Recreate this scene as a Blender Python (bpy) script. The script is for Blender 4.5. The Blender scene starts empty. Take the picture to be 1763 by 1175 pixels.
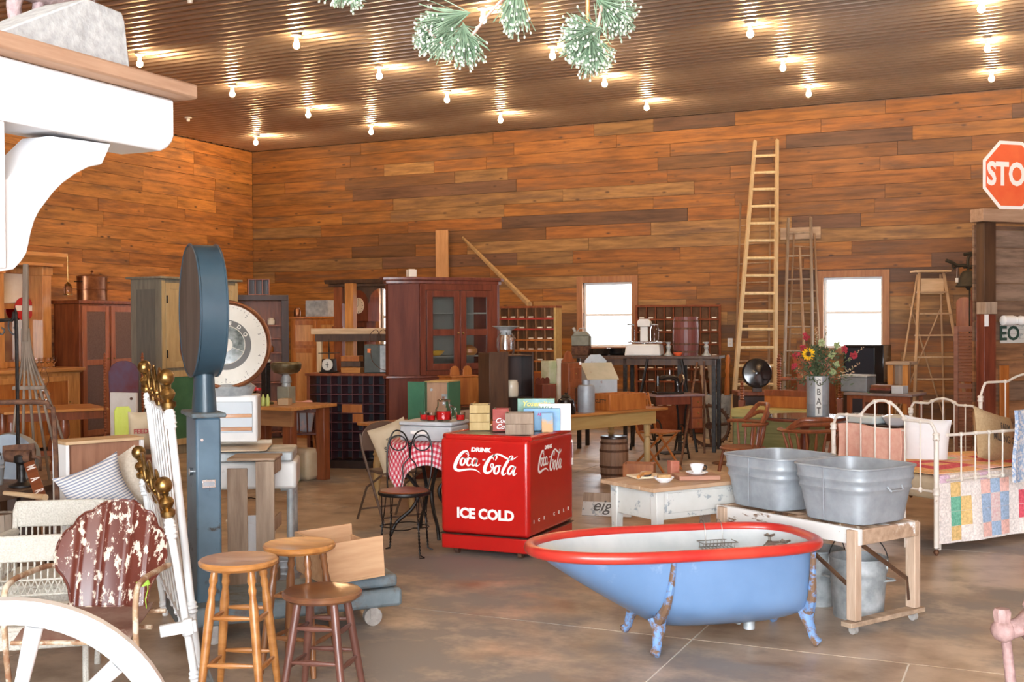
import bpy, bmesh, math, random
from mathutils import Vector as V, Matrix, noise as mnoise
from math import pi, sin, cos, radians as R
random.seed(7)
C = bpy.context.scene.collection
SC = bpy.context.scene

# ------------------------------------------------------------ camera
CAMH = 1.65; FPX = 1980.0; W, HH = 1763.0, 1175.0
YAW, PIT, ROL = -0.4305, -0.0142, -0.0058
_d = V((sin(YAW)*cos(PIT), cos(YAW)*cos(PIT), sin(PIT)))
_r0 = V((cos(YAW), -sin(YAW), 0)); _u0 = _r0.cross(_d)
_r = _r0*cos(ROL)+_u0*sin(ROL); _u = _u0*cos(ROL)-_r0*sin(ROL)
cam = bpy.data.cameras.new('camera'); co = bpy.data.objects.new('camera', cam); C.objects.link(co)
cam.sensor_width = 36; cam.lens = 36*FPX/W; cam.clip_start = 0.05; cam.clip_end = 500
m = Matrix((( _r.x, _u.x, -_d.x, 0), (_r.y, _u.y, -_d.y, 0), (_r.z, _u.z, -_d.z, CAMH), (0, 0, 0, 1)))
co.matrix_world = m
SC.camera = co
EYE = V((0, 0, CAMH))

# ------------------------------------------------------------ sky, lamps, exposure
SC.view_settings.view_transform = 'Standard'; SC.view_settings.look = 'None'
SC.view_settings.gamma = 1; SC.view_settings.use_curve_mapping = False
SC.view_settings.exposure = 0.02
SC.cycles.use_denoising = True
SC.cycles.max_bounces = 7; SC.cycles.diffuse_bounces = 4; SC.cycles.glossy_bounces = 4
SC.cycles.transmission_bounces = 6; SC.cycles.transparent_max_bounces = 8
SC.cycles.sample_clamp_indirect = 6
wd = bpy.data.worlds.new('sky'); SC.world = wd; wd.use_nodes = True
wd.node_tree.nodes['Background'].inputs[0].default_value = (0.86, 0.93, 1.0, 1)
wd.node_tree.nodes['Background'].inputs[1].default_value = 16.0
BULB = 860.0
def area(name, loc, rot, sx, sy, e, col):
    l = bpy.data.lights.new(name, 'AREA'); l.shape = 'RECTANGLE'; l.size = sx; l.size_y = sy; l.energy = e; l.color = col
    o = bpy.data.objects.new(name, l); C.objects.link(o); o.location = loc; o.rotation_euler = rot; return o
# daylight of the open barn door behind the photographer
area('daylight_door', (1.5, -3.6, 2.3), (R(90), 0, 0), 7.0, 4.2, 720, (0.93, 0.96, 1.0))
for wx in (-10.14, -6.32, -2.50, 1.32):
    pl_ = area('window_portal', (wx, 17.62, 1.80), (R(-90), 0, 0), .84, 1.04, 1, (1, 1, 1)); pl_.data.cycles.is_portal = True
# the camera's flash
fl_ = bpy.data.lights.new('flash', 'POINT'); fl_.energy = 105; fl_.color = (1, 0.97, 0.94); fl_.shadow_soft_size = 0.03
fo = bpy.data.objects.new('flash', fl_); C.objects.link(fo); fo.location = (0.02, 0.03, CAMH+0.13)

# ------------------------------------------------------------ placing helpers (photo pixel -> point in the room)
def ray(x, y): return _d + _r*((x-W/2)/FPX) - _u*((y-HH/2)/FPX)
def F(x, y, z=0.0):
    v = ray(x, y); return EYE + v*((z-CAMH)/v.z)
def A(x, y, Z): return EYE + ray(x, y)*Z
def onY(x, y, Y): v = ray(x, y); return EYE + v*(Y/v.y)
def onX(x, y, X): v = ray(x, y); return EYE + v*(X/v.x)
def dep(P): return (V(P)-EYE).dot(_d)
def pxof(P):
    q = V(P)-EYE; return W/2+FPX*q.dot(_r)/q.dot(_d)
def hz(P, y):
    P = V((P[0], P[1], 0.8)); return A(pxof(P), y, dep(P)).z
def G(x, Z):
    p = A(x, 559, Z); return V((p.x, p.y, 0))
class FR:
    """ground frame whose x axis runs from pixel column xl at depth zl to column xr at depth zr; y goes away behind"""
    def __init__(s, xl, xr, zl, zr):
        s.a = G(xl, zl); s.b = G(xr, zr); e = s.b-s.a; s.w = e.length; s.rz = math.atan2(e.y, e.x)
    def h(s, y, t=0.0): return hz(s.a.lerp(s.b, t), y)

# ------------------------------------------------------------ mesh builder
class MB:
    def __init__(s): s.v = []; s.f = []; s.T = Matrix.Identity(4)
    def add(s, vs, fs):
        n = len(s.v); s.v += [s.T @ V(p) for p in vs]; s.f += [tuple(i+n for i in f) for f in fs]; return s
    def at(s, loc=(0, 0, 0), rot=(0, 0, 0)):
        from mathutils import Euler
        s.T = Matrix.Translation(V(loc)) @ Euler(rot).to_matrix().to_4x4(); return s
    def b(s, x0, x1, y0, y1, z0, z1):
        vs = [(x, y, z) for z in (z0, z1) for y in (y0, y1) for x in (x0, x1)]
        return s.add(vs, [(0, 2, 3, 1), (4, 5, 7, 6), (0, 1, 5, 4), (2, 6, 7, 3), (0, 4, 6, 2), (1, 3, 7, 5)])
    def tap(s, x0, x1, y0, y1, z0, z1, k):
        """box whose bottom is shrunk by k about its centre"""
        cx, cy = (x0+x1)/2, (y0+y1)/2
        vs = [(cx+(x-cx)*(k if z == z0 else 1), cy+(y-cy)*(k if z == z0 else 1), z) for z in (z0, z1) for y in (y0, y1) for x in (x0, x1)]
        return s.add(vs, [(0, 2, 3, 1), (4, 5, 7, 6), (0, 1, 5, 4), (2, 6, 7, 3), (0, 4, 6, 2), (1, 3, 7, 5)])
    def prism(s, poly, ax, a, bb):
        f = {'x': lambda p, q: (q, p[0], p[1]), 'y': lambda p, q: (p[0], q, p[1]), 'z': lambda p, q: (p[0], p[1], q)}[ax]
        n = len(poly); vs = [f(p, a) for p in poly]+[f(p, bb) for p in poly]
        return s.add(vs, [tuple(range(n-1, -1, -1)), tuple(range(n, 2*n))]+[(i, (i+1) % n, n+(i+1) % n, n+i) for i in range(n)])
    def tube(s, pts, r, n=8, closed=False, sq=1.0):
        pts = [V(p) for p in pts]; N = len(pts)
        if not isinstance(r, (list, tuple)): r = [r]*N
        vs = []; up = None
        for i in range(N):
            if closed: t = pts[(i+1) % N]-pts[i-1]
            else: t = pts[min(i+1, N-1)]-pts[max(i-1, 0)]
            if t.length < 1e-9: t = V((0, 0, 1))
            t.normalize()
            if up is None:
                up = V((0, 0, 1)) if abs(t.z) < .9 else V((1, 0, 0))
            u = (up-t*up.dot(t)); u.normalize(); w = t.cross(u); up = u
            for k in range(n):
                a = 2*pi*k/n; vs.append(pts[i]+u*cos(a)*r[i]+w*sin(a)*r[i]*sq)
        fs = []
        for i in range(N if closed else N-1):
            j = (i+1) % N
            for k in range(n): fs.append((i*n+k, i*n+(k+1) % n, j*n+(k+1) % n, j*n+k))
        if not closed: fs += [tuple(range(n-1, -1, -1)), tuple(range((N-1)*n, N*n))]
        return s.add(vs, fs)
    def lathe(s, prof, n=24, c=(0, 0, 0), sx=1, sy=1):
        """prof = [(r, z) ...] from one end to the other, caps where r is not 0"""
        vs = []
        for r, z in prof:
            for k in range(n):
                a = 2*pi*k/n; vs.append((c[0]+r*cos(a)*sx, c[1]+r*sin(a)*sy, c[2]+z))
        N = len(prof); fs = []
        for i in range(N-1):
            for k in range(n): fs.append((i*n+k, i*n+(k+1) % n, (i+1)*n+(k+1) % n, (i+1)*n+k))
        if prof[0][0] > 1e-4: fs.append(tuple(range(n-1, -1, -1)))
        if prof[-1][0] > 1e-4: fs.append(tuple(range((N-1)*n, N*n)))
        return s.add(vs, fs)
    def ball(s, c, r, n=16, sc=(1, 1, 1)):
        m_ = max(6, n//2); prof = [(sin(pi*i/m_)*r, -cos(pi*i/m_)*r) for i in range(m_+1)]
        vs = []
        for rr, z in prof:
            for k in range(n):
                a = 2*pi*k/n; vs.append((c[0]+rr*cos(a)*sc[0], c[1]+rr*sin(a)*sc[1], c[2]+z*sc[2]))
        fs = [(i*n+k, i*n+(k+1) % n, (i+1)*n+(k+1) % n, (i+1)*n+k) for i in range(m_) for k in range(n)]
        return s.add(vs, fs)
    def grid(s, fn, nu, nv, thick=0.0, closed_u=False):
        """surface fn(u,v) -> point; thick gives it a second face along its normal"""
        P = [[V(fn(i/nu, j/nv)) for i in range(nu+1)] for j in range(nv+1)]
        vs = [p for row in P for p in row]; k = nu+1
        fs = [(j*k+i, j*k+i+1, (j+1)*k+i+1, (j+1)*k+i) for j in range(nv) for i in range(nu)]
        if thick:
            N = []
            for j in range(nv+1):
                for i in range(nu+1):
                    a = P[j][min(i+1, nu)]-P[j][max(i-1, 0)]; b_ = P[min(j+1, nv)][i]-P[max(j-1, 0)][i]
                    nn = a.cross(b_); nn = nn.normalized() if nn.length > 1e-12 else V((0, 0, 1)); N.append(nn)
            m_ = len(vs); vs += [p-q*thick for p, q in zip(vs, N)]
            fs += [tuple(m_+i for i in reversed(f)) for f in list(fs)]
            for i in range(nu):
                fs.append((i+1, i, m_+i, m_+i+1)); o = nv*k; fs.append((o+i, o+i+1, m_+o+i+1, m_+o+i))
            if not closed_u:
                for j in range(nv):
                    fs.append((j*k, (j+1)*k, m_+(j+1)*k, m_+j*k)); fs.append(((j+1)*k+nu, j*k+nu, m_+j*k+nu, m_+(j+1)*k+nu))
        return s.add(vs, fs)
    def mesh(s, name, smooth=True, ang=38):
        me = bpy.data.meshes.new(name); me.from_pydata([tuple(p) for p in s.v], [], s.f); me.validate()
        bm = bmesh.new(); bm.from_mesh(me); bmesh.ops.recalc_face_normals(bm, faces=bm.faces); bm.to_mesh(me); bm.free()
        if smooth:
            me.polygons.foreach_set('use_smooth', [True]*len(me.polygons)); me.set_sharp_from_angle(angle=R(ang))
        return me
    def build(s, name, m=None, parent=None, bev=0, smooth=True, loc=None, rz=None, col=None, label=None, kind=None, seg=2, rot=None):
        me = s.mesh(name, smooth)
        if m: me.materials.append(m)
        o = bpy.data.objects.new(name, me); C.objects.link(o)
        if parent: o.parent = parent
        if loc is not None: o.location = loc
        if rz is not None: o.rotation_euler = (0, 0, rz)
        if rot is not None: o.rotation_euler = rot
        if col: o.color = (*col, 1)
        if label: o['label'] = label
        if kind: o['kind'] = kind
        if bev:
            md = o.modifiers.new('bevel', 'BEVEL'); md.width = bev; md.segments = seg; md.limit_method = 'ANGLE'; md.angle_limit = R(40)
        return o
def thing(name, label, cat, loc=(0, 0, 0), rz=0, group=None, rot=None):
    o = bpy.data.objects.new(name, None); C.objects.link(o); o.empty_display_size = .05
    o.location = loc; o.rotation_euler = rot if rot is not None else (0, 0, rz)
    o['label'] = label; o['category'] = cat
    if group: o['group'] = group
    return o
def tag(o, label, cat, group=None):
    o['label'] = label; o['category'] = cat
    if group: o['group'] = group
    return o
def kids(o): return [c for c in C.objects if c.parent == o]
def copy_thing(root, loc, rz=0, label=None, group=None, rot=None):
    r = root.copy(); C.objects.link(r); r.location = loc; r.rotation_euler = rot if rot is not None else (0, 0, rz)
    if label: r['label'] = label
    if group: r['group'] = group
    def rec(a, b_):
        for ch in [c for c in a.children]:
            c = ch.copy(); C.objects.link(c); c.parent = b_; rec(ch, c)
    rec(root, r)
    return r
def struct(mb, name, m, **k):
    o = mb.build(name, m, **k); o['kind'] = 'structure'; return o
def lettering(txt, m, parent, loc, rot, size, bold=0.0, shear=0.0, sx=1.0, name='lettering', ext=0.0008, align='CENTER', space=1.0):
    cu = bpy.data.curves.new(name, 'FONT'); cu.body = txt; cu.size = size; cu.offset = bold; cu.shear = shear; cu.extrude = ext
    cu.align_x = align; cu.align_y = 'CENTER'; cu.space_character = space; cu.resolution_u = 3
    tmp = bpy.data.objects.new(name, cu); C.objects.link(tmp)
    dg = bpy.context.evaluated_depsgraph_get(); me = bpy.data.meshes.new_from_object(tmp.evaluated_get(dg)); bpy.data.objects.remove(tmp)
    me.materials.clear(); me.materials.append(m); o = bpy.data.objects.new(name, me); C.objects.link(o)
    o.parent = parent; o.location = loc; o.rotation_euler = rot; o.scale = (sx, 1, 1); return o
def arc(c, r, a0, a1, n, ax='xz', y=0.0):
    out = []
    for i in range(n+1):
        a = R(a0+(a1-a0)*i/n); p, q = c[0]+r*cos(a), c[1]+r*sin(a)
        out.append({'xz': (p, y, q), 'xy': (p, q, y), 'yz': (y, p, q)}[ax])
    return out
def smoothpath(pts, n=6):
    """Catmull-Rom through the points"""
    P = [V(p) for p in pts]; out = []
    for i in range(len(P)-1):
        a, b_, c, d = P[max(i-1, 0)], P[i], P[i+1], P[min(i+2, len(P)-1)]
        for k in range(n):
            t = k/n; out.append(0.5*((2*b_)+(c-a)*t+(2*a-5*b_+4*c-d)*t*t+(3*b_-a-3*c+d)*t**3))
    out.append(P[-1]); return out

# ------------------------------------------------------------ materials
MATS = {}
def M(name, c1, c2=None, sc=6, st=(1, 1, 1), rough=.5, metal=0, bump=0, chip=None, objcol=False, coat=0, emis=None, trans=0, alpha=None, spec=.5, det=4, ramp=(.35, .65), sheen=0, world=False, norand=False):
    if name in MATS: return MATS[name]
    m = bpy.data.materials.new(name); m.use_nodes = True; nt = m.node_tree; N = nt.nodes; L = nt.links
    bs = N['Principled BSDF']; I = bs.inputs
    I['Roughness'].default_value = rough; I['Metallic'].default_value = metal; I['Specular IOR Level'].default_value = spec
    I['Coat Weight'].default_value = coat; I['Coat Roughness'].default_value = .12
    I['Base Color'].default_value = (*c1, 1)
    if trans: I['Transmission Weight'].default_value = trans; I['IOR'].default_value = 1.25
    if alpha is not None: I['Alpha'].default_value = alpha
    if sheen: I['Sheen Weight'].default_value = sheen
    if emis: I['Emission Color'].default_value = (*emis[0], 1); I['Emission Strength'].default_value = emis[1]
    MATS[name] = m
    if c2 is None and not bump and not chip and not objcol: return m
    tc = N.new('ShaderNodeTexCoord'); mp = N.new('ShaderNodeMapping'); mp.inputs['Scale'].default_value = st
    oi = N.new('ShaderNodeObjectInfo'); sc_ = N.new('ShaderNodeVectorMath'); sc_.operation = 'MULTIPLY_ADD'
    cb = N.new('ShaderNodeCombineXYZ'); L.new(oi.outputs['Random'], cb.inputs[0]); L.new(oi.outputs['Random'], cb.inputs[1]); L.new(oi.outputs['Random'], cb.inputs[2])
    sc_.inputs[1].default_value = (0, 0, 0) if norand else (37, 53, 71)
    L.new(cb.outputs[0], sc_.inputs[0])
    if world:
        geo = N.new('ShaderNodeNewGeometry'); L.new(geo.outputs['Position'], mp.inputs['Vector'])
    else: L.new(tc.outputs['Object'], mp.inputs['Vector'])
    L.new(mp.outputs[0], sc_.inputs[2])
    vec = sc_.outputs[0]
    nz = N.new('ShaderNodeTexNoise'); nz.inputs['Scale'].default_value = sc; nz.inputs['Detail'].default_value = det; nz.inputs['Roughness'].default_value = .6
    L.new(vec, nz.inputs['Vector'])
    col = None
    if c2 is not None:
        cr = N.new('ShaderNodeValToRGB'); cr.color_ramp.elements[0].position = ramp[0]; cr.color_ramp.elements[1].position = ramp[1]
        cr.color_ramp.elements[0].color = (*c1, 1); cr.color_ramp.elements[1].color = (*c2, 1)
        L.new(nz.outputs[0], cr.inputs[0]); col = cr.outputs[0]
    if objcol:
        mx = N.new('ShaderNodeMix'); mx.data_type = 'RGBA'; mx.blend_type = 'MULTIPLY'; mx.inputs[0].default_value = 1
        if col: L.new(col, mx.inputs[6])
        else: mx.inputs[6].default_value = (*c1, 1)
        L.new(oi.outputs['Color'], mx.inputs[7]); col = mx.outputs[2]
    if chip:
        cc, amt, csc = chip[:3]; soft = chip[3] if len(chip) > 3 else .02
        n2 = N.new('ShaderNodeTexNoise'); n2.inputs['Scale'].default_value = csc; n2.inputs['Detail'].default_value = 7; n2.inputs['Roughness'].default_value = .68
        L.new(vec, n2.inputs['Vector'])
        r2 = N.new('ShaderNodeValToRGB'); r2.color_ramp.elements[0].position = 1-amt-soft; r2.color_ramp.elements[1].position = 1-amt+soft
        L.new(n2.outputs[0], r2.inputs[0])
        mx = N.new('ShaderNodeMix'); mx.data_type = 'RGBA'
        L.new(r2.outputs[0], mx.inputs[0])
        if col: L.new(col, mx.inputs[6])
        else: mx.inputs[6].default_value = (*c1, 1)
        mx.inputs[7].default_value = (*cc, 1); col = mx.outputs[2]
        rm = N.new('ShaderNodeMapRange'); rm.inputs[3].default_value = rough; rm.inputs[4].default_value = min(.9, rough+.35)
        L.new(r2.outputs[0], rm.inputs[0]); L.new(rm.outputs[0], I['Roughness'])
    if col: L.new(col, I['Base Color'])
    if bump:
        bp = N.new('ShaderNodeBump'); bp.inputs['Strength'].default_value = bump; bp.inputs['Distance'].default_value = .01
        L.new(nz.outputs[0], bp.inputs['Height']); L.new(bp.outputs[0], I['Normal'])
    return m
def wood(name, c1, c2, ax='x', sc=9, rough=.5, coat=0, bump=.15, chip=None, objcol=False):
    st = {'x': (.12, 1, 1), 'y': (1, .12, 1), 'z': (1, 1, .12)}[ax]
    return M(name, c1, c2, sc*2.2, st, rough, bump=bump, chip=chip, coat=coat, objcol=objcol, det=6)
m_pine = {a: wood('honey_pine_'+a, (.42, .17, .045), (.62, .29, .09), a, rough=.35, coat=.3) for a in 'xz'}
m_oak = wood('golden_oak', (.32, .12, .03), (.52, .23, .06), 'x', rough=.32, coat=.35)
m_oakz = wood('golden_oak_upright', (.36, .14, .035), (.56, .25, .07), 'z', rough=.35, coat=.3)
m_mahog = wood('mahogany', (.105, .022, .012), (.19, .048, .024), 'z', rough=.38, coat=.12)
m_redw = wood('red_brown_wood', (.16, .04, .014), (.27, .075, .025), 'z', rough=.4, coat=.2)
m_dark = wood('dark_stained_wood', (.018, .008, .006), (.04, .018, .012), 'z', rough=.4, coat=.2)
m_darkbr = wood('dark_brown_wood', (.05, .022, .012), (.09, .045, .022), 'z', rough=.5)
m_orange = wood('orange_pine', (.30, .085, .016), (.46, .16, .035), 'z', rough=.4, coat=.2)
m_raw = wood('raw_weathered_wood', (.24, .17, .12), (.40, .30, .22), 'z', rough=.75)
m_rawx = wood('raw_weathered_wood_across', (.26, .18, .12), (.44, .32, .22), 'x', rough=.75)
m_light = wood('light_pine', (.50, .33, .18), (.66, .47, .28), 'x', rough=.6)
m_lightz = wood('light_pine_upright', (.55, .38, .2), (.72, .54, .33), 'z', rough=.6)
m_grey = wood('grey_weathered_wood', (.16, .12, .09), (.27, .21, .16), 'z', rough=.8)
m_black = M('black_iron', (.015, .013, .012), (.035, .03, .028), 30, rough=.45, metal=.6)
m_blackp = M('black_enamel', (.008, .008, .009), rough=.15, coat=.5)
m_rust = M('rusty_iron', (.07, .03, .018), (.16, .075, .04), 25, rough=.75, metal=.3, bump=.3)
m_galv = M('galvanised_steel', (.26, .285, .31), (.37, .40, .43), 9, rough=.5, metal=.3, bump=.04, ramp=(.3, .7))
m_galvd = M('dull_galvanised_steel', (.28, .31, .32), (.50, .53, .54), 9, rough=.6, metal=.45, chip=((.16, .09, .06), .33, 5, .05))
m_steel = M('bright_steel', (.55, .55, .56), (.7, .7, .7), 20, rough=.25, metal=1)
m_brass = M('aged_brass', (.18, .10, .03), (.42, .27, .10), 22, rough=.32, metal=.95)
m_copper = M('aged_copper', (.18, .07, .035), (.30, .13, .06), 9, rough=.35, metal=.8)
m_glass = M('clear_glass', (1, 1, 1), rough=.02, trans=1)
m_cream = M('cream_paint', (.74, .66, .54), (.80, .74, .64), 5, rough=.45)
m_white = M('white_paint', (.80, .80, .79), rough=.5)
m_tagw = M('white_card', (.82, .8, .76), rough=.8)
m_crock = M('cream_stoneware', (.62, .54, .40), (.72, .66, .54), 6, rough=.25)
def tagcard(parent, p, s=.02, m=None, name='price_tag'):
    mb = MB(); mb.b(-s, s, -.0012, .0012, -s*2.6, 0); mb.tube([(0, 0, 0), (0, 0, s*3)], .0012, 4)
    return mb.build(name, m or m_tagw, parent, loc=p, smooth=False)
# ============================================================ the room
YB, XL, XR, YF, HC = 17.45, -13.3, 7.0, -4.0, 4.88
# floor: sawn concrete slabs on a pale base
m_floor = M('stained_concrete', (.27, .185, .12), (.52, .41, .31), 2.3, (1, 1.15, 1), rough=.33, bump=.03, chip=((.26, .235, .215), .47, .45, .045), world=True, det=9, ramp=(.35, .6), norand=True)
m_joint = M('pale_joint', (.85, .80, .72), rough=.8)
fl0 = MB(); fl0.b(XL-.2, XR+.2, YF-.2, YB+.2, -.2, -.004); floor = struct(fl0, 'floor', m_joint, smooth=False)
JB = F(1115, 1172).x; JC = F(1563.5, 1147).x; JY = F(1400, 1125).y
step = 3.05
xs = sorted([JB+step*i for i in range(-4, 4)]); xs = [XL]+[x for x in xs if XL+.4 < x < XR-.4]+[XR]
ys = [JY+step*i for i in range(-4, 5)]; ys = [YF]+[y for y in ys if YF+.4 < y < YB-.4]+[YB]
for i in range(len(xs)-1):
    for j in range(len(ys)-1):
        g = .0048
        cuts = [xs[i], xs[i+1]]
        if xs[i] < JC < xs[i+1] and ys[j] < JY-.1: cuts = [xs[i], JC, xs[i+1]]
        for k in range(len(cuts)-1):
            mb = MB(); mb.b(cuts[k]+g, cuts[k+1]-g, ys[j]+g, ys[j+1]-g, -.02, 0)
            o = mb.build('slab', m_floor, floor, smooth=False)
# plank walls
m_plank = M('barn_board', (.50, .46, .42), (1.12, 1.06, 1), 11, (.16, .16, 1.5), rough=.62, bump=.25, objcol=True, det=8, ramp=(.34, .62), world=True)
def enrich(m):
    """knots and smoky patches over the grain"""
    nt = m.node_tree; N = nt.nodes; L = nt.links; bs = N['Principled BSDF']; src = bs.inputs['Base Color'].links[0].from_socket
    vec = [n for n in N if n.type == 'VECT_MATH'][0].outputs[0]
    geo = [n for n in N if n.type == 'NEW_GEOMETRY'][0]
    n1 = N.new('ShaderNodeTexNoise'); n1.inputs['Scale'].default_value = 4.2; n1.inputs['Detail'].default_value = 9; n1.inputs['Roughness'].default_value = .72; L.new(vec, n1.inputs['Vector'])
    r1 = N.new('ShaderNodeMapRange'); r1.inputs[1].default_value = .50; r1.inputs[2].default_value = .66; r1.inputs[3].default_value = 0; r1.inputs[4].default_value = .75; L.new(n1.outputs[0], r1.inputs[0])
    m1 = N.new('ShaderNodeMix'); m1.data_type = 'RGBA'; L.new(r1.outputs[0], m1.inputs[0]); L.new(src, m1.inputs[6]); m1.inputs[7].default_value = (.10, .055, .035, 1)
    mp = N.new('ShaderNodeMapping'); mp.inputs['Scale'].default_value = (1.5, 1.5, 3.4); L.new(geo.outputs['Position'], mp.inputs['Vector'])
    vo = N.new('ShaderNodeTexVoronoi'); vo.inputs['Scale'].default_value = 1.7; L.new(mp.outputs[0], vo.inputs['Vector'])
    r2 = N.new('ShaderNodeMapRange'); r2.inputs[1].default_value = .05; r2.inputs[2].default_value = .13; r2.inputs[3].default_value = .85; r2.inputs[4].default_value = 0; L.new(vo.outputs['Distance'], r2.inputs[0])
    m2 = N.new('ShaderNodeMix'); m2.data_type = 'RGBA'; L.new(r2.outputs[0], m2.inputs[0]); L.new(m1.outputs[2], m2.inputs[6]); m2.inputs[7].default_value = (.045, .02, .012, 1)
    L.new(m2.outputs[2], bs.inputs['Base Color'])
enrich(m_plank)
rp = random.Random(3)
def plank_wall(name, length, place, wins, palette, dark=.05):
    base = MB(); base.b(0, length, .03, .15, 0, HC)
    wl = base
    # backing with window openings
    base = MB(); cuts = sorted(set([0, length]+[w for q in wins for w in q[:2]]))
    for a, b_ in zip(cuts[:-1], cuts[1:]):
        hit = [q for q in wins if q[0] <= a+1e-6 and q[1] >= b_-1e-6]
        if hit: base.b(a, b_, .03, .16, 0, hit[0][2]); base.b(a, b_, .03, .16, hit[0][3], HC)
        else: base.b(a, b_, .03, .16, 0, HC)
    w = struct(base, name, m_darkbr, smooth=False); place(w)
    cub = MB(); cub.b(-.5, .5, -.5, .5, -.5, .5)
    shared = cub.mesh('plank', smooth=False); shared.materials.append(m_plank)
    H0 = .2033; rows = 24
    for r in range(rows):
        z0, z1 = r*H0, min((r+1)*H0, HC-.002)
        x = -rp.random()*1.8
        while x < length:
            L_ = rp.choice([1.0, 1.3, 1.8, 2.2, 2.6, 3.2]); a, b_ = max(x, 0), min(x+L_, length); x += L_
            if length - x < .4: b_ = length; x = length
            segs = [(a, b_, z0, z1)]
            for q in wins:
                out = []
                for (sa, sb, s0, s1) in segs:
                    if sb <= q[0] or sa >= q[1] or s1 <= q[2] or s0 >= q[3]: out.append((sa, sb, s0, s1)); continue
                    if sa < q[0]: out.append((sa, q[0], s0, s1))
                    if sb > q[1]: out.append((q[1], sb, s0, s1))
                    if s0 < q[2]: out.append((max(sa, q[0]), min(sb, q[1]), s0, q[2]))
                    if s1 > q[3]: out.append((max(sa, q[0]), min(sb, q[1]), q[3], s1))
                segs = out
            c = list(rp.choice(palette)); k = rp.uniform(.8, 1.22)
            if rp.random() < dark: c = [.11, .055, .03]
            for (sa, sb, s0, s1) in segs:
                if sb-sa < .02 or s1-s0 < .01: continue
                o = bpy.data.objects.new('plank', shared); C.objects.link(o); o.parent = w
                pr = rp.uniform(0, .006)
                o.location = ((sa+sb)/2, .015-pr, (s0+s1)/2); o.scale = (sb-sa-.004, .03, s1-s0-.005)
                o.color = (c[0]*k, c[1]*k, c[2]*k, 1)
    return w
pal_b = [(.29, .125, .026), (.26, .105, .02), (.31, .138, .03), (.23, .09, .018), (.28, .112, .021), (.21, .09, .024), (.31, .175, .062), (.25, .14, .05), (.28, .12, .024), (.14, .065, .022)]
pal_l = [(.44, .18, .04), (.40, .16, .036), (.47, .21, .05), (.38, .16, .042), (.44, .19, .045)]
WIN = []
for cx in (-10.14, -6.32, -2.50):
    WIN.append((cx-.42-XL, cx+.42-XL, 1.28, 2.32))
WIN.append((1.32-.42-XL, 1.32+.42-XL, 1.28, 2.32))
def pl_back(w): w.location = (XL, YB, 0)
def pl_left(w): w.location = (XL, YF, 0); w.rotation_euler = (0, 0, pi/2)
wall_back = plank_wall('wall_back', XR-XL, pl_back, WIN, pal_b)
m_plankw = m_plank
_sv = m_plank
wall_left = plank_wall('wall_left', YB-YF-.012, pl_left, [], pal_l, .04)
# plain boarded walls outside the picture
mb = MB(); mb.b(XR, XR+.15, YF, YB, 0, HC); struct(mb, 'wall_right', m_redw, smooth=False)
mb = MB(); mb.b(XL, -2.6, YF-.15, YF, 0, HC); mb.b(5.2, XR, YF-.15, YF, 0, HC); mb.b(-2.6, 5.2, YF-.15, YF, 4.45, HC); struct(mb, 'wall_front', m_redw, smooth=False)
# ceiling of ribbed steel
m_ceil = M('bronze_ribbed_steel', (.47, .39, .31), (.53, .45, .37), 3, rough=.34, metal=.85)
P_ = .152; n_ = int((YB-YF)/P_)+1; vs = []; fs = []
prof = [(0, 0), (.075, 0), (.09, -.024), (.125, -.024), (.14, 0)]
ks = []
for i in range(n_):
    for a, z in prof:
        y = YF+i*P_+a
        if y < YB-.003: ks.append((y, HC+.03+z))
ks.append((YB-.003, HC+.03))
for y, z in ks: vs += [(XL, y, z), (XR, y, z)]
fs = [(2*i, 2*i+1, 2*i+3, 2*i+2) for i in range(len(ks)-1)]
mb = MB(); mb.add(vs, fs); ceil = struct(mb, 'ceiling', m_ceil, smooth=False)
mb = MB(); mb.b(XL-.3, XR+.3, YF-.3, YB+.3, HC+.05, HC+.15); rf = mb.build('roof_deck', m_darkbr, smooth=False, parent=ceil); rf['kind'] = 'structure'
# unseen closers added against light leaks behind the boards and above the ribbed steel
for nm_, q in (('leak_closer_1', (XL-.3, XL-.16, YF-.3, YB+.3)), ('leak_closer_2', (XL-.3, XL+.0, YB+.16, YB+.3)), ('leak_closer_3', (XL-.2, XL-.03, YB-.1, YB+.17))):
    mb = MB(); mb.b(*q, -.2, HC+.1); struct(mb, nm_, m_darkbr, smooth=False)
mb = MB(); mb.b(XL-.2, XR+.2, YB+.02, YB+.17, HC, HC+.1); mb.b(XL-.17, XL-.02, YF-.2, YB+.17, HC, HC+.1); struct(mb, 'leak_closer_4', m_darkbr, smooth=False)
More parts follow.
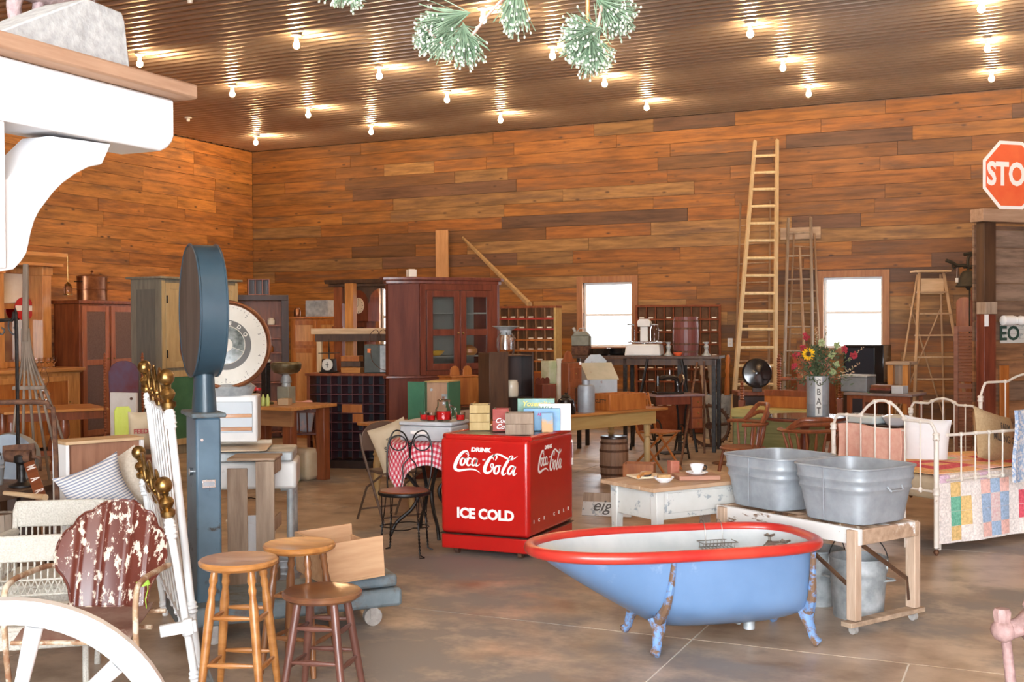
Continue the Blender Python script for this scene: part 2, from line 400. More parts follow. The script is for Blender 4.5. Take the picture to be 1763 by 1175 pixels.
# windows: casing, sash, glass
m_case = wood('window_casing', (.24, .10, .045), (.34, .16, .07), 'z', rough=.6)
m_pane = M('window_glass', (1, 1, 1), rough=.0, trans=1); m_pane.node_tree.nodes['Principled BSDF'].inputs['IOR'].default_value = 1.02
for i, (a, b_, z0, z1) in enumerate(WIN):
    a += XL; b_ += XL
    mb = MB(); mb.b(a-.1, a, -.035, 0, z0-.1, z1+.1); mb.b(b_, b_+.1, -.035, 0, z0-.1, z1+.1)
    mb.b(a, b_, -.035, 0, z1, z1+.1); mb.b(a-.0, b_+.0, -.035, 0, z0-.1, z0)
    w = struct(mb, 'window_%d' % (i+1), m_case, loc=(0, YB-.004, 0), bev=.004)
    s = MB(); t = .035
    s.b(a, a+t, .06, .1, z0, z1); s.b(b_-t, b_, .06, .1, z0, z1); s.b(a+t, b_-t, .06, .1, z0, z0+t); s.b(a+t, b_-t, .06, .1, z1-t, z1); s.b(a+t, b_-t, .055, .1, (z0+z1)/2-.02, (z0+z1)/2+.02)
    s.build('sash', m_white, w, bev=.003)
    g = MB(); g.b(a+t, b_-t, .078, .084, z0+t, (z0+z1)/2-.02); g.build('pane', m_pane, w, smooth=False)
    g = MB(); g.b(a+t, b_-t, .072, .078, (z0+z1)/2+.02, z1-t); g.build('pane', m_pane, w, smooth=False)
# pale ground outside
mb = MB(); mb.b(-60, 60, YB+.5, YB+90, -.4, -.3); g = mb.build('ground_outside', M('pale_ground', (.7, .72, .74), rough=.9), smooth=False); g['kind'] = 'structure'
# outlets on the back wall
def outlet(px, py, label):
    p = onY(px, py, YB-.024); t = thing('wall_outlet', label, 'outlet', p)
    mb = MB(); mb.b(-.04, .04, 0, .008, -.065, .065); mb.build('cover_plate', m_white, t, bev=.003)
    mb = MB(); mb.b(-.017, .017, -.004, 0, -.04, -.008); mb.b(-.017, .017, -.004, 0, .008, .04); mb.build('socket', m_cream, t)
outlet(963, 588, 'white outlet plate on the plank wall beside the red-edged sorter')
outlet(1257, 590, 'white outlet plate on the wall between the sorter and the pale ladder')

# ============================================================ bare bulbs
m_bulb = M('lit_bulb', (1, .8, .5), emis=((1.0, .64, .33), BULB))
m_sock = M('porcelain_socket', (.72, .66, .58), rough=.35)
def lampholder(x, y, lit, label):
    zt = HC-.005 if lit else HC-.005
    p = F(x, y, HC-.115) if lit else F(x, y-6, HC-.04)
    t = thing('ceiling_bulb' if lit else 'empty_lampholder', label, 'light', (p.x, p.y, HC))
    t['group'] = 'bare bulbs on the ceiling' if lit else 'lampholders without a bulb'
    mb = MB(); mb.lathe([(.055, 0), (.055, -.012), (.028, -.02), (.024, -.062)], 16); mb.build('lampholder', m_sock, t)
    if lit:
        mb = MB(); mb.lathe([(.012, -.062), (.018, -.075), (.034, -.1), (.037, -.118), (.03, -.138), (.014, -.152), (0, -.155)], 14); mb.build('bulb', m_bulb, t)
BX = [(440.5, 245.7), (639, 227.5), (861.7, 207.2), (1113.2, 185.5), (1392.3, 162.2), (1707.2, 135.7), (530.6, 198.4), (769.5, 172.2), (1041, 144.9),
      (1347.9, 117.2), (1700.2, 83.7), (400, 162.2), (653, 130.9), (951.3, 96.6), (1291.7, 58.4), (1689.6, 15.3), (240.8, 110), (510.3, 78.2), (831.9, 33.9)]
nm = ['bare lit bulb in the row nearest the plank wall, %s', 'bare lit bulb in the second row from the plank wall, %s', 'bare lit bulb in the third row from the plank wall, %s', 'bare lit bulb in the fourth row from the plank wall, %s']
od = ['leftmost', 'second from the left', 'third from the left', 'fourth from the left', 'fifth from the left', 'rightmost']
od5 = ['leftmost', 'second from the left', 'third from the left', 'fourth from the left', 'rightmost']
lab = [nm[0] % o for o in od]+[nm[1] % o for o in od5]+[nm[2] % o for o in od5]+[nm[3] % o for o in ('just over the white beam', 'clear of the pine sprigs', 'between the pine sprigs')]
for (x, y), l in zip(BX, lab): lampholder(x, y, True, l)
lampholder(324, 213, False, 'empty porcelain lampholder on the ceiling right of the white beam end')
lampholder(327, 8, False, 'empty porcelain lampholder on the ceiling at the top edge of the photo')
# bulbs that carry the grid on outside the picture
for x, y in ((1.9, 11.6), (1.9, 8.0), (-9.5, 5.2), (-6.5, 3.0), (-2.0, 3.0), (2.2, 3.0), (-9.5, 1.0), (-3, 0.2), (5, 14)):
    t = thing('ceiling_bulb', 'bare lit bulb in the rows over the entrance', 'light', (x, y, HC), group='bare bulbs over the entrance')
    mb = MB(); mb.lathe([(.055, 0), (.055, -.012), (.028, -.02), (.024, -.062)], 16); mb.build('lampholder', m_sock, t)
    mb = MB(); mb.lathe([(.012, -.062), (.018, -.075), (.034, -.1), (.037, -.118), (.03, -.138), (.014, -.152), (0, -.155)], 14); mb.build('bulb', m_bulb, t)
# ============================================================ white timber porch frame with corbel, near left
m_wp = M('glossy_white_paint', (.76, .77, .79), rough=.45, chip=((.34, .22, .16), .27, 16, .02))
Pe = A(300, 172, 3.0); XB = Pe.x; zt = Pe.z; zb = zt-.14
t = thing('timber_frame', 'white painted timber beam with curved corbel and post, chipped at the end', 'beam', (XB, Pe.y, 0))
mb = MB(); yE = 0.0
prof = [(yE, zb+.045), (yE, zt), (-1.3, zt), (-1.3, zb), (yE-.05, zb), (yE-.025, zb+.012), (yE-.008, zb+.028)]
mb.prism(prof, 'x', -.14, 0); mb.build('beam', m_wp, t, bev=.006)
pts = [(86, 234), (192, 248), (176, 283), (152, 288), (128, 301), (108, 316), (92, 332), (80, 348), (68, 364), (60, 380), (54, 400), (50, 420), (46, 437), (36, 452), (24, 464), (0, 468), (-14, 462), (-14, 322), (14, 308), (50, 270)]
poly = []
for x, y in pts:
    q = onX(x, y, XB-.02); poly.append((q.y-Pe.y, q.z))
mb = MB(); mb.prism(poly, 'x', -.11, -.02); mb.build('corbel', m_wp, t, bev=.003)
q0 = onX(12, 215, XB-.0).y-Pe.y
mb = MB(); mb.b(-.14, -.012, q0-.18, q0, .0, zb); 
mb = MB(); mb.b(-.135, -.004, q0-.14, q0, onX(0, 462, XB).z, zb); mb.build('post', m_wp, t, bev=.005)
mb = MB(); mb.b(-.135, -.004, q0-.30, q0-.1405, 0, zb); mb.build('post', m_wp, t, bev=.005)
# shelf board on the beam
m_shelf = wood('rough_shelf_board', (.27, .145, .085), (.42, .26, .165), 'y', rough=.75, chip=((.11, .075, .06), .38, 7, .06))
t2 = MB(); e = onX(330, 158, XB+.05)
t2.b(-.24, .055, -1.25, e.y-Pe.y+.02, 0, .038)
board = t2.build('shelf_board', m_shelf, bev=.006, loc=(XB, Pe.y, zt+.001)); tag(board, 'rough brown plank lying on top of the white beam', 'board')
# concrete block and iron figure on it
m_conc = M('pale_concrete', (.30, .30, .295), (.42, .42, .41), 40, rough=.9, bump=.3)
ztb = zt+.04
mb = MB(); c0 = onX(118, 78, XB-.02); c1 = onX(206, 105, XB-.02); cy0, cy1 = c0.y, c1.y
hb = onX(195, 24, XB-.02).z-ztb
mb.prism([(cy0-.24, 0), (cy1+.005, 0), (cy1-.012, hb-.02), (cy1-.022, hb), (cy0+.03, hb+.005), (cy0+.0, hb-.01)], 'x', -.11, .03)
blk = mb.build('concrete_block', m_conc, bev=.004, loc=(XB-.02, 0, ztb)); tag(blk, 'pale tapered concrete block sitting on the brown plank above the beam', 'block')
m_pig = M('pinkish_cast_iron', (.24, .17, .17), (.36, .26, .25), 60, rough=.85, bump=.5)
fy = onX(40, 55, XB-.16).y
t = thing('cast_iron_figure', 'rough pinkish cast-iron animal figure whose thick legs show behind the block', 'figurine', (XB-.19, fy, ztb))
mb = MB()
for dy, r in ((0, .016), (.07, .011), (.105, .009), (.20, .02)):
    mb.tube([(0, dy, 0), (0, dy, .02), (0, dy+.006, .08), (0, dy, .14), (0, dy+.01, .2)], [r*1.1, r, r*.9, r*1.1, r*1.5], 10)
mb.tube([(0, -.03, .19), (0, .02, .21), (0, .1, .205), (0, .19, .21), (0, .24, .215)], [.02, .045, .042, .048, .02], 12)
mb.tube([(0, .22, .22), (0, .27, .28), (0, .31, .30)], [.035, .025, .016], 10)
mb.build('body', m_pig, t)

# ============================================================ white wagon wheel, lower left
c = G(-6, 3.056)
t = thing('wagon_wheel', 'white painted wagon wheel standing on its rim in front of the shell-back chair', 'wheel', (c.x, c.y, 0), .69)
m_ww = M('gloss_white_wheel_paint', (.82, .84, .86), rough=.4)
Rw = .463
mb = MB(); n = 64
for r0, r1, y0, y1 in ((Rw-.066, Rw-.006, -.024, .024),):
    vs = []; fs = []
    for i in range(n):
        a = 2*pi*i/n
        for r, y in ((r0, y0), (r1, y0), (r1, y1), (r0, y1)): vs.append((r*cos(a), y, Rw+r*sin(a)))
    for i in range(n):
        j = (i+1) % n
        for k in range(4): fs.append((i*4+k, i*4+(k+1) % 4, j*4+(k+1) % 4, j*4+k))
    mb.add(vs, fs)
mb.build('rim', m_ww, t, bev=.004)
mb = MB(); vs = []; fs = []
for i in range(n):
    a = 2*pi*i/n
    for r, y in ((Rw-.0055, -.022), (Rw, -.022), (Rw, .022), (Rw-.0055, .022)): vs.append((r*cos(a), y, Rw+r*sin(a)))
for i in range(n):
    j = (i+1) % n
    for k in range(4): fs.append((i*4+k, i*4+(k+1) % 4, j*4+(k+1) % 4, j*4+k))
mb.add(vs, fs); mb.build('tyre', m_ww, t)
for k in range(10):
    a = R(77.5+36*k); mb = MB()
    mb.tube([(r*cos(a), 0, Rw+r*sin(a)) for r in (.06, .12, .25, Rw-.07)], [.022, .018, .019, .024], 10); mb.build('spoke', m_ww, t)
mb = MB(); mb.tube([(0, -.1, Rw), (0, -.085, Rw), (0, -.03, Rw), (0, .03, Rw), (0, .085, Rw), (0, .1, Rw)], [.035, .045, .065, .065, .045, .035], 20); mb.build('hub', m_ww, t)

# ============================================================ rusty shell-back lawn chair
m_shell = M('chipped_maroon_paint', (.095, .022, .014), (.13, .032, .02), 5, (1, 1, .45), rough=.3, chip=((.62, .52, .42), .445, 30, .010), bump=.05)
m_shseat = M('worn_chair_seat', (.26, .17, .13), (.16, .07, .05), 7, rough=.6, chip=((.62, .54, .46), .33, 8, .05))
m_armp = M('rusty_cream_tube', (.50, .36, .22), (.30, .14, .07), 14, rough=.6, chip=((.66, .58, .46), .46, 12, .04))
pb = G(184, 5.12)
t = thing('shell_back_lawn_chair', 'maroon metal lawn chair with scalloped shell back, paint flaking to cream', 'chair', (pb.x, pb.y, 0), .43)
def lerpt(T, x):
    for (a, p), (b_, q) in zip(T[:-1], T[1:]):
        if x <= b_: return p+(q-p)*(x-a)/(b_-a)
    return T[-1][1]
ztopT = [(0, 1.0), (.06, .985), (.095, .95), (.115, .905), (.122, .90), (.15, .885), (.178, .83), (.188, .765), (.194, .755), (.22, .72), (.24, .64), (.25, .50)]
zbotT = [(0, 0), (.165, 0), (.172, .10), (.185, .22), (.21, .31), (.235, .37), (.25, .49)]
def shell(u, v):
    x = (u-.5)*.5; ax_ = abs(x); z0, z1 = lerpt(zbotT, ax_), lerpt(ztopT, ax_); f = z0+(z1-z0)*v
    fold = min(abs(ax_-.062), abs(ax_-.155)); y = .16*f**1.2-.9*x*x+.012*max(0, 1-fold/.018)
    return (x, y, .40+.455*f)
mb = MB(); mb.grid(shell, 60, 24, .004); mb.build('backrest', m_shell, t)
mb = MB(); edge = [shell(i/60, 1) for i in range(61)]+[shell(i/60, 0) for i in range(60, -1, -1)]
mb.tube(edge, .006, 6, True); mb.build('rolled_edge', m_shell, t)
mb = MB()
def seat(u, v):
    x = (u-.5)*2; return (x*(.19+.05*v), -.46*v+.02, .40-.02*sin(pi*v)-.045*max(0, v-.85)/.15+.012*x*x)
mb.grid(seat, 20, 16, .004); mb.build('seat', m_shseat, t)
for s in (-1, 1):
    mb = MB(); pts = smoothpath([(s*.20, .04, .56), (s*.265, .0, .585), (s*.27, -.2, .60), (s*.27, -.38, .60), (s*.268, -.46, .55), (s*.265, -.45, .3), (s*.26, -.40, .06), (s*.26, -.34, .014), (s*.26, -.1, .012), (s*.26, .12, .012)], 6)
    mb.tube(pts, .0125, 10); mb.build('arm', m_armp, t)
for yy, zz in ((.12, .013), (-.2, .36), (-.44, .36), (0, .38)): mb = MB(); mb.tube([(-.25, yy, zz), (.25, yy, zz)], .01, 8); mb.build('crossbar', m_armp, t)
# green paper tag with string on its arm
m_lime = M('lime_card', (.34, .55, .06), rough=.7)
mb = MB(); mb.add([(0, 0, 0), (.055, -.01, .022), (.062, -.002, -.01), (.012, 0, -.022)], [(0, 1, 2, 3)]); mb.tube([(.05, 0, .0), (.052, -.002, -.03), (.04, 0, -.07), (.045, 0, -.11)], .0022, 5)
tg = mb.build('paper_tag', m_lime, t, loc=(.215, -.30, .575), label='lime green paper tag with string')

# ============================================================ white wicker chairs behind it
m_wick = M('white_wicker', (.52, .49, .42), (.66, .63, .56), 90, rough=.7, bump=.8)
def wicker_chair(px, Z, rz, label, zs=1):
    p = G(px, Z); t = thing('wicker_chair', label, 'chair', (p.x, p.y, 0), rz); t.scale = (.86, .9, zs)
    mb = MB()
    for s in (-1, 1):
        mb.tube([(s*.27, 0, 0), (s*.28, .03, .45), (s*.28, .08, .80), (s*.265, .09, .86)], .018, 8)
        mb.tube([(s*.27, -.46, 0), (s*.27, -.46, .40)], .018, 8)
        pts = smoothpath([(s*.28, .06, .66), (s*.30, -.15, .665), (s*.31, -.40, .655), (s*.30, -.5, .60), (s*.28, -.5, .42)], 5)
        mb.tube(pts, .03, 8)
    mb.build('frame', m_wick, t)
    mb = MB(); mb.b(-.27, .27, .06, .085, .69, .87); mb.build('woven_panel', m_wick, t, bev=.01)
    mb = MB()
    for i in range(15):
        x = -.25+i*.0357; mb.tube([(x, .065, .57), (x, .073, .69)], .0055, 5)
        mb.tube([(x, .06, .47), (x+.035, .066, .57)], .004, 4); mb.tube([(x+.035, .06, .47), (x, .066, .57)], .004, 4)
    mb.tube([(-.27, .066, .57), (.28, .066, .57)], .008, 6); mb.tube([(-.27, .06, .47), (.28, .06, .47)], .008, 6)
    mb.build('lattice', m_wick, t)
    mb = MB(); mb.b(-.27, .27, -.48, .06, .38, .42); mb.b(-.27, .27, -.49, -.47, .28, .40); mb.build('seat', m_wick, t, bev=.012)
    for s in (-1, 1):
        mb = MB()
        for i in range(7):
            y = -.42+i*.07; mb.tube([(s*.285, y, .42), (s*.295, y+.03, .65)], .0045, 4); mb.tube([(s*.285, y+.03, .42), (s*.295, y, .65)], .0045, 4)
        mb.build('arm_lattice', m_wick, t)['kind'] = 'stuff'
    return t
wicker_chair(97, 6.28, .58, 'white wicker armchair with the striped cushion propped behind its back', .80)
wicker_chair(74, 5.56, .66, 'white wicker armchair showing a lower back directly behind the maroon shell chair', .73)

# ============================================================ iron bed ends leaning together
m_wi = M('white_iron_paint', (.78, .80, .80), rough=.35)
def bed_end(n0, z0, n1, z1, H, zr, lean, label, spind=7, rb=.34):
    a, b_ = G(n0, z0), G(n1, z1); e = b_-a; w = e.length
    t = thing('iron_bed_end', label, 'bed end', (a.x, a.y, 0), rot=(0, 0, 0)); t['group'] = 'white iron bed ends with brass finials'
    t.rotation_euler = (lean, 0, math.atan2(e.y, e.x))
    for x in (0, w):
        mb = MB(); mb.tube([(x, 0, 0), (x, 0, H-.15)], .018, 12)
        for z in (.06, rb, zr, zr-.03): mb.lathe([(.018, -.03), (.026, -.02), (.022, -.008), (.029, 0), (.022, .008), (.026, .02), (.018, .03)], 14, (x, 0, z))
        mb.build('post', m_wi, t)
        mb = MB(); mb.lathe([(.022, -.01), (.032, 0), (.034, .02), (.02, .03), (.03, .045), (.036, .06), (.028, .078), (.012, .088), (.018, .1)], 16, (x, 0, H-.19))
        mb.ball((x, 0, H-.052), .04, 18); mb.build('finial', m_brass, t)
    mb = MB(); mb.tube([(0, 0, zr), (w, 0, zr)], .009, 8); mb.tube([(0, 0, rb), (w, 0, rb)], .009, 8); mb.build('rail', m_wi, t)
    for i in range(1, spind+1):
        x = w*i/(spind+1); mb = MB(); mb.tube([(x, 0, rb-.02), (x, 0, zr)], .0055, 8)
        for z in (rb, zr): mb.ball((x, 0, z), .012, 10, (1, 1, .9))
        mb.lathe([(.005, -.06), (.011, -.05), (.007, -.035), (.011, -.025), (.007, -.01)], 10, (x, 0, rb)); mb.build('spindle', m_wi, t)
    for i in range(3):
        cx = w*(.22+.28*i); mb = MB(); r = min(.085, (H-zr-.08)/2)
        cz = zr+r+.03; mb.tube([(cx+r*1.25*cos(k*pi/9), 0, cz+r*1.35*sin(k*pi/9)) for k in range(18)], .008, 7, True)
        mb.tube([(cx-.1, 0, zr+.015), (cx-.1, 0, cz), (cx-.12, 0, cz+.03)], .008, 7); mb.ball((cx-.1, 0, cz-.03), .015, 8); mb.build('brass_scroll', m_brass, t)
    mb = MB(); mb.tube([(0, 0, H-.19), (w, 0, H-.19)], .009, 7); mb.build('brass_rail', m_brass, t)
    return t
be1 = bed_end(338, 5.36, 291, 6.72, 1.475, 1.24, -.098, 'tall white iron bed end with brass ball finials and scrolls, leaning behind the low one')
be2 = bed_end(333, 5.20, 280, 6.55, 1.00, .76, -.145, 'low white iron bed end with brass ball finials, leaning nearest the maroon chair', rb=.28)
# bed rail bracket lying across them
p = A(310, 1082, 5.15); mb = MB(); mb.b(-.085, .075, -.03, .0, -.022, .03); mb.b(.02, .06, -.036, .0, -.03, .04)
brk = mb.build('bed_rail', m_wi, bev=.004, loc=p, rz=.62, rot=(0, -.12, .62)); tag(brk, 'white iron bracket strapped across the feet of the leaning bed ends', 'bracket')
p0, p1 = G(350, 5.1), G(400, 4.6)
mb = MB(); mb.prism([(0, 0), (.035, 0), (.035, .004), (.004, .004), (.004, .035), (0, .035)], 'y', 0, 1.9)
ar = mb.build('angle_iron_rail', m_galvd, loc=(G(345, 5.6).x, G(345, 5.6).y, 0.001), rz=math.atan2(G(400, 4.55).y-G(345, 5.6).y, G(400, 4.55).x-G(345, 5.6).x)-pi/2); tag(ar, 'grey angle-iron bed rail lying on the floor beside the honey stool', 'bed rail')

# ============================================================ stools
m_honey = wood('honey_stool_wood', (.34, .13, .03), (.52, .235, .07), 'x', rough=.3, coat=.35)
m_brstool = M('brown_painted_stool', (.115, .045, .032), (.16, .065, .045), 7, rough=.35, coat=.2)
m_brseat = M('worn_brown_stool_seat', (.13, .05, .03), (.24, .105, .04), 5, rough=.3, coat=.3, chip=((.34, .24, .18), .28, 20, .02))
def stool(px, Z, h, r, mseat, mleg, label, turned=True, rz=0.0, legs=4, edge=None):
    p = G(px, Z); t = thing('wooden_stool', label, 'stool', (p.x, p.y, 0), rz)
    mb = MB(); mb.lathe([(r-.015, -.034), (r, -.022), (r+.002, -.008), (r-.006, 0), (r-.03, -.001), (r*.5, -.008), (0, -.009)], 48, (0, 0, h)); mb.build('seat', mseat, t)
    T = []
    for k in range(legs):
        a = pi/4+2*pi*k/legs; a0 = r*.66; a1 = r*1.12
        top = V((a0*cos(a), a0*sin(a), h-.03)); bot = V((a1*cos(a), a1*sin(a), 0.0)); T.append((top, bot))
        mb = MB()
        fr = [0, .04, .09, .12, .16, .2, .25, .30, .5, .75, .93, 1] if turned else [0, .1, .4, .7, 1]
        rr = [.015, .016, .020, .014, .019, .014, .018, .021, .020, .0185, .015, .0125] if turned else [.017, .018, .019, .018, .015]
        mb.tube([top.lerp(bot, f) for f in fr], rr, 12); mb.build('leg', mleg, t)
    for k in range(legs):
        a, b_ = T[k], T[(k+1) % legs]
        for lv in ((.36+.03*(k % 2), .70+.04*(k % 2)) if turned else (.28+.05*(k % 2), .62+.06*(k % 2))):
            mb = MB(); s0, s1 = a[0].lerp(a[1], lv), b_[0].lerp(b_[1], lv)
            mb.tube([s0.lerp(s1, q) for q in (.04, .2, .5, .8, .96)], [.007, .0095, .0135, .0095, .007], 8); mb.build('rung', mleg, t)
    return t
stool(407, 5.08, .622, .172, m_honey, m_honey, 'honey-coloured tall wooden stool with turned legs, beside the bed ends', rz=.35)
stool(512, 5.52, .605, .172, m_oak, wood('walnut_stained_legs', (.17, .065, .025), (.28, .12, .045), 'z', rough=.3, coat=.3), 'amber-seated wooden stool with darker turned legs, behind the other two stools', rz=.15)
stool(551, 5.15, .462, .176, m_brseat, m_brstool, 'short brown painted wooden stool with worn seat and plain splayed legs', turned=False, rz=.25)

# ============================================================ blue platform scale with drum head
m_blue = M('worn_blue_enamel', (.07, .125, .175), (.105, .175, .235), 4, rough=.4, chip=((.05, .045, .04), .36, 9, .04))
m_bluegrey = M('blue_grey_cast_iron', (.10, .14, .165), (.17, .21, .23), 7, rough=.6, chip=((.12, .09, .07), .40, 6, .08))
m_dblue = M('dark_blue_drum', (.028, .056, .08), (.042, .078, .105), 3, rough=.32, chip=((.22, .24, .24), .24, 14, .02))
m_disc = M('dusty_brown_disc', (.06, .045, .035), (.11, .085, .07), 9, (1, 1, .2), rough=.7)
p = G(356, 6.05); RZ = .86
t = thing('platform_scale', 'tall blue drum-headed platform scale on a low wheeled base', 'scale', (p.x, p.y, 0), RZ)
mb = MB(); mb.b(-.065, .065, -.02, .30, .15, 1.17); mb.build('column', m_blue, t, bev=.012)
mb = MB(); mb.b(-.09, .09, -.045, .33, 1.17, 1.195); mb.build('top_plate', m_bluegrey, t, bev=.008)
mb = MB(); mb.lathe([(.085, 1.195), (.082, 1.25), (.075, 1.31), (.07, 1.40)], 24, (0, .10, 0), .75, 1.05); mb.build('neck', m_dblue, t)
mb = MB(); mb.tube([(-.066, .12, 1.735), (.066, .12, 1.735)], .35, 64); dr = mb.build('drum', m_dblue, t)
mb = MB(); 
for x in (-.067, .067): mb.tube([(x, .12+.352*cos(2*pi*k/64), 1.735+.352*sin(2*pi*k/64)) for k in range(64)], .006, 6, True)
mb.build('drum_lip', m_dblue, dr)
mb = MB(); mb.tube([(-.0665, .12, 1.735), (-.069, .12, 1.735)], .343, 64); mb.build('back_disc', m_disc, dr)
mb = MB(); mb.tube([(.0665, .12, 1.735), (.069, .12, 1.735)], .335, 64); mb.build('dial_face', m_cream, dr)
mb = MB(); mb.b(-.035, .035, -.024, -.02, .80, .845); npl = mb.build('maker_plate', m_steel, t, bev=.003)
mb = MB(); mb.b(-.028, .028, -.0255, -.024, .812, .833); mb.build('plate_panel', m_galv, npl)
mb = MB(); mb.tube([(-.035, -.02, 1.055), (-.035, -.026, 1.055)], .008, 10); mb.tube([(-.066, .08, .88), (-.085, .08, .88)], [.02, .022], 12); mb.build('lock', m_steel, t)
# wheeled base runs right and toward the camera
mb = MB(); mb.b(-.18, 1.02, -.16, .34, .10, .20); mb.build('platform_base', m_bluegrey, t, bev=.02)
mb = MB(); mb.b(.66, 1.0, -.14, .32, .205, .275); mb.build('platform_deck', m_bluegrey, t, bev=.02)
m_rub = M('worn_wheel', (.28, .26, .24), (.40, .37, .34), 20, rough=.7)
for x in (0.0, .86):
    for y in (-.11, .29):
        mb = MB(); mb.tube([(x, y-.02, .05), (x, y+.02, .05)], .05, 18); mb.b(x-.02, x+.02, y-.03, y-.022, .04, .1); mb.build('caster', m_rub, t)
# ============================================================ round-dial shop scale behind the column
m_enam = M('white_enamel', (.62, .62, .60), (.72, .72, .70), 4, rough=.3, chip=((.22, .13, .08), .27, 6, .05))
m_lpanel = M('pale_blue_panel', (.50, .56, .60), rough=.4)
m_dialw = M('old_dial_paper', (.62, .60, .52), (.72, .70, .62), 4, rough=.5)
m_dgrey = M('dial_grey_band', (.10, .095, .085), rough=.5)
p = G(392, 7.4); RZ = YAW*-1+.12+.25
RZ = .55
t = thing('dial_scale', 'old shop scale with a big round copper-rimmed dial behind the blue column', 'scale', (p.x, p.y, 0), RZ)
zc = hz(p, 594); rd = .278; xd = -.01
def disc(mb, r, y0, y1, n=48, x=xd, z=zc): mb.tube([(x, y0, z), (x, y1, z)], r, n)
mb = MB(); disc(mb, rd, -.03, .10, 64); h = mb.build('dial_housing', m_copper, t)
mb = MB(); mb.tube([(xd+rd*.985*cos(2*pi*k/64), -.032, zc+rd*.985*sin(2*pi*k/64)) for k in range(64)], .014, 8, True); mb.build('rim', m_copper, h)
mb = MB(); disc(mb, rd*.93, -.034, -.03, 64); mb.build('dial_face', m_dialw, h)
mb = MB(); disc(mb, rd*.58, -.036, -.034); mb.build('dial_band', m_dgrey, h)
mb = MB(); disc(mb, rd*.43, -.038, -.036); mb.build('dial_window', M('dial_window_dark', (.06, .075, .065), (.35, .38, .36), 18, rough=.15), h)
mb = MB(); mb.tube([(xd+rd*.44*cos(2*pi*k/40), -.039, zc+rd*.44*sin(2*pi*k/40)) for k in range(40)], .0028, 5, True)
mb.tube([(xd-.02, -.04, zc+.01), (xd+rd*.42, -.04, zc-.045)], [.003, .0015], 5); disc(mb, .045, -.043, -.038, 20); mb.build('pointer', m_dialw, h)
mb = MB()
for k in range(60):
    a = 2*pi*k/60; r0, r1 = rd*.885, rd*(.84 if k % 5 == 0 else .865)
    c_, s_ = cos(a), sin(a); w_ = .0012
    mb.add([(xd+r0*c_-w_*s_, -.0352, zc+r0*s_+w_*c_), (xd+r1*c_-w_*s_, -.0352, zc+r1*s_+w_*c_), (xd+r1*c_+w_*s_, -.0352, zc+r1*s_-w_*c_), (xd+r0*c_+w_*s_, -.0352, zc+r0*s_-w_*c_)], [(0, 1, 2, 3)])
mb.build('dial_marks', M('dial_ink', (.08, .07, .07), rough=.6), h)
for i, ch in enumerate('TOLEDO'):
    a = R(90+62-i*24.8); rr = rd*.505
    lettering(ch, m_dialw, h, (xd+rr*cos(a), -.0368, zc+rr*sin(a)), (pi/2, a-pi/2, 0) if 0 else (pi/2, 0, 0), .033, .0012).rotation_euler = Matrix.Rotation(-(a-pi/2), 3, 'Y').to_euler() if 0 else (Matrix.Rotation(-(a-pi/2), 3, 'Y') @ Matrix.Rotation(pi/2, 3, 'X')).to_euler()
for i, ch in enumerate('1234567890'):
    a = R(90-i*36); rr = rd*.80
    lettering(ch, MATS['dial_ink'], h, (xd+rr*cos(a), -.0362, zc+rr*sin(a)), (Matrix.Rotation(-(a-pi/2), 3, 'Y') @ Matrix.Rotation(pi/2, 3, 'X')).to_euler(), .026)
mb = MB(); mb.lathe([(.14, 1.20), (.17, 1.26), (.10, 1.31), (.08, 1.36)], 24, (.0, .05, 0), 1, .6); mb.build('neck', m_galvd, t)
zt_ = 1.205
mb = MB(); mb.b(-.15, .185, -.02, .20, .90, zt_); bd = mb.build('body', m_enam, t, bev=.012)
mb = MB(); mb.b(-.15, .155, -.026, -.018, .965, 1.165); mb.build('panel', m_lpanel, bd, bev=.004)
for z in (1.075, .99): 
    mb = MB(); mb.b(-.15, .15, -.034, -.024, z-.012, z+.012); mb.build('brass_slot', m_oak, bd, bev=.002)
mb = MB(); mb.b(-.152, -.12, -.05, -.03, .76, .96); mb.b(-.16, -.1, -.09, -.03, .80, .84); mb.b(-.15, -.09, -.08, -.03, .70, .74)
mb.build('weight_bracket', m_steel, t, bev=.006)
mb = MB(); mb.b(-.16, .42, -.22, .22, .795, .86); mb.build('scale_deck', m_galvd, t, bev=.012)
mb = MB(); mb.b(-.14, .26, -.26, .16, .868, .876); mb.b(-.14, .26, .16, .168, .868, .90); mb.build('tray', M('browned_enamel_tray', (.42, .30, .18), (.62, .52, .38), 6, rough=.3), t, bev=.003)
mb = MB(); mb.b(-.16, .44, -.20, .2, .62, .795); mb.build('scale_base', m_enam, t, bev=.02)
for x in (-.12, .40):
    for y in (-.16, .16):
        mb = MB(); mb.tube([(x, y, .62), (x, y, .03)], .024, 14); mb.lathe([(.05, 0), (.05, .015), (.03, .03)], 16, (x, y, 0)); mb.tube([(x-.06, y, .615), (x, y, .62)], .014, 8); mb.build('leg', m_galvd, t)
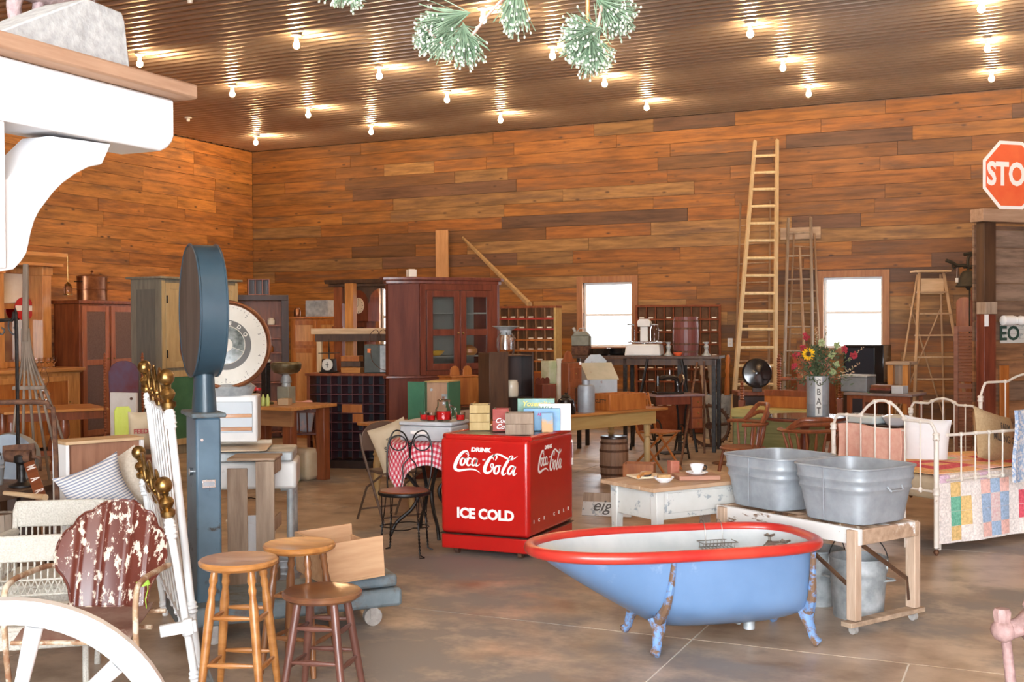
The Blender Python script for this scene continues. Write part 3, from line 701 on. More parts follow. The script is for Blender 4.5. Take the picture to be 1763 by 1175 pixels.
# crate, pails, box beside the column
def slat_crate(label, px, Z, rz, w, d, h, name='slatted_crate', cat='crate', tilt=(0, 0), mat=None, loc=None, gap=.35, ns=3):
    p = loc if loc is not None else G(px, Z); t = thing(name, label, cat, (p.x, p.y, p.z), rot=(tilt[0], tilt[1], rz)); mt = mat or m_raw
    for x in (0, w-.02):
        mb = MB(); mb.b(x, x+.02, .012, d-.012, 0, h); mb.build('end_board', mt, t, bev=.002)
    sh = h/(ns+gap*(ns-1))
    for y in (0, d-.012):
        for i in range(ns):
            z = i*sh*(1+gap); mb = MB(); mb.b(0, w, y, y+.012, z, z+sh); mb.build('slat', mt, t, bev=.002)
    for i in range(3):
        dd = (d-.03)/3; mb = MB(); mb.b(.021, w-.021, .013+i*dd, .013+i*dd+dd-.006, .0, .012); mb.build('bottom_slat', mt, t, bev=.002)
    return t
p = G(388, 6.85)
t = thing('standing_crate', 'tall weathered slatted crate standing on end beside the blue column', 'crate', (p.x, p.y, 0), .46)
for x, w_ in ((0, .12), (.17, .11)):
    mb = MB(); mb.b(x, x+w_, 0, .018, .02, .80 if x == 0 else .84); mb.build('slat', m_raw, t, bev=.003)
for z_ in (.10, .42, .76): mb = MB(); mb.b(.266, .28, .02, .258, z_, z_+.08); mb.build('side_slat', m_raw, t, bev=.003)
mb = MB(); mb.b(0, .285, .0, .28, .845, .86); mb.build('end_board', m_rawx, t, bev=.003)
mb = MB(); mb.b(0, .285, .0, .28, .0, .018); mb.build('end_board', m_rawx, t, bev=.003)
def bucket(name, label, loc, r, h, m, bail=True, cat='pail', handles=False, fill=None, bands=2, k=.78, rim=None, group=None, ear=True):
    t = thing(name, label, cat, loc, group=group); mb = MB()
    rb_ = r*k; pr = [(rb_, 0)]
    for i in range(1, 20):
        f = i/20; rr = rb_+(r-rb_)*f
        if bands and any(abs(f-b_) < .026 for b_ in [(.62+.2*q) for q in range(bands)]): rr += .005
        pr.append((rr, h*f))
    pr += [(r, h), (r+.005, h+.002), (r+.004, h+.008), (r-.004, h+.006), (r-.006, h-.005), (rb_-.004, .012), (0, .012)]
    mb.lathe(pr, 32); mb.build('body', m, t)
    if bail:
        mb = MB(); mb.tube([((r+.004)*cos(pi*q/16), 0+.10*sin(pi*q/16)*0, h-.02+(r*1.05)*sin(pi*q/16)) for q in range(17)], .0035, 6); mb.build('bail_handle', m_black, t)
    if ear:
        for s in (-1, 1): mb = MB(); mb.b(s*r-.004, s*r+.004, -.02, .02, h-.05, h+.005); mb.build('ear', m, t)
    if handles:
        for s in (-1, 1):
            mb = MB(); mb.tube([(s*(r*.93+.05*sin(pi*q/8)), -.05+.1*q/8, h*.66) for q in range(9)], .006, 6); mb.build('side_handle', m, t)
    if fill: mb = MB(); mb.lathe([(r*.9, h*.8), (0, h*.82)], 24); mb.build('rusty_inside', fill, t)
    return t
p = G(430, 7.5); bucket('plastic_pail', 'white plastic pail behind the weathered standing crate', (p.x, p.y, 0), .16, .38, M('white_plastic', (.74, .76, .78), (.72, .74, .78), 3, rough=.35), bands=0)
p = G(486, 7.15); bucket('galvanised_pail', 'galvanised pail on the floor right of the weathered standing crate', (p.x, p.y, 0), .11, .20, m_galv)
# open wooden shipping box tilted on the scale base
p = G(575, 6.25); t = thing('wooden_box', 'open pale plywood box resting on the scale base behind the stools', 'box', (p.x-.02, p.y+.07, .285), rot=(0, R(-3), .95))
m_ply = wood('pale_box_wood', (.48, .27, .14), (.60, .37, .21), 'x', rough=.6)
W_, D_, H_ = .34, .46, .22
mb = MB(); mb.b(-W_/2, W_/2, -D_/2, D_/2, 0, .012); mb.build('bottom_board', m_ply, t, bev=.002)
for y in (-D_/2, D_/2-.014):
    mb = MB(); mb.b(-W_/2, W_/2, y, y+.014, .012, H_); mb.build('side_board', m_ply, t, bev=.002)
mb = MB(); mb.b(-W_/2, -W_/2+.014, -D_/2+.015, D_/2-.015, .012, H_); mb.build('side_board', m_ply, t, bev=.002)
mb = MB(); mb.b(W_/2-.014, W_/2, -D_/2+.015, D_/2-.015, .012, H_*.72); mb.build('side_board', m_ply, t, bev=.002)

# ============================================================ red drinks cooler
m_red = M('cooler_red', (.43, .009, .007), (.49, .012, .009), 2, rough=.22, coat=.5, chip=((.20, .03, .02), .22, 22, .02))
m_redb = M('cooler_base_red', (.36, .012, .01), rough=.35)
m_lw = M('lettering_white', (.86, .82, .78), rough=.5)
m_lid = M('dark_steel_lid', (.07, .06, .06), (.14, .12, .12), 5, rough=.3, metal=.6)
c0 = F(766, 951); c0 = V((-3.93, 7.30, 0)); CW, CD, CH = .70, .84, .875; CR = .0
t = thing('drinks_cooler', 'red chest cooler with white script lettering on both faces', 'cooler', c0, CR); cool = t
mb = MB(); mb.b(0, CW, 0, CD, .155, CH-.03); mb.build('cabinet', m_red, t, bev=.035, seg=5)
mb = MB()
for zz in (.86,):
    pts = [(.03, .03), (CW-.03, .03), (CW-.03, CD-.03), (.03, CD-.03)]
    mb.tube([(x, y, CH-.028) for x, y in ((.05, .022), (CW-.05, .022), (CW-.022, .05), (CW-.022, CD-.05), (CW-.05, CD-.022), (.05, CD-.022), (.022, CD-.05), (.022, .05))], .024, 10, True)
mb.build('rounded_lip', m_red, t)
mb = MB(); mb.b(.035, CW-.035, .035, CD-.035, CH-.06, CH-.012); mb.build('lid', m_lid, t, bev=.008)
mb = MB(); mb.b(.006, CW-.006, .006, CD-.006, .045, .15); mb.build('plinth', m_red, t, bev=.01)
mb = MB(); mb.b(-.002, CW+.002, -.002, CD+.002, .150, .156); mb.build('plinth_gap', m_dark, t)
for x in (.1, CW-.1):
    for y in (.08, CD-.08):
        mb = MB(); mb.tube([(x-.015, y, .024), (x+.015, y, .024)], .024, 14); mb.b(x-.025, x+.025, y-.025, y+.025, .035, .046); mb.build('caster', m_rust, t)
# script logo, drawn as pen strokes: points in a 510 x 220 field, (x, y, half-width)
STR = [
 # C of the first word, swash underneath
 [(288,118,4),(302,100,7),(300,86,6),(284,84,8),(262,92,11)] if 0 else [(118,22,3),(112,6,6),(98,2,8),(70,16,12),(40,55,14),(18,100,15),(10,135,14),(20,152,13),(45,158,11),(90,150,8),(130,144,7),(165,146,6),(190,156,4),(212,172,1)],
 [(100,20,4),(110,24,5),(118,34,6),(112,48,3)],
 # o
 [(82,56,5),(66,66,8),(56,92,9),(60,112,8),(74,112,7),(88,94,8),(92,70,7),(82,56,5),(96,62,3),(110,58,3)],
 # c
 [(140,62,6),(128,56,6),(114,68,9),(106,96,10),(114,114,8),(130,110,6),(146,96,4)],
 # a
 [(178,60,6),(160,60,8),(148,84,9),(148,108,9),(162,112,7),(176,92,5),(188,62,6),(178,96,9),(180,114,8),(196,110,4),(206,100,3)],
 # hyphen
 [(232,66,6),(246,64,6)],
 # C of the second word
 [(330,62,4),(340,40,6),(334,26,6),(314,28,9),(286,50,12),(262,90,14),(246,130,15),(248,158,13),(268,166,10),(292,152,7),(310,124,6),(312,98,5),(302,92,4),(292,104,4),(300,126,4),(310,128,3)],
 # long swash over the top ending in the flag
 [(316,60,3),(310,40,4),(320,22,5),(346,16,7),(380,26,8),(420,46,7),(446,48,6),(462,34,5),(456,24,4),(440,30,4),(436,46,4),(448,54,5),(470,46,4),(498,24,1)],
 # o
 [(352,104,5),(334,112,8),(320,140,9),(322,164,9),(338,168,7),(352,148,8),(358,120,7),(352,104,5),(370,106,3)],
 # l
 [(440,46,6),(424,66,10),(400,110,11),(382,150,10),(384,172,9),(398,172,5),(410,158,3)],
 # a
 [(470,106,6),(450,104,8),(430,130,9),(426,160,9),(440,166,7),(456,142,5),(480,108,7),(466,150,9),(468,172,8),(482,164,4),(490,158,2)],
]
def script_logo(parent, name, P, m):
    """P(x, y) places a field point on the face"""
    mb = MB()
    for st in STR:
        pts = smoothpath([(a, b_, w) for a, b_, w in st], 5)
        L_, Rr = [], []
        for i, p in enumerate(pts):
            q = pts[min(i+1, len(pts)-1)]-pts[max(i-1, 0)]; q = V((q.x, q.y)); q.normalize() if q.length else None
            # broad-nib pen: wider when travelling down
            wd_ = max(p.z, .6)*.92; nx, ny = -q.y, q.x
            L_.append(P(p.x+nx*wd_, p.y+ny*wd_)); Rr.append(P(p.x-nx*wd_, p.y-ny*wd_))
        n = len(pts); mb.add(L_+Rr, [(i, i+1, n+i+1, n+i) for i in range(n-1)])
        for e in (0, n-1):
            p = pts[e]; w_ = max(p.z, .6)*.92; c_ = [P(p.x+w_*cos(k*pi/4), p.y+w_*sin(k*pi/4)) for k in range(8)]; mb.add(c_, [tuple(range(8))])
    me = mb.mesh(name, smooth=False)
    o = bpy.data.objects.new(name, me); me.materials.append(m); C.objects.link(o); o.parent = parent; return o
# front face: field 510 wide -> 0.105 .. 0.60 m, z by photo
def loc_of(px, py):   # photo pixel -> local x,z on the front face
    v = ray(px, py); k = (c0.y-EYE.y)/v.y; q = EYE+v*k; return q.x-c0.x, q.z
xa, za = loc_of(740+185/4.52, 720+250/4.52); xb_, zb_ = loc_of(740+695/4.52, 720+285/4.52)
xc_, zc_ = loc_of(740+200/4.52, 720+420/4.52)
sxx = (xb_-xa)/510.0
ksc = (loc_of(740+440/4.52, 720+262/4.52)[1]-loc_of(740+440/4.52, 720+445/4.52)[1])/185.0
ztop = loc_of(740+280/4.52, 720+256/4.52)[1]
script_logo(t, 'lettering', lambda x, y: (xa+x*sxx, -.0015, ztop-y*ksc), m_lw)
xd_, zd_ = loc_of(740+395/4.52, 720+250/4.52)
lettering('DRINK', m_lw, t, (xd_, -.001, zd_), (pi/2, 0, 0), .040, .0022, .15, 1.25)
xi, zi = loc_of(740+430/4.52, 720+755/4.52); x0i = loc_of(740+228/4.52, 0+887)[0]; x1i = loc_of(740+632/4.52, 887)[0]
o = lettering('ICE COLD', m_lw, t, (xi, -.001, zi), (pi/2, 0, 0), .098, .0045, 0, 1.0)
o.scale = (1.02, 1, 1)
# side face: pressed lettering
sy0, sy1 = .16, .62
script_logo(t, 'lettering', lambda x, y: (CW+.0015, sy0+x*(sy1-sy0)/510, ztop-.002-y*ksc*1.05), m_lw)
lettering('DRINK', m_lw, t, (CW+.001, sy0+.19, zd_+.002), (pi/2, 0, pi/2), .036, .0018, .15, 1.2)
for i, ch in enumerate('ICE COLD'):
    if ch != ' ': lettering(ch, m_lw, t, (CW+.001, .085+i*.092, .262), (pi/2, 0, pi/2), .034, .001)
mb = MB(); mb.b(CW-.002, CW+.004, .80, .822, CH-.12, CH-.10); mb.tube([(CW+.006, .812, CH-.11), (CW+.006, .812, CH-.24)], .0016, 4); mb.b(CW+.003, CW+.006, .80, .824, CH-.29, CH-.24); mb.build('price_tag', m_tagw, t, smooth=False)
# --- on the cooler
def boxcrate(label, loc, rz, w, d, h, m, ns=3, name='wooden_crate', open_=True, th=.012, lab=None):
    t = thing(name, label, 'crate', loc, rz)
    for x in (0, w-th):
        mb = MB(); mb.b(x, x+th, th, d-th, 0, h); mb.build('end_board', m[0], t, bev=.002)
    for y in (0, d-th):
        for i in range(ns):
            mb = MB(); mb.b(0, w, y, y+th, h*i/ns+.001, h*(i+1)/ns-.002); mb.build('slat', m[1], t, bev=.0015)
    mb = MB(); mb.b(th, w-th, th, d-th, 0, .01); mb.build('bottom_board', m[1], t)
    return t
m_yel = wood('yellowed_pine', (.42, .28, .09), (.56, .40, .17), 'z', rough=.6)
zt = CH-.012
def cl(x, y): return (c0.x+x, c0.y+y, zt+.004)
boxcrate('yellowed wooden crate standing at the left end of the cooler lid', cl(.09, .30), .42, .15, .22, .19, (m_grey, m_yel), 3)
tt = boxcrate('small faded red drinks crate on the cooler lid between the yellowed and grey crates', cl(.285, .29), .35, .12, .16, .165, (m_grey, M('faded_red_crate', (.33, .035, .025), (.42, .08, .06), 9, rough=.6, chip=((.3, .25, .2), .30, 9, .04))), 2)
lettering('Coca', m_lw, tt, (.07, -.002, .08), (pi/2, 0, 0), .05, .001, .4)
lettering('Cola', m_lw, tt, (.07, -.002, .035), (pi/2, 0, 0), .05, .001, .4)
boxcrate('grey bare-board crate on the cooler lid with picture books behind', cl(.48, .09), .38, .20, .18, .155, (m_grey, m_raw), 2)
def flatbox(name, label, cat, loc, rz, w, d, h, m, rot=None, bev=.003, group=None):
    mb = MB(); mb.b(0, w, 0, d, 0, h); o = mb.build(name, m, None, bev=bev, loc=loc, rz=rz)
    if rot: o.rotation_euler = rot
    tag(o, label, cat, group); return o
# picture-covered game boxes
m_bk1 = M('green_sky_picture', (.10, .24, .10), (.16, .36, .40), 8, rough=.35)
m_bk2 = M('blue_picture', (.08, .26, .52), (.16, .40, .66), 5, rough=.35)
m_bk3 = M('white_blue_picture', (.72, .72, .74), (.40, .50, .66), 4, rough=.35, ramp=(.5, .62))
m_bk4 = M('orange_blue_picture', (.60, .36, .16), (.22, .40, .58), 6, rough=.4, ramp=(.45, .55))
b1 = flatbox('game_box', 'green and sky-blue pictured box standing tallest behind the crates on the cooler', 'game box', cl(.38, .52), .38, .28, .035, .23, m_bk1)
lettering('Yosemite', M('yellow_print', (.8, .62, .1), rough=.5), b1, (.14, -.002, .19), (pi/2, 0, 0), .055, .001, .25)
b2 = flatbox('game_box', 'blue pictured box lying open just above the grey crate', 'game box', cl(.47, .43), .38, .27, .03, .165, m_bk2)
lettering('ANIMALS', M('magenta_print', (.5, .03, .22), rough=.5), b2, (.16, -.002, .12), (pi/2, 0, 0), .028, .001)
b3 = flatbox('magazine', 'white and blue magazine leaning open beside the black kettle', 'magazine', cl(.56, .50), .38, .24, .012, .20, m_bk3, rot=(R(-12), 0, .38))
lettering('Wild', M('green_print', (.05, .2, .08), rough=.5), b3, (.05, -.002, .16), (pi/2, 0, 0), .05, .001, .2)
flatbox('picture_card', 'small orange and blue picture card standing on the cooler right of the crates', 'card', cl(.645, .36), .55, .085, .012, .14, m_bk4)

# ============================================================ bathtub
m_tubblue = M('tub_blue', (.12, .215, .38), (.145, .25, .43), 3, rough=.3, coat=.25, chip=((.34, .42, .56), .30, 7, .12), bump=.02)
m_tubin = M('tub_enamel', (.48, .52, .53), (.58, .61, .61), 5, rough=.25, coat=.3, chip=((.70, .30, .27), .30, 2.6, .08))
m_tubred = M('tub_rim_red', (.46, .022, .018), (.54, .05, .03), 4, rough=.32, coat=.3, chip=((.68, .40, .26), .27, 14, .02))
m_flake = M('flaking_blue_rust', (.12, .24, .46), (.14, .26, .48), 6, rough=.6, chip=((.16, .09, .05), .50, 18, .05))
e0, e1 = F(907, 937, .53), F(1408, 917, .53); ax = (e1-e0); TL = 1.48
RT = math.atan2(ax.y, ax.x)+.05; mid = (e0+e1)/2+V((.0, -.07, 0))
t = thing('bathtub', 'slipper bathtub painted blue with a red rolled rim, white inside, on clawed feet', 'bathtub', (mid.x, mid.y, 0), RT); tub = t
HW, ZR = .338, .515
def ring(t_, inn=0.0, n=72):
    """t_ 0 rim .. 1 bottom; outline centred near x=0; left end sloped, right end square"""
    xl = -TL/2+.62*t_**1.05; xr = TL/2-.04*t_-.14*max(0, t_-.8)/.2*max(0, t_-.8)/.2
    s_ = min(1, max(0, (t_-.55)/.45)); w = HW*(1-.10*t_)*(1-s_**2.4*.55)
    xl += inn; xr -= inn; w -= inn; out = []
    cx_ = xl+ (xr-xl)*.42
    for k in range(n):
        a = 2*pi*k/n; c_, s2 = cos(a), sin(a)
        e = 2/2.2 if c_ < 0 else 2/4.2
        ey = 2/2.2 if c_ < 0 else 2/3.4
        rx = (xr-cx_) if c_ >= 0 else (cx_-xl)
        x = cx_+math.copysign(abs(c_)**e, c_)*rx; y = math.copysign(abs(s2)**ey, s2)*w
        out.append((x, y))
    return out
def hull(inn, zb, lv=18, zr=ZR):
    mb = MB(); vs = []; n = 72
    for i in range(lv+1):
        t_ = i/lv; z = zr-(zr-zb)*(t_**.92)
        for x, y in ring(t_, inn): vs.append((x, y, z))
    fs = [(i*n+k, i*n+(k+1) % n, (i+1)*n+(k+1) % n, (i+1)*n+k) for i in range(lv) for k in range(n)]
    fs.append(tuple(range(lv*n, (lv+1)*n))); mb.add(vs, fs); return mb
hull(0, .115).build('outer_shell', m_tubblue, t)
hull(.02, .14).build('basin', m_tubin, t)
mb = MB(); mb.tube([(x*1.012, y*1.05, ZR+.004) for x, y in ring(0)], .030, 12, True, 1.0); mb.build('rolled_rim', m_tubred, t)
# seam straps and feet
def side_pt(x, z, s, off=.004):
    t_ = ((ZR-z)/(ZR-.115)); t_ = max(0, t_)**(1/.92); rg = ring(min(1, t_)); ys = [abs(y) for (xx, y) in rg if abs(xx-x) < .05]
    return (x, s*(max(ys)+off if ys else .1), z)
for x, s in ((-.115, -1), (-.115, 1), (TL/2-.085, -1), (TL/2-.085, 1)):
    pts = [side_pt(x-.10*max(0, (.5-z))*(1 if x < 0 else -.1), z, s, .0) for z in (.49, .44, .38, .32, .26, .21, .18)]
    mb = MB(); mb.tube(pts, [.014, .015, .017, .02, .023, .028, .034], 8); mb.build('leg_strap', m_flake, t)
    q = V(pts[-1]); sg = 1 if x > 0 else -1
    mb = MB(); mb.tube(smoothpath([(q.x, q.y*.9, q.z), (q.x+sg*.0, q.y*1.0, .13), (q.x+sg*.012, q.y*1.06, .08), (q.x+sg*.02, q.y*1.12, .04), (q.x+sg*.04, q.y*1.2, .014)], 4), [.05]*2+[.045, .04, .036, .032, .03, .028, .026, .025, .024, .024, .024, .025, .027, .028, .022], 10, False, .7)
    mb.build('foot', m_flake, t)
mb = MB(); mb.tube([(.42, -.02, .12), (.42, -.02, .05)], .03, 14); mb.tube([(.36, .05, .12), (.36, .05, .09), (.40, .05, .07)], .02, 10); mb.build('drain_pipe', m_galvd, t)
# taps and soap rack
mb = MB()
q = (TL/2-.12, .0, ZR-.05)
for y in (-.09, .09):
    mb.tube([(q[0]+.06, y, q[2]), (q[0]-.03, y, q[2])], .016, 10); mb.ball((q[0]-.03, y, q[2]), .022, 12)
    mb.tube([(q[0]-.03, y, q[2]), (q[0]-.03, y, q[2]+.04)], .008, 8)
    for a in range(4): mb.tube([(q[0]-.03, y, q[2]+.045), (q[0]-.03+.03*cos(a*pi/2), y+.03*sin(a*pi/2), q[2]+.05)], .006, 6)
mb.tube([(q[0]-.03, -.09, q[2]), (q[0]-.03, .09, q[2])], .014, 10); mb.tube(smoothpath([(q[0]-.03, 0, q[2]), (q[0]-.09, 0, q[2]+.015), (q[0]-.12, 0, q[2]-.03)], 4), .012, 8)
mb.build('taps', M('tarnished_nickel', (.30, .27, .24), (.45, .42, .38), 12, rough=.3, metal=.9), t)
t = thing('wire_soap_rack', 'wire soap rack hooked over the far red rim of the bathtub', 'soap rack', tub.location, RT)
mb = MB(); X0, Y0, Z0 = .36, .335, ZR+.035
for x in (X0-.05, X0+.05): mb.tube(smoothpath([(x, Y0+.05, Z0-.02), (x, Y0+.035, Z0+.01), (x, Y0, Z0+.008), (x, Y0-.03, Z0-.03), (x, Y0-.04, Z0-.12)], 4), .0025, 5)
for z, g_ in ((Z0-.09, .0), (Z0-.125, .012)):
    mb.tube([(X0-.1+g_, Y0-.035, z), (X0+.1-g_, Y0-.035, z), (X0+.1-g_, Y0-.13+g_, z), (X0-.1+g_, Y0-.13+g_, z)], .0028, 5, True)
for i in range(9):
    x = X0-.085+i*.021; mb.tube([(x, Y0-.035, Z0-.09), (x, Y0-.04, Z0-.125), (x, Y0-.12, Z0-.125), (x, Y0-.13, Z0-.09)], .0018, 4)
mb.build('rack', M('grey_wire', (.30, .28, .25), rough=.4, metal=.8), t)

# ============================================================ wash-tub bench with two square tubs
a = F(1475, 1098); ZBn = .56
cF, cL, cRr = F(1480, 914, ZBn), F(1250, 873, ZBn), F(1600, 900, ZBn)
u = cL-cF; wv = cRr-cF; LW = u.length*.98; LD = .50
rz = math.atan2(-u.y, -u.x)   # local +x from far-left corner to front corner
m_bw = wood('bench_timber', (.30, .19, .12), (.46, .32, .22), 'x', rough=.75, chip=((.80, .78, .76), .44, 5, .03))
m_bwz = wood('bench_leg_timber', (.36, .24, .16), (.52, .38, .28), 'z', rough=.75, chip=((.74, .66, .60), .36, 6, .04))
m_bpaint = M('flaking_white_board', (.62, .60, .58), (.68, .66, .63), 6, (.3, 1, 1), rough=.6, chip=((.20, .12, .075), .45, 6, .015))
cF = cF+V((-.005, .02, 0))
t = thing('wash_bench', 'rough timber bench on casters with flaking white paint, carrying the square wash tubs', 'bench', (cF.x, cF.y, 0), rz)
LW = 1.06
mb = MB(); mb.b(-LW, 0, 0, .028, ZBn-.085, ZBn); mb.build('long_rail', m_bpaint, t, bev=.004)
mb = MB(); mb.b(-LW, 0, LD-.028, LD, ZBn-.085, ZBn); mb.build('long_rail', m_bw, t, bev=.004)
for x in (-LW, -.5*LW, -.028): 
    mb = MB(); mb.b(x, x+.028, .03, LD-.03, ZBn-.085, ZBn-.004); mb.build('cross_rail', m_bw, t, bev=.004)
for x in (-LW+.03, -.068):
    for y in (-.022, LD-.028):
        mb = MB(); mb.b(x, x+.062, y, y+.05, .075, ZBn-.01 if y > 0 else ZBn-.006); mb.build('leg', m_bwz, t, bev=.004)
    mb = MB(); mb.b(x-.005, x+.067, -.06, LD+.06, .045, .072); mb.build('foot_board', m_rawx, t, bev=.004)
    for y in (-.0, LD-.0):
        mb = MB(); mb.tube([(x+.03, y-.012, .024), (x+.03, y+.012, .024)], .024, 14); mb.b(x+.012, x+.05, y-.014, y+.014, .024, .046); mb.build('caster', m_rub, t)
    mb = MB(); mb.tube([(x+.035, .06, ZBn-.09), (x+.035, LD-.06, .24), (x+.035, LD-.045, .12)], .013, 6, False, .35) ; mb.build('brace', m_darkbr, t)
mb = MB(); mb.tube([(-.08, .0, ZBn-.3), (-.45, .0, ZBn-.09)], .013, 6); mb.build('brace', m_darkbr, t)
mb = MB(); mb.b(-LW+.03, -.03, LD/2-.06, LD/2+.06, ZBn-.02, ZBn-.005)
mb.build('centre_board', m_bw, t, bev=.003)
benchM = Matrix.Translation((cF.x, cF.y, 0)) @ Matrix.Rotation(rz, 4, 'Z')
def sq_tub(lx, ly, label, rot=0):
    q = benchM @ V((lx, ly, ZBn+.004)); t = thing('square_wash_tub', label, 'wash tub', q, rz+rot, 'square galvanised wash tubs')
    Ht = .30
    def sq(f, off=0, n=48):
        s0 = .205+.05*f+off; out = []
        for k in range(n):
            a = 2*pi*k/n+pi/n; c_, s_ = cos(a), sin(a); e = 2/5.5
            out.append((math.copysign(abs(c_)**e, c_)*s0, math.copysign(abs(s_)**e, s_)*s0))
        return out
    mb = MB(); vs = []; lv = [0, .02]+[i/30 for i in range(2, 31)]; n = 48; rows = []
    for f in lv:
        off = 0
        for b_ in (.62, .79):
            if abs(f-b_) < .05: off = .008*cos((f-b_)/.05*pi/2)
        if f == 0: off = -.012
        rows.append([(x, y, f*Ht) for x, y in sq(f, off)])
    for f, off in ((1.0, .006), (1.0, .006), (1.02, .004), (1.01, -.004), (.9, -.006), (.5, -.005), (.05, -.005)):
        rows.append([(x, y, f*Ht) for x, y in sq(min(f, 1), off)])
    vs = [p for r_ in rows for p in r_]; N = len(rows)
    fs = [(i*n+k, i*n+(k+1) % n, (i+1)*n+(k+1) % n, (i+1)*n+k) for i in range(N-1) for k in range(n)]
    fs += [tuple(range(n-1, -1, -1)), tuple(range((N-1)*n, N*n))]; mb.add(vs, fs); mb.build('body', m_galv, t)
    mb = MB(); mb.tube([(x, y, Ht+.004) for x, y in sq(1, .004)], .006, 7, True); mb.build('wire_rim', m_galv, t)
    mb = MB(); mb.b(-.003, .003, -.262, -.257, .02, Ht); mb.build('seam', m_galv, t)
    mb = MB(); mb.tube([(.262, -.06, Ht*.7), (.28, -.05, Ht*.62), (.28, .05, Ht*.62), (.262, .06, Ht*.7)], .006, 6); mb.build('drop_handle', m_galv, t)
    return t
sq_tub(-.235, .255, 'square galvanised wash tub with ribs at the front end of the bench', 0)
sq_tub(-.80, .265, 'square galvanised wash tub on the bench nearer the white table', 0)
p = F(1477, 1078); q = G(1477, 6.45); bucket('galvanised_pail', 'battered galvanised pail with rusty inside under the wash bench, beside its front leg', (q.x, q.y, 0), .158, .33, m_galvd, bail=True, handles=True, fill=m_rust, k=.86)
q = G(1408, 6.75); bucket('galvanised_pail', 'dull galvanised pail with a black bail handle between the bathtub and the bench', (q.x, q.y, 0), .15, .32, m_galvd, bail=True, k=.72, bands=1)
# ============================================================ little white table
zt = .69
k0, k1, k2 = F(1030, 817, zt), F(1130, 842, zt), F(1285, 826, zt)
u = k0-k1; v_ = k2-k1
rz = math.atan2(v_.y, v_.x); TW = v_.length; TD = .62
print('white table', TW, u.length, rz)
TW = .84; TD = .52
t = thing('small_table', 'small chipped white table with a worn wooden top between cooler and wash tubs', 'table', (k1.x, k1.y, 0), rz)
m_wt = M('worn_white_table', (.54, .53, .49), (.60, .59, .56), 5, rough=.55, chip=((.30, .32, .33), .41, 9, .02))
m_top = wood('worn_table_top', (.36, .22, .13), (.50, .33, .21), 'x', rough=.5)
for i in range(4):
    y0 = TD*i/4; mb = MB(); mb.b(-.02, TW, y0+.001, y0+TD/4-.001, zt-.024, zt); mb.build('top_board', m_top, t, bev=.003)
mb = MB(); mb.b(.05, TW-.06, .05, .075, zt-.20, zt-.025); mb.build('apron', m_wt, t, bev=.003)
mb = MB(); mb.b(.05, TW-.06, TD-.075, TD-.05, zt-.20, zt-.025); mb.build('apron', m_wt, t, bev=.003)
for x in (.045, TW-.08):
    mb = MB(); mb.b(x, x+.022, .077, TD-.077, zt-.20, zt-.025); mb.build('apron', m_wt, t, bev=.003)
mb = MB(); mb.b(.12, TW-.13, .044, .051, zt-.165, zt-.045); mb.build('drawer', m_wt, t, bev=.002)
for x in (.03, TW-.095):
    for y in (.035, TD-.095):
        mb = MB(); mb.tap(x, x+.06, y, y+.06, 0, zt-.025, .62); mb.build('leg', m_wt, t, bev=.003)
tm = Matrix.Translation((k1.x, k1.y, 0)) @ Matrix.Rotation(rz, 4, 'Z')
def ontab(x, y, z=0.0): return tm @ V((x, y, zt+.001+z))
q = F(1112, 826, zt)
o = flatbox('folded_cloth', 'folded cream fringed cloth on the little white table under the brush', 'cloth', F(1098, 826, zt+.002), rz-.2, .20, .16, .014, M('cream_cloth', (.72, .58, .40), (.78, .66, .48), 12, rough=.9), bev=.004)
t = thing('hand_brush', 'oval wooden hairbrush with dark bristles lying on the cream cloth', 'brush', F(1112, 815, zt+.035), rz+.5)
mb = MB(); mb.ball((0, 0, 0), .06, 18, (1, .62, .22)); mb.tube([(-.05, 0, 0), (-.08, 0, -.004), (-.12, 0, -.01)], [.014, .01, .012], 8, False); mb.build('handle', m_oak, t)
mb = MB(); mb.ball((0.005, 0, -.012), .05, 16, (1, .6, .22)); mb.build('bristles', M('dark_bristle', (.02, .025, .035), rough=.9), t)
def dish(name, label, cat, loc, r, h, m, handle=False, th=.004, group=None, rz=0):
    t = thing(name, label, cat, loc, rz, group); mb = MB()
    mb.lathe([(r*.5, 0), (r*.55, .003), (r*.8, h*.45), (r, h), (r-.001, h+.003), (r-th, h), (r*.76, h*.5), (r*.5, .008), (0, .006)], 28); mb.build('bowl', m, t)
    if handle: mb = MB(); mb.tube(smoothpath([(r*.97, 0, h*.85), (r*1.35, 0, h*.75), (r*1.3, 0, h*.4), (r*.8, 0, h*.3)], 4), .004, 6); mb.build('handle', m_black, t)
    return t
m_wen = M('white_enamelware', (.82, .82, .84), rough=.15, coat=.4)
q = F(1143, 831, zt); dish('shallow_bowl', 'small white enamel bowl holding a brown sponge on the white table', 'bowl', (q.x, q.y, zt+.001), .062, .03, m_wen)
mb = MB(); mb.b(-.04, .04, -.02, .02, -.012, .014); o = mb.build('sponge', M('brown_sponge', (.38, .22, .09), (.48, .30, .14), 60, rough=.95, bump=.6), bev=.005, loc=(q.x, q.y, zt+.034), rz=.6); tag(o, 'brown brick of soap or sponge in the small white bowl', 'sponge')
q = F(1155, 818, zt); flatbox('small_red_tin', 'small reddish square tin on the white table behind the bowl', 'tin', (q.x, q.y, zt+.001), rz-.3, .06, .06, .085, M('red_brown_tin', (.34, .10, .06), (.42, .18, .12), 14, rough=.5))
q = F(1170, 829, zt); o = flatbox('bread_board', 'thick wooden board on the white table under the white cup and saucer', 'board', (q.x, q.y, zt+.001), rz-.42, .26, .17, .028, wood('board_red_brown', (.30, .13, .08), (.40, .20, .13), 'x', rough=.5))
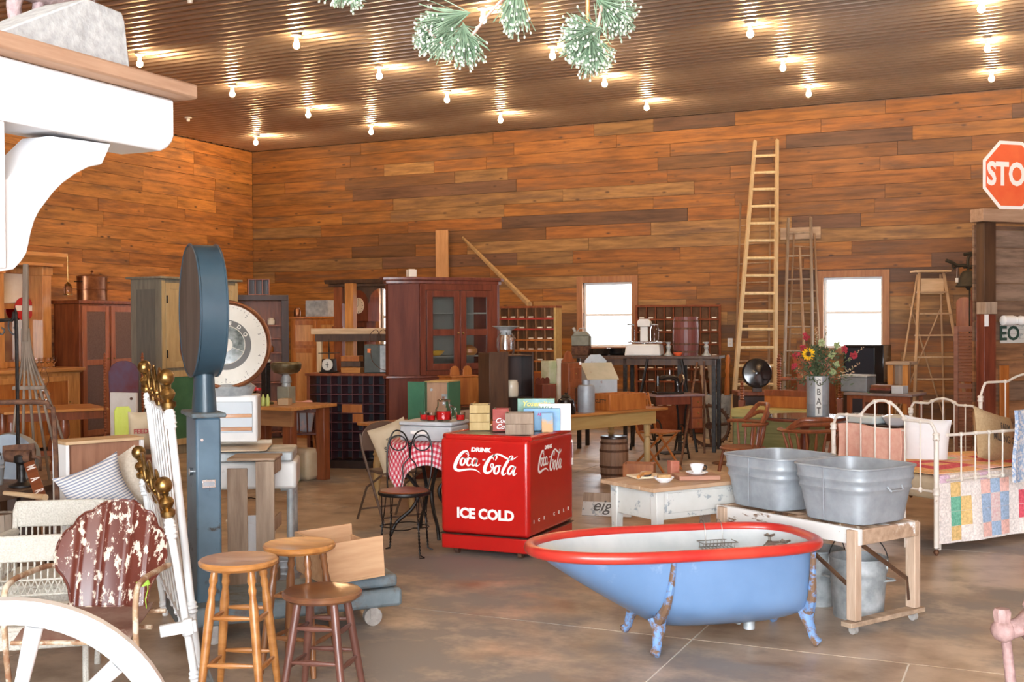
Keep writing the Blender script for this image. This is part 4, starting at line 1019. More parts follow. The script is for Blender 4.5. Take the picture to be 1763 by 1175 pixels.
q = F(1200, 817, zt+.03); dish('saucer', 'white enamel saucer with dark rim on the wooden board', 'saucer', (q.x, q.y, zt+.030), .068, .014, m_wen)
dish('enamel_cup', 'white enamel cup with black handle standing in the saucer', 'cup', (q.x, q.y, zt+.038), .045, .052, m_wen, handle=True, rz=.6)
# ============================================================ bistro corner left of the cooler
m_wire = M('black_wire', (.012, .010, .010), rough=.4, metal=.5)
p = G(694, 8.28)
t = thing('wire_parlour_chair', 'black twisted-wire parlour chair with round wooden seat left of the red cooler', 'chair', (p.x, p.y, 0), .30)
hs = .455
mb = MB(); mb.lathe([(.17, -.012), (.178, 0), (.17, .008), (0, .010)], 36, (0, 0, hs)); mb.build('seat', m_redw, t)
mb = MB(); mb.tube([(.182*cos(k*pi/16), .182*sin(k*pi/16), hs-.012) for k in range(32)], .014, 8, True, .7); mb.build('seat_ring', m_wire, t)
for k in range(4):
    a = pi/4+k*pi/2; ca, sa = cos(a), sin(a)
    for off in (0, pi):
        mb = MB(); pts = []
        for i in range(40):
            f = i/39; r = .17+.03*f; z = (hs-.02)*(1-f)+.02; w_ = (.02*(1-f*1.6) if f < .5 else .0045); tw = 9*2*pi*max(0, f-.4)+off
            dx, dy = (w_*cos(tw), w_*sin(tw)); pts.append((ca*(r+dx)-sa*dy, sa*(r+dx)+ca*dy, z))
        mb.tube(pts, .0042, 5)
        if off == 0: mb.tube([(ca*.20, sa*.20, .02), (ca*.23-sa*.02, sa*.23+ca*.02, .004), (ca*.23+sa*.02, sa*.23-ca*.02, .004), (ca*.20, sa*.20, .02)], .004, 5)
        mb.build('twisted_leg', m_wire, t)
mb = MB(); mb.tube([(.18*cos(k*pi/16)*(.6+.4*abs(cos(k*pi/8))), .18*sin(k*pi/16)*(.6+.4*abs(cos(k*pi/8))), .20) for k in range(32)], .004, 5, True); mb.build('brace_ring', m_wire, t)
mb = MB(); yb = .16
for s in (-1, 1):
    mb.tube(smoothpath([(s*.15, yb-.05, hs), (s*.165, yb, hs+.12), (s*.165, yb+.03, hs+.30), (s*.12, yb+.04, hs+.41), (s*.05, yb+.04, hs+.40), (s*.012, yb+.04, hs+.32), (0, yb+.03, hs+.22)], 6), .006, 7)
    mb.tube([(s*.09+.062*cos(k*pi/10), yb+.04, hs+.325+.055*sin(k*pi/10)) for k in range(20)], .0052, 6, True)
    mb.tube(smoothpath([(0, yb+.03, hs+.22), (s*.05, yb+.02, hs+.16), (s*.045, yb, hs+.08), (s*.06, yb-.01, hs)], 5), .005, 6)
for off in (0, pi): mb.tube([(.006*cos(f*1.2+off), yb+.035+.006*sin(f*1.2+off), hs+.33-.11*f/19) for f in range(20)], .0045, 5)
mb.build('heart_back', m_wire, t)
# folding chair
p = G(668, 9.65)
t = thing('folding_chair', 'brown metal folding chair holding a printed sack pillow behind the wire chair', 'chair', (p.x, p.y, 0), 1.05)
m_fold = M('brown_enamelled_steel', (.09, .055, .04), (.13, .08, .055), 5, rough=.45, chip=((.2, .14, .1), .28, 12, .03))
mb = MB(); mb.prism([(-.2, .60), (.2, .60), (.2, .72)]+[(.2*cos(R(q)), .72+.12*sin(R(q))) for q in range(0, 181, 15)][1:], 'y', .10, .112); mb.build('backrest', m_fold, t, bev=.004)
for s in (-1, 1):
    mb = MB(); mb.tube([(s*.205, .12, .74), (s*.205, .08, .60), (s*.20, -.28, .012)], .011, 8); mb.build('leg', m_fold, t)
    mb = MB(); mb.tube([(s*.185, -.20, .42), (s*.185, .05, .30), (s*.185, .22, .012)], .010, 8); mb.build('leg', m_fold, t)
mb = MB(); mb.b(-.19, .19, -.28, .06, .43, .455); mb.build('seat', m_fold, t, bev=.01)
mb = MB(); mb.tube([(-.2, -.25, .08), (.2, -.25, .08)], .008, 6); mb.build('crossbar', m_fold, t)
mb = MB(); mb.tube([(-.185, .18, .1), (.185, .18, .1)], .008, 6); mb.build('crossbar', m_fold, t)
m_sack = M('flour_sack_cloth', (.48, .38, .25), (.56, .46, .32), 6, rough=.9, bump=.2)
m_ink = M('faded_ink', (.10, .09, .08), rough=.9)
def pillow(name, label, loc, rot, w, h, d, m, cat='pillow', pinch=.12):
    t = thing(name, label, cat, loc, rot=rot)
    mb = MB(); n = 20
    for s in (-1, 1):
        def fn(u, v, s=s):
            x, z = 2*u-1, 2*v-1
            px_ = 1-pinch*(z*z)*.5*(abs(x)); pz = 1-pinch*(x*x)*.5*abs(z)
            f = ((1-abs(x)**2.6)*(1-abs(z)**2.6))**.55
            return (x*w/2*(1-pinch*(1-z*z)*.5), -s*d/2*f, z*h/2*(1-pinch*(1-x*x)*.5))
        mb.grid(fn, n, n)
    mb.build('cushion', m, t); return t
t = pillow('sack_pillow', 'cream printed sack pillow leaning on the brown folding chair', tuple(G(677, 9.38)+V((0, 0, .66))), (R(-8), R(-20), .65), .32, .40, .12, m_sack)
for i, s_ in enumerate(('100 LBS.', 'SUGAR', 'PURE CANE')): lettering(s_, m_ink, t, (0, -.072, .07-.07*i), (pi/2, 0, 0), .055 if i == 1 else .028, .001)
# round table with checked cloth
m_check = bpy.data.materials.new('red_gingham'); m_check.use_nodes = True; nt = m_check.node_tree; N = nt.nodes; L = nt.links
tc = N.new('ShaderNodeTexCoord'); sp = N.new('ShaderNodeSeparateXYZ'); L.new(tc.outputs['UV'], sp.inputs[0]); vals = []
for k in range(2):
    a = N.new('ShaderNodeMath'); a.operation = 'FRACT'; L.new(sp.outputs[k], a.inputs[0]); b_ = N.new('ShaderNodeMath'); b_.operation = 'GREATER_THAN'; b_.inputs[1].default_value = .5; L.new(a.outputs[0], b_.inputs[0]); vals.append(b_)
ad = N.new('ShaderNodeMath'); ad.operation = 'ADD'; L.new(vals[0].outputs[0], ad.inputs[0]); L.new(vals[1].outputs[0], ad.inputs[1])
dv = N.new('ShaderNodeMath'); dv.operation = 'MULTIPLY'; dv.inputs[1].default_value = .5; L.new(ad.outputs[0], dv.inputs[0])
cr = N.new('ShaderNodeValToRGB'); cr.color_ramp.interpolation = 'CONSTANT'; e = cr.color_ramp.elements; e[0].color = (.78, .72, .72, 1); e[1].position = .4; e[1].color = (.68, .16, .20, 1); e2 = e.new(.8); e2.color = (.52, .015, .04, 1)
L.new(dv.outputs[0], cr.inputs[0]); L.new(cr.outputs[0], N['Principled BSDF'].inputs['Base Color']); N['Principled BSDF'].inputs['Roughness'].default_value = .85
def uvgrid(name, fn, nu, nv, m, parent, us, vs_, thick=0, closed=False):
    P = [fn(i/nu, j/nv) for j in range(nv+1) for i in range(nu+1)]; k = nu+1
    fs = [(j*k+i, j*k+i+1, (j+1)*k+i+1, (j+1)*k+i) for j in range(nv) for i in range(nu)]
    me = bpy.data.meshes.new(name); me.from_pydata([tuple(p) for p in P], [], fs); uv = me.uv_layers.new()
    for f in me.polygons:
        for li in f.loop_indices:
            vi = me.loops[li].vertex_index; uv.data[li].uv = ((vi % k)/nu*us, (vi//k)/nv*vs_)
    me.polygons.foreach_set('use_smooth', [True]*len(me.polygons)); me.materials.append(m)
    o = bpy.data.objects.new(name, me); C.objects.link(o); o.parent = parent
    if thick: md = o.modifiers.new('thickness', 'SOLIDIFY'); md.thickness = thick
    return o
ptb = G(737, 8.98); TR = .30
t = thing('parlour_table', 'small parlour table with curved black iron legs under the checked cloth', 'table', (ptb.x, ptb.y, 0), .45)
mb = MB(); mb.lathe([(TR, .725), (TR+.004, .735), (TR, .748), (0, .75)], 36); mb.build('table_top', m_redw, t)
for k in range(4):
    a = pi/4+k*pi/2-.5; mb = MB(); mb.tube(smoothpath([(cos(a)*q, sin(a)*q, z) for q, z in ((.22, .72), (.26, .60), (.12, .42), (.08, .34), (.14, .22), (.26, .12), (.31, .02))], 5), [.016]*6+[.015]*6+[.016]*6+[.015]*6+[.014]*6+[.013]*1, 8); mb.build('iron_leg', m_black, t)
cl_ = thing('checked_tablecloth', 'red and white checked cloth draped over the parlour table', 'tablecloth', (ptb.x, ptb.y, 0), .42)
HS = .43
def cloth(u, v):
    x, y = (u-.5)*2*HS, (v-.5)*2*HS; r = max(abs(x), abs(y)); rr = math.hypot(x, y)
    if rr < TR+.01: return (x, y, .754)
    a = math.atan2(y, x); ex = rr-TR; drop = ex*1.25+.06*max(0, rr-.45)*2; out = TR+.020+.03*sin(a*9)*min(1, ex*4)
    return (cos(a)*out, sin(a)*out, .752-drop)
uvgrid('cloth', cloth, 56, 56, m_check, cl_, 26, 26, .002)
# grey camp box with drinks
m_tray = M('grey_painted_metal', (.42, .44, .46), (.50, .52, .54), 5, rough=.45)
q = F(752, 765, .757)
bx_ = ptb+V((.02, .02, .757))
t = thing('metal_box', 'pale grey metal box on the checked cloth with jug and glasses on its lid', 'box', bx_, .05)
mb = MB(); mb.b(-.20, .24, -.17, .17, 0, .115); mb.build('body', m_tray, t, bev=.015)
mb = MB(); mb.b(-.205, .245, -.175, .175, .118, .15); mb.build('lid', m_tray, t, bev=.012)
mb = MB(); mb.b(-.10, .05, -.182, -.176, .055, .08); mb.build('name_plate', m_lw, t, bev=.002)
m_juice = M('red_drink', (.75, .02, .02), rough=.1, trans=.3)
def glassware(name, label, loc, pr, fill=None, handle=None, cat='glass', group=None, lid=False):
    t = thing(name, label, cat, loc, group=group); mb = MB(); inner = [(max(r-.003, 0), z) for r, z in reversed(pr)][:-1]+[(0, pr[0][1]+.006)]
    mb.lathe(pr+inner, 24); mb.build('glass', m_glass, t)
    if fill: mb = MB(); mb.lathe(fill, 24); mb.build('drink', m_juice, t)
    if handle: mb = MB(); mb.tube(smoothpath(handle, 5), .006, 8); mb.build('handle', m_glass, t)
    if lid: mb = MB(); mb.lathe([(.05, 0), (.052, .008), (.035, .016), (.008, .02), (.012, .035), (0, .04)], 24, (0, 0, pr[-1][1]+.002)); mb.build('lid', m_glass, t)
    return t
def jb(px): 
    v = ray(px, 730); k = (bx_.y-.06-EYE.y)/v.y; return V(((EYE+v*k).x, bx_.y-.06, .757+.152))
jq = jb(764)
glassware('glass_jug', 'tall lidded glass jug half full of red drink on the grey metal box', jq, [(.05, 0), (.062, .01), (.064, .09), (.05, .11), (.048, .15)], [(.0, .008), (.056, .012), (.058, .075), (0, .076)], [(.06, 0, .12), (.10, 0, .10), (.095, 0, .04), (.062, 0, .025)], 'jug', lid=True)
jr = jq+V((.105, .08, 0)); jl = jq+V((-.095, -.03, 0)); jm = jq+V((-.175, .01, 0))
for j_, l_ in ((jm, 'glass tumbler of red drink, first from the left on the grey metal box'), (jl, 'glass tumbler of red drink just left of the glass jug'), (jr, 'rounded glass of red drink on the grey box right of the jug')):
    glassware('tumbler', l_, j_, [(.028, 0), (.034, .005), (.037, .062), (.038, .066)], [(0, .006), (.031, .008), (.033, .044), (0, .045)], group='glasses of red drink')

# ============================================================ long yellow table and what stands on it
fr = FR(700, 1150, 10.15, 12.45); ZT = .745
t = thing('long_table', 'long farm table with brown top and mustard-yellow apron behind the red cooler', 'table', fr.a, fr.rz)
m_must = wood('mustard_paint', (.42, .27, .09), (.50, .34, .13), 'x', rough=.55, chip=((.28, .15, .07), .28, 6, .05))
m_mustz = wood('mustard_paint_upright', (.42, .28, .11), (.52, .38, .18), 'z', rough=.55, chip=((.55, .5, .42), .34, 6, .05))
TD = .80
for i in range(4):
    mb = MB(); mb.b(0, fr.w, TD*i/4+.001, TD*(i+1)/4-.001, ZT-.028, ZT); mb.build('top_board', m_oak, t, bev=.004)
mb = MB(); mb.b(.12, fr.w-.12, .07, .095, ZT-.17, ZT-.03); mb.build('apron', m_must, t, bev=.003)
mb = MB(); mb.b(.12, fr.w-.12, TD-.095, TD-.07, ZT-.17, ZT-.03); mb.build('apron', m_must, t, bev=.003)
for x in (.12, fr.w-.145):
    mb = MB(); mb.b(x, x+.025, .096, TD-.096, ZT-.17, ZT-.03); mb.build('apron', m_must, t, bev=.003)
for x in (.16, fr.w-.16):
    for y in (.13, TD-.13):
        mb = MB(); mb.b(x-.038, x+.038, y-.0, y+.07, ZT-.19, ZT-.03)
        mb.lathe([(.02, 0), (.03, .04), (.022, .1), (.034, .2), (.038, .35), (.028, .42), (.04, .44), (.028, .46), (.038, .5), (.038, ZT-.19)], 16, (x, y+.035, 0)); mb.build('leg', m_mustz, t)
YTM = Matrix.Translation(fr.a) @ Matrix.Rotation(fr.rz, 4, 'Z'); YRZ = fr.rz
def ont(px, back=.2, z=0):
    """a point on the yellow table in pixel column px, back metres behind its front edge"""
    v = ray(px, 640); e = YTM.inverted() @ EYE; dv_ = YTM.to_3x3().inverted() @ v; k = (back-e.y)/dv_.y; q = e+dv_*k
    return YTM @ V((q.x, back, ZT+.001+z))
def wid(px0, px1, P): return abs(px1-px0)*dep(P)/FPX
# green carrying box lying on its side, open toward the camera
P = ont(731, .13); D_ = dep(P); w1 = .26; h_ = hz(P, 657)-ZT; rz = .10
t = thing('green_box', 'green painted wooden case open on its side at the left end of the yellow table', 'box', P, rz)
m_grn = M('green_paint', (.03, .13, .07), (.05, .18, .10), 5, rough=.5, chip=((.25, .2, .12), .27, 10, .04))
m_inn = wood('pale_inside_wood', (.36, .20, .12), (.46, .28, .17), 'z', rough=.6)
w1 = wid(731, 768, P)*1.18; d1 = .30
mb = MB(); mb.b(-.010, 0, 0, d1, 0, h_); mb.build('side_panel', m_grn, t, bev=.002)
mb = MB(); mb.b(-.17, -.011, .0, .012, 0, h_*.985); mb.build('door_panel', m_grn, t, bev=.002)
mb = MB(); mb.b(0, w1, 0, d1, 0, .010); mb.build('bottom_panel', m_grn, t, bev=.002)
mb = MB(); mb.b(0, w1, 0, d1, h_-.010, h_); mb.build('top_panel', m_must, t, bev=.002)
mb = MB(); mb.b(w1-.01, w1, 0, d1, .011, h_-.011); mb.build('side_panel', m_grn, t, bev=.002)
mb = MB(); mb.b(.001, w1-.011, .05, .06, .011, h_-.011); mb.build('inner_board', m_inn, t)
mb = MB(); mb.tube([(.05, .048, h_*.8), (.05, .03, h_*.8)], .012, 10); mb.b(w1*.65, w1*.9, .04, .05, h_*.45, h_*.7); mb.build('latch', m_galvd, t)
# tool tote
P = ont(798, .10); t = thing('tool_tote', 'brown wooden tote with tool handles in front of the orange bread box', 'tool box', P, YRZ)
w1 = wid(776, 814, P)
mb = MB(); mb.b(-w1/2, w1/2, 0, .012, 0, .11); mb.build('side_board', m_rawx, t, bev=.002)
mb = MB(); mb.b(-w1/2, w1/2, .15, .162, 0, .11); mb.build('side_board', m_darkbr, t, bev=.002)
mb = MB(); mb.b(-w1/2, w1/2, .012, .15, 0, .012); mb.build('bottom', m_darkbr, t)
for x in (-w1/2, w1/2-.012): mb = MB(); mb.b(x, x+.012, .0121, .1499, .013, .13); mb.build('end_board', m_darkbr, t)
for i, (dx, dz, lean, m_) in enumerate(((-.04, .2, .02, m_light), (.05, .17, .16, m_oak), (-.09, .13, -.05, m_galv))):
    mb = MB(); mb.tube([(dx, .08, .013), (dx+lean*.5, .08, dz*.6), (dx+lean, .08, dz)], [.006, .008, .013], 8); o = mb.build('wooden_tool', m_, None, loc=P, rz=YRZ)
    tag(o, ('upright pale wooden tool handle in the brown tote', 'slanting wooden-handled tool in the brown tote', 'short metal tool at the left of the brown tote')[i], 'tool')
# orange bread box with two humps
P = ont(806, .53); w1 = wid(776, 840, P)*1.0; h_ = hz(P, 650)-ZT
t = thing('bread_box', 'orange-brown wooden box with two rounded humps and a lower drawer, by the dark case', 'box', P, YRZ-.12)
mb = MB(); mb.b(-w1/2, w1/2, 0, .26, .12, h_); mb.build('body', m_orange, t, bev=.006)
mb = MB(); mb.b(-w1/2-.01, w1/2+.01, -.01, .27, h_+.001, h_+.014); mb.build('lid', m_orange, t, bev=.004)
mb = MB(); mb.b(-w1/2+.0, w1/2, 0, .26, 0, .115); mb.build('lower_case', m_redw, t, bev=.004)
for s in (-.5, .45):
    mb = MB(); mb.prism([(s*w1*.42-.055, 0), (s*w1*.42+.055, 0)]+[(s*w1*.42+.05*cos(R(a)), .045+.05*sin(R(a))) for a in range(0, 181, 20)], 'y', .12, .135); o = mb.build('rounded_back', m_orange, t, bev=.002); o.location = (0, 0, h_+.0142)
mb = MB(); mb.ball((-.05, -.008, .06), .01, 8); mb.ball((.07, -.008, .06), .01, 8); mb.build('knob', m_brass, t)
# dark tall open case with crock, and steel strainer stand on top
P = ont(842, .20); w1 = wid(842, 928, P); h_ = hz(P, 612)-ZT; rz = YRZ-.28
t = thing('open_case', 'dark brown open-fronted wooden case holding a crock, on the yellow table', 'case', P, rz)
for x, m_ in ((0, m_darkbr), (w1-.016, m_dark)):
    mb = MB(); mb.b(x, x+.016, 0, .26, 0, h_+.02); mb.build('side_board', m_, t, bev=.003)
mb = MB(); mb.b(0.0, .20, -.012, -.001, 0, h_+.03); mb.build('open_door', m_darkbr, t, bev=.003)
mb = MB(); mb.b(.017, w1-.017, 0, .26, h_-.016, h_-.001); mb.build('top_board', m_darkbr, t, bev=.002)
mb = MB(); mb.b(.017, w1-.017, 0, .26, .19, .20); mb.build('shelf', m_dark, t, bev=.002)
mb = MB(); mb.b(.017, w1-.017, .245, .258, 0.0, h_-.017); mb.build('back_board', m_dark, t)
TM = Matrix.Translation(P) @ Matrix.Rotation(rz, 4, 'Z')
q = TM @ V((.285, .10, .201)); 
t = thing('stoneware_crock', 'cream stoneware crock on the shelf of the dark open case', 'crock', q); mb = MB(); mb.lathe([(.06, 0), (.068, .01), (.072, .10), (.066, .14), (.058, .15), (.062, .16), (.05, .16), (.05, .14), (0, .13)], 24); mb.build('jar', m_crock, t)
q = TM @ V((.24, .13, h_)); 
t = thing('milk_strainer', 'tarnished steel milk strainer with wide rim standing on curved wire legs atop the dark case', 'strainer', q)
mb = MB(); mb.lathe([(.05, .19), (.06, .235), (.11, .265), (.135, .275), (.13, .28), (.1, .27), (.05, .24), (.044, .19)], 28); mb.build('funnel', m_galvd, t)
mb = MB(); mb.lathe([(.062, .05), (.062, .16), (.045, .20), (.045, .24)], 24); mb.build('neck', m_steel, t)
for k in range(6):
    a = k*pi/3; mb = MB(); mb.tube(smoothpath([(cos(a)*q_, sin(a)*q_, z) for q_, z in ((.05, .22), (.075, .19), (.095, .14), (.09, .05), (.075, .003))], 4), .006, 6); mb.build('wire_leg', m_steel, t)
# small things right of the case
P = ont(946, .35); w1 = wid(930, 962, P); t = thing('scalloped_box', 'small dark red wall box with a scalloped top behind the books', 'box', P, YRZ)
z0 = .10; mb = MB(); mb.b(-w1/2, w1/2, 0, .12, 0, hz(P, 662)-ZT); mb.build('body', m_mahog, t, bev=.003)
hh_ = hz(P, 662)-ZT; mb = MB(); pl = [(-w1/2, 0), (w1/2, 0)]
for k in range(3):
    for a in range(0, 181, 30): pl.append((w1/2-w1/6-k*w1/3+w1/6*cos(R(a)), .035+.03*sin(R(a))))
mb.prism(pl, 'y', .0, .012); o = mb.build('scalloped_back', m_mahog, t); o.location = (0, .1, hh_+.001)
mb = MB(); mb.ball((0, -.006, hh_*.55), .008, 8); mb.build('knob', m_brass, t)
P = ont(945, .62); w1 = wid(930, 958, P); flatbox('cream_tin', 'short cream canister with greenish picture behind the scalloped box', 'tin', P, YRZ, w1, .12, hz(P, 622)-ZT, M('cream_green_tin', (.62, .58, .42), (.42, .44, .24), 8, rough=.4))
P = ont(958, .60); w1 = wid(957, 979, P); t = thing('enamel_pitcher', 'tall cream enamel pitcher beside the red spice cabinet', 'pitcher', P)
mb = MB(); h_ = hz(P, 618)-ZT; mb.lathe([(w1*.45, 0), (w1*.5, .02), (w1*.48, h_*.6), (w1*.42, h_*.85), (w1*.5, h_), (w1*.44, h_-.01), (0, h_*.5)], 22, (w1/2, 0, 0)); mb.build('body', m_crock, t)
mb = MB(); mb.tube(smoothpath([(w1, 0, h_*.8), (w1+.06, 0, h_*.7), (w1+.05, 0, h_*.4), (w1, 0, h_*.3)], 4), .006, 6); mb.build('handle', m_crock, t)
P = ont(979, .28); w1 = wid(978, 1006, P); h_ = hz(P, 622)-ZT
t = thing('spice_cabinet', 'narrow red-brown spice cabinet with rounded back on the yellow table', 'cabinet', P, YRZ-.15)
mb = MB(); mb.b(0, w1, .0, .14, 0, h_*.96); mb.build('body', m_redw, t, bev=.004)
mb = MB(); mb.prism([(0, 0), (w1, 0), (w1, .02)]+[(w1/2+w1*.3*cos(R(a)), .05+.07*sin(R(a))) for a in range(0, 181, 20)]+[(0, .02)], 'y', .12, .134); o = mb.build('rounded_back', m_redw, t, bev=.002); o.location = (0, 0, h_*.96+.001)
for k in range(3): mb = MB(); mb.b(.01, w1-.01, -.008, -.001, h_*(.08+.28*k), h_*(.30+.28*k)); d = mb.build('drawer', m_redw, t, bev=.002); mb = MB(); mb.ball((w1/2, -.014, h_*(.19+.28*k)), .008, 8); mb.build('knob', m_brass, d)
tagcard(t, (w1*.8, -.02, h_*.98), .012)
P = ont(974, .13); t = thing('black_kettle', 'black enamel kettle with glass lantern chimney frame beside it', 'kettle', P); w1 = wid(957, 991, P)/2
mb = MB(); mb.lathe([(w1*.95, 0), (w1, .01), (w1*.98, .08), (w1*.8, .14), (w1*.5, .16), (w1*.45, .17), (0, .175)], 26); mb.build('body', m_blackp, t)
mb = MB(); mb.lathe([(w1*.5, .17), (w1*.4, .185), (.012, .195), (.016, .21), (0, .215)], 20); mb.build('lid', m_black, t)
mb = MB(); mb.tube([(w1*.2, 0, .17), (w1*.2, 0, .26), (w1*1.1, 0, .26), (w1*1.1, 0, .1)], .004, 6); mb.build('bail_handle', m_wire, t)
P = ont(1009, .12); t = thing('steel_can', 'dull steel can with a narrow neck between the kettle and grey salt box', 'can', P); w1 = wid(994, 1024, P)/2; h_ = hz(P, 655)-ZT
mb = MB(); mb.lathe([(w1*.98, 0), (w1, .005), (w1, h_*.76), (w1*.9, h_*.84), (w1*.45, h_*.86), (w1*.45, h_), (w1*.38, h_), (w1*.38, h_*.8), (0, h_*.8)], 26); mb.build('body', m_galv, t)
P = ont(1012, .54); w1 = wid(1012, 1066, P); h1 = hz(P, 655)-ZT; h2 = hz(P, 612)-ZT
m_gr = M('flaking_grey_paint', (.38, .42, .44), (.46, .50, .52), 5, rough=.6, chip=((.24, .09, .05), .38, 6, .03))
t = thing('salt_box', 'flaking grey wooden wall box with sloping lid and pointed back', 'box', P, YRZ-.45)
mb = MB(); mb.prism([(0, 0), (.22, 0), (.22, h2*.82), (0, h1)], 'x', 0, w1); mb.build('body', m_gr, t, bev=.003)
mb = MB(); mb.prism([(-.02, h1-.002), (.21, h2*.82+.004), (.21, h2*.82+.014), (-.02, h1+.008)], 'x', -.012, w1+.012); mb.build('sloping_lid', M('olive_grey_lid', (.38, .36, .27), (.45, .42, .32), 6, rough=.6, chip=((.3, .12, .07), .3, 8, .04)), t, bev=.002)
mb = MB(); mb.prism([(w1*.12, h2*.8), (w1*.88, h2*.8), (w1*.88, h2*.88), (w1*.66, h2), (w1*.34, h2), (w1*.12, h2*.88)], 'y', .221, .235); mb.build('pointed_back', m_gr, t, bev=.002)
P = ont(1050, .06); w1 = wid(1050, 1133, P); h_ = hz(P, 680)-ZT
t = thing('wooden_tray_box', 'shallow orange-brown lettered wooden box full of papers at the right end of the yellow table', 'box', P, YRZ-.10)
for y in (0, .29): mb = MB(); mb.b(0, w1, y, y+.012, 0, h_); mb.build('side_board', m_orange, t, bev=.002)
for x in (0, w1-.012): mb = MB(); mb.b(x, x+.012, .0121, .2899, 0, h_); mb.build('end_board', m_orange, t, bev=.002)
mb = MB(); mb.b(.0125, w1-.0125, .0125, .2895, .0, .012); mb.build('bottom', m_orange, t)
lettering('CUTTY', M('box_print', (.05, .04, .03), rough=.8), t, (-.0012, .15, h_*.55), (pi/2, 0, -pi/2), .055, .0015)
TM = Matrix.Translation(P) @ Matrix.Rotation(YRZ-.10, 4, 'Z')
for i in range(4): flatbox('paper_sheet', ('topmost', 'second', 'third', 'lowest')[3-i]+' of the pale papers stacked in the lettered wooden box', 'paper', TM @ V((.03+.01*i, .03+.006*i, .0125+.022*i)), YRZ-.1+.02*i, w1-.08, .22, .02, m_tagw, bev=.002, group='papers in the lettered box')

# ============================================================ barrel, sign board and box under the yellow table
def barrel(label, px, Z, w, h, m, lid=None, z0=0):
    p = G(px, Z); t = thing('wooden_barrel', label, 'barrel', (p.x, p.y, z0)); r = w/2; n = 22
    me = None
    for k in range(n):
        a0, a1 = 2*pi*k/n+.006, 2*pi*(k+1)/n-.006; vs = []
        lv = 7
        for i in range(lv):
            f = i/(lv-1); rr = r*(.88+.12*sin(pi*f)); z = h*f
            for a, q in ((a0, rr), (a1, rr), (a1, rr-.018), (a0, rr-.018)): vs.append((q*cos(a), q*sin(a), z))
        fs = [(i*4+j, i*4+(j+1) % 4, (i+1)*4+(j+1) % 4, (i+1)*4+j) for i in range(lv-1) for j in range(4)]+[(0, 1, 2, 3), tuple((lv-1)*4+j for j in (3, 2, 1, 0))]
        mb = MB(); mb.add(vs, fs); mb.build('stave', m, t)
    for f in (.1, .3, .7, .9):
        rr = r*(.88+.12*sin(pi*f))+.001; mb = MB(); mb.lathe([(rr, h*f-.012), (rr+.004, h*f-.012), (rr+.004, h*f+.012), (rr, h*f+.012)], 32); mb.build('hoop', m_rust, t)
    mb = MB(); mb.lathe([(r*.90-.022, h-.02), (r*.9-.022, h-.01), (0, h-.008)], 28); mb.build('head', lid or m, t)
    if lid: mb = MB(); mb.lathe([(r*.93, h+.001), (r*.94, h+.015), (r*.9, h+.03), (0, h+.035)], 30); mb.build('lid', lid, t)
    return t
barrel('brown wooden keg with dark lid under the yellow table', 1056, 12.35, .31, .42, wood('keg_wood', (.22, .12, .07), (.32, .19, .12), 'z', rough=.6), m_dark)
t = thing('painted_sign_board', 'weathered board with brushed black script lying behind the cooler', 'sign', tuple(G(1042, 9.6)+V((0, 0, .14))), rot=(R(-25), 0, .15))
mb = MB(); mb.b(-.20, .22, 0, .02, -.10, .10); mb.build('board', m_raw, t, bev=.003); mb = MB(); mb.b(-.20, .22, -.003, -.0005, -.10, .02); mb.build('white_band', m_wt, t)
lettering('eight', m_ink, t, (.02, -.0045, -.015), (pi/2, 0, 0), .14, .001, .35)
P = G(1100, 11.3); t = thing('plain_box', 'plain wooden box on the floor behind the small white table', 'box', (P.x, P.y, 0), .2)
for y in (-.12, .108): mb = MB(); mb.b(-.15, .15, y, y+.012, 0, .28); mb.build('side_board', m_orange, t)
for x in (-.15, .138): mb = MB(); mb.b(x, x+.012, -.107, .107, 0, .28); mb.build('side_board', m_orange, t)
mb = MB(); mb.b(-.137, .137, -.107, .107, 0, .012); mb.build('bottom', m_orange, t)
# orange slatted folding chair
p = G(1128, 12.95); t = thing('slatted_folding_chair', 'orange-brown slatted wooden folding chair at the right end of the yellow table', 'chair', (p.x, p.y, 0), 1.35)
for s in (-.2, .2):
    mb = MB(); mb.tube([(s, -.22, .0), (s, .12, .45), (s, .22, .86)], .014, 6, False, 1.3); mb.build('leg', m_orange, t)
    mb = MB(); mb.tube([(s*.85, .24, 0), (s*.85, -.18, .42)], .014, 6, False, 1.3); mb.build('leg', m_orange, t)
for z in (.62, .78): mb = MB(); mb.b(-.21, .21, .165+(z-.62)*.25, .18+(z-.62)*.25, z, z+.05); mb.build('back_rail', m_orange, t, bev=.003)
for i in range(4): mb = MB(); mb.b(-.13+i*.08, -.10+i*.08, .175, .19, .671, .779); mb.build('back_slat', m_orange, t)
for i in range(6): mb = MB(); mb.b(-.19, .19, -.22+i*.06, -.17+i*.06, .43, .447); mb.build('seat_slat', m_orange, t, bev=.002)
# ============================================================ furniture along the walls
def panel_door(parent, x0, x1, z0, z1, y, m, mp, fr_=.06, mid=None, name='door', th=.02, knob=None, glass=False):
    mb = MB(); mb.b(x0, x0+fr_, y-th, y, z0, z1); mb.b(x1-fr_, x1, y-th, y, z0, z1)
    zs = [z0, z1-fr_]+([mid-fr_/2] if mid else [])
    for z in zs: mb.b(x0+fr_, x1-fr_, y-th, y, z, z+fr_)
    d = mb.build(name, m, parent, bev=.003)
    cuts = [(z0+fr_, z1-fr_)] if not mid else [(z0+fr_, mid-fr_/2), (mid+fr_/2, z1-fr_)]
    for a, b_ in cuts: mb = MB(); mb.b(x0+fr_, x1-fr_, y-th*.6, y-th*.35, a, b_); mb.build('pane' if glass else 'panel', mp, d)
    if knob: mb = MB(); mb.ball((knob[0], y-th-.012, knob[1]), .014, 10); mb.build('knob', m_brass, d)
    return d
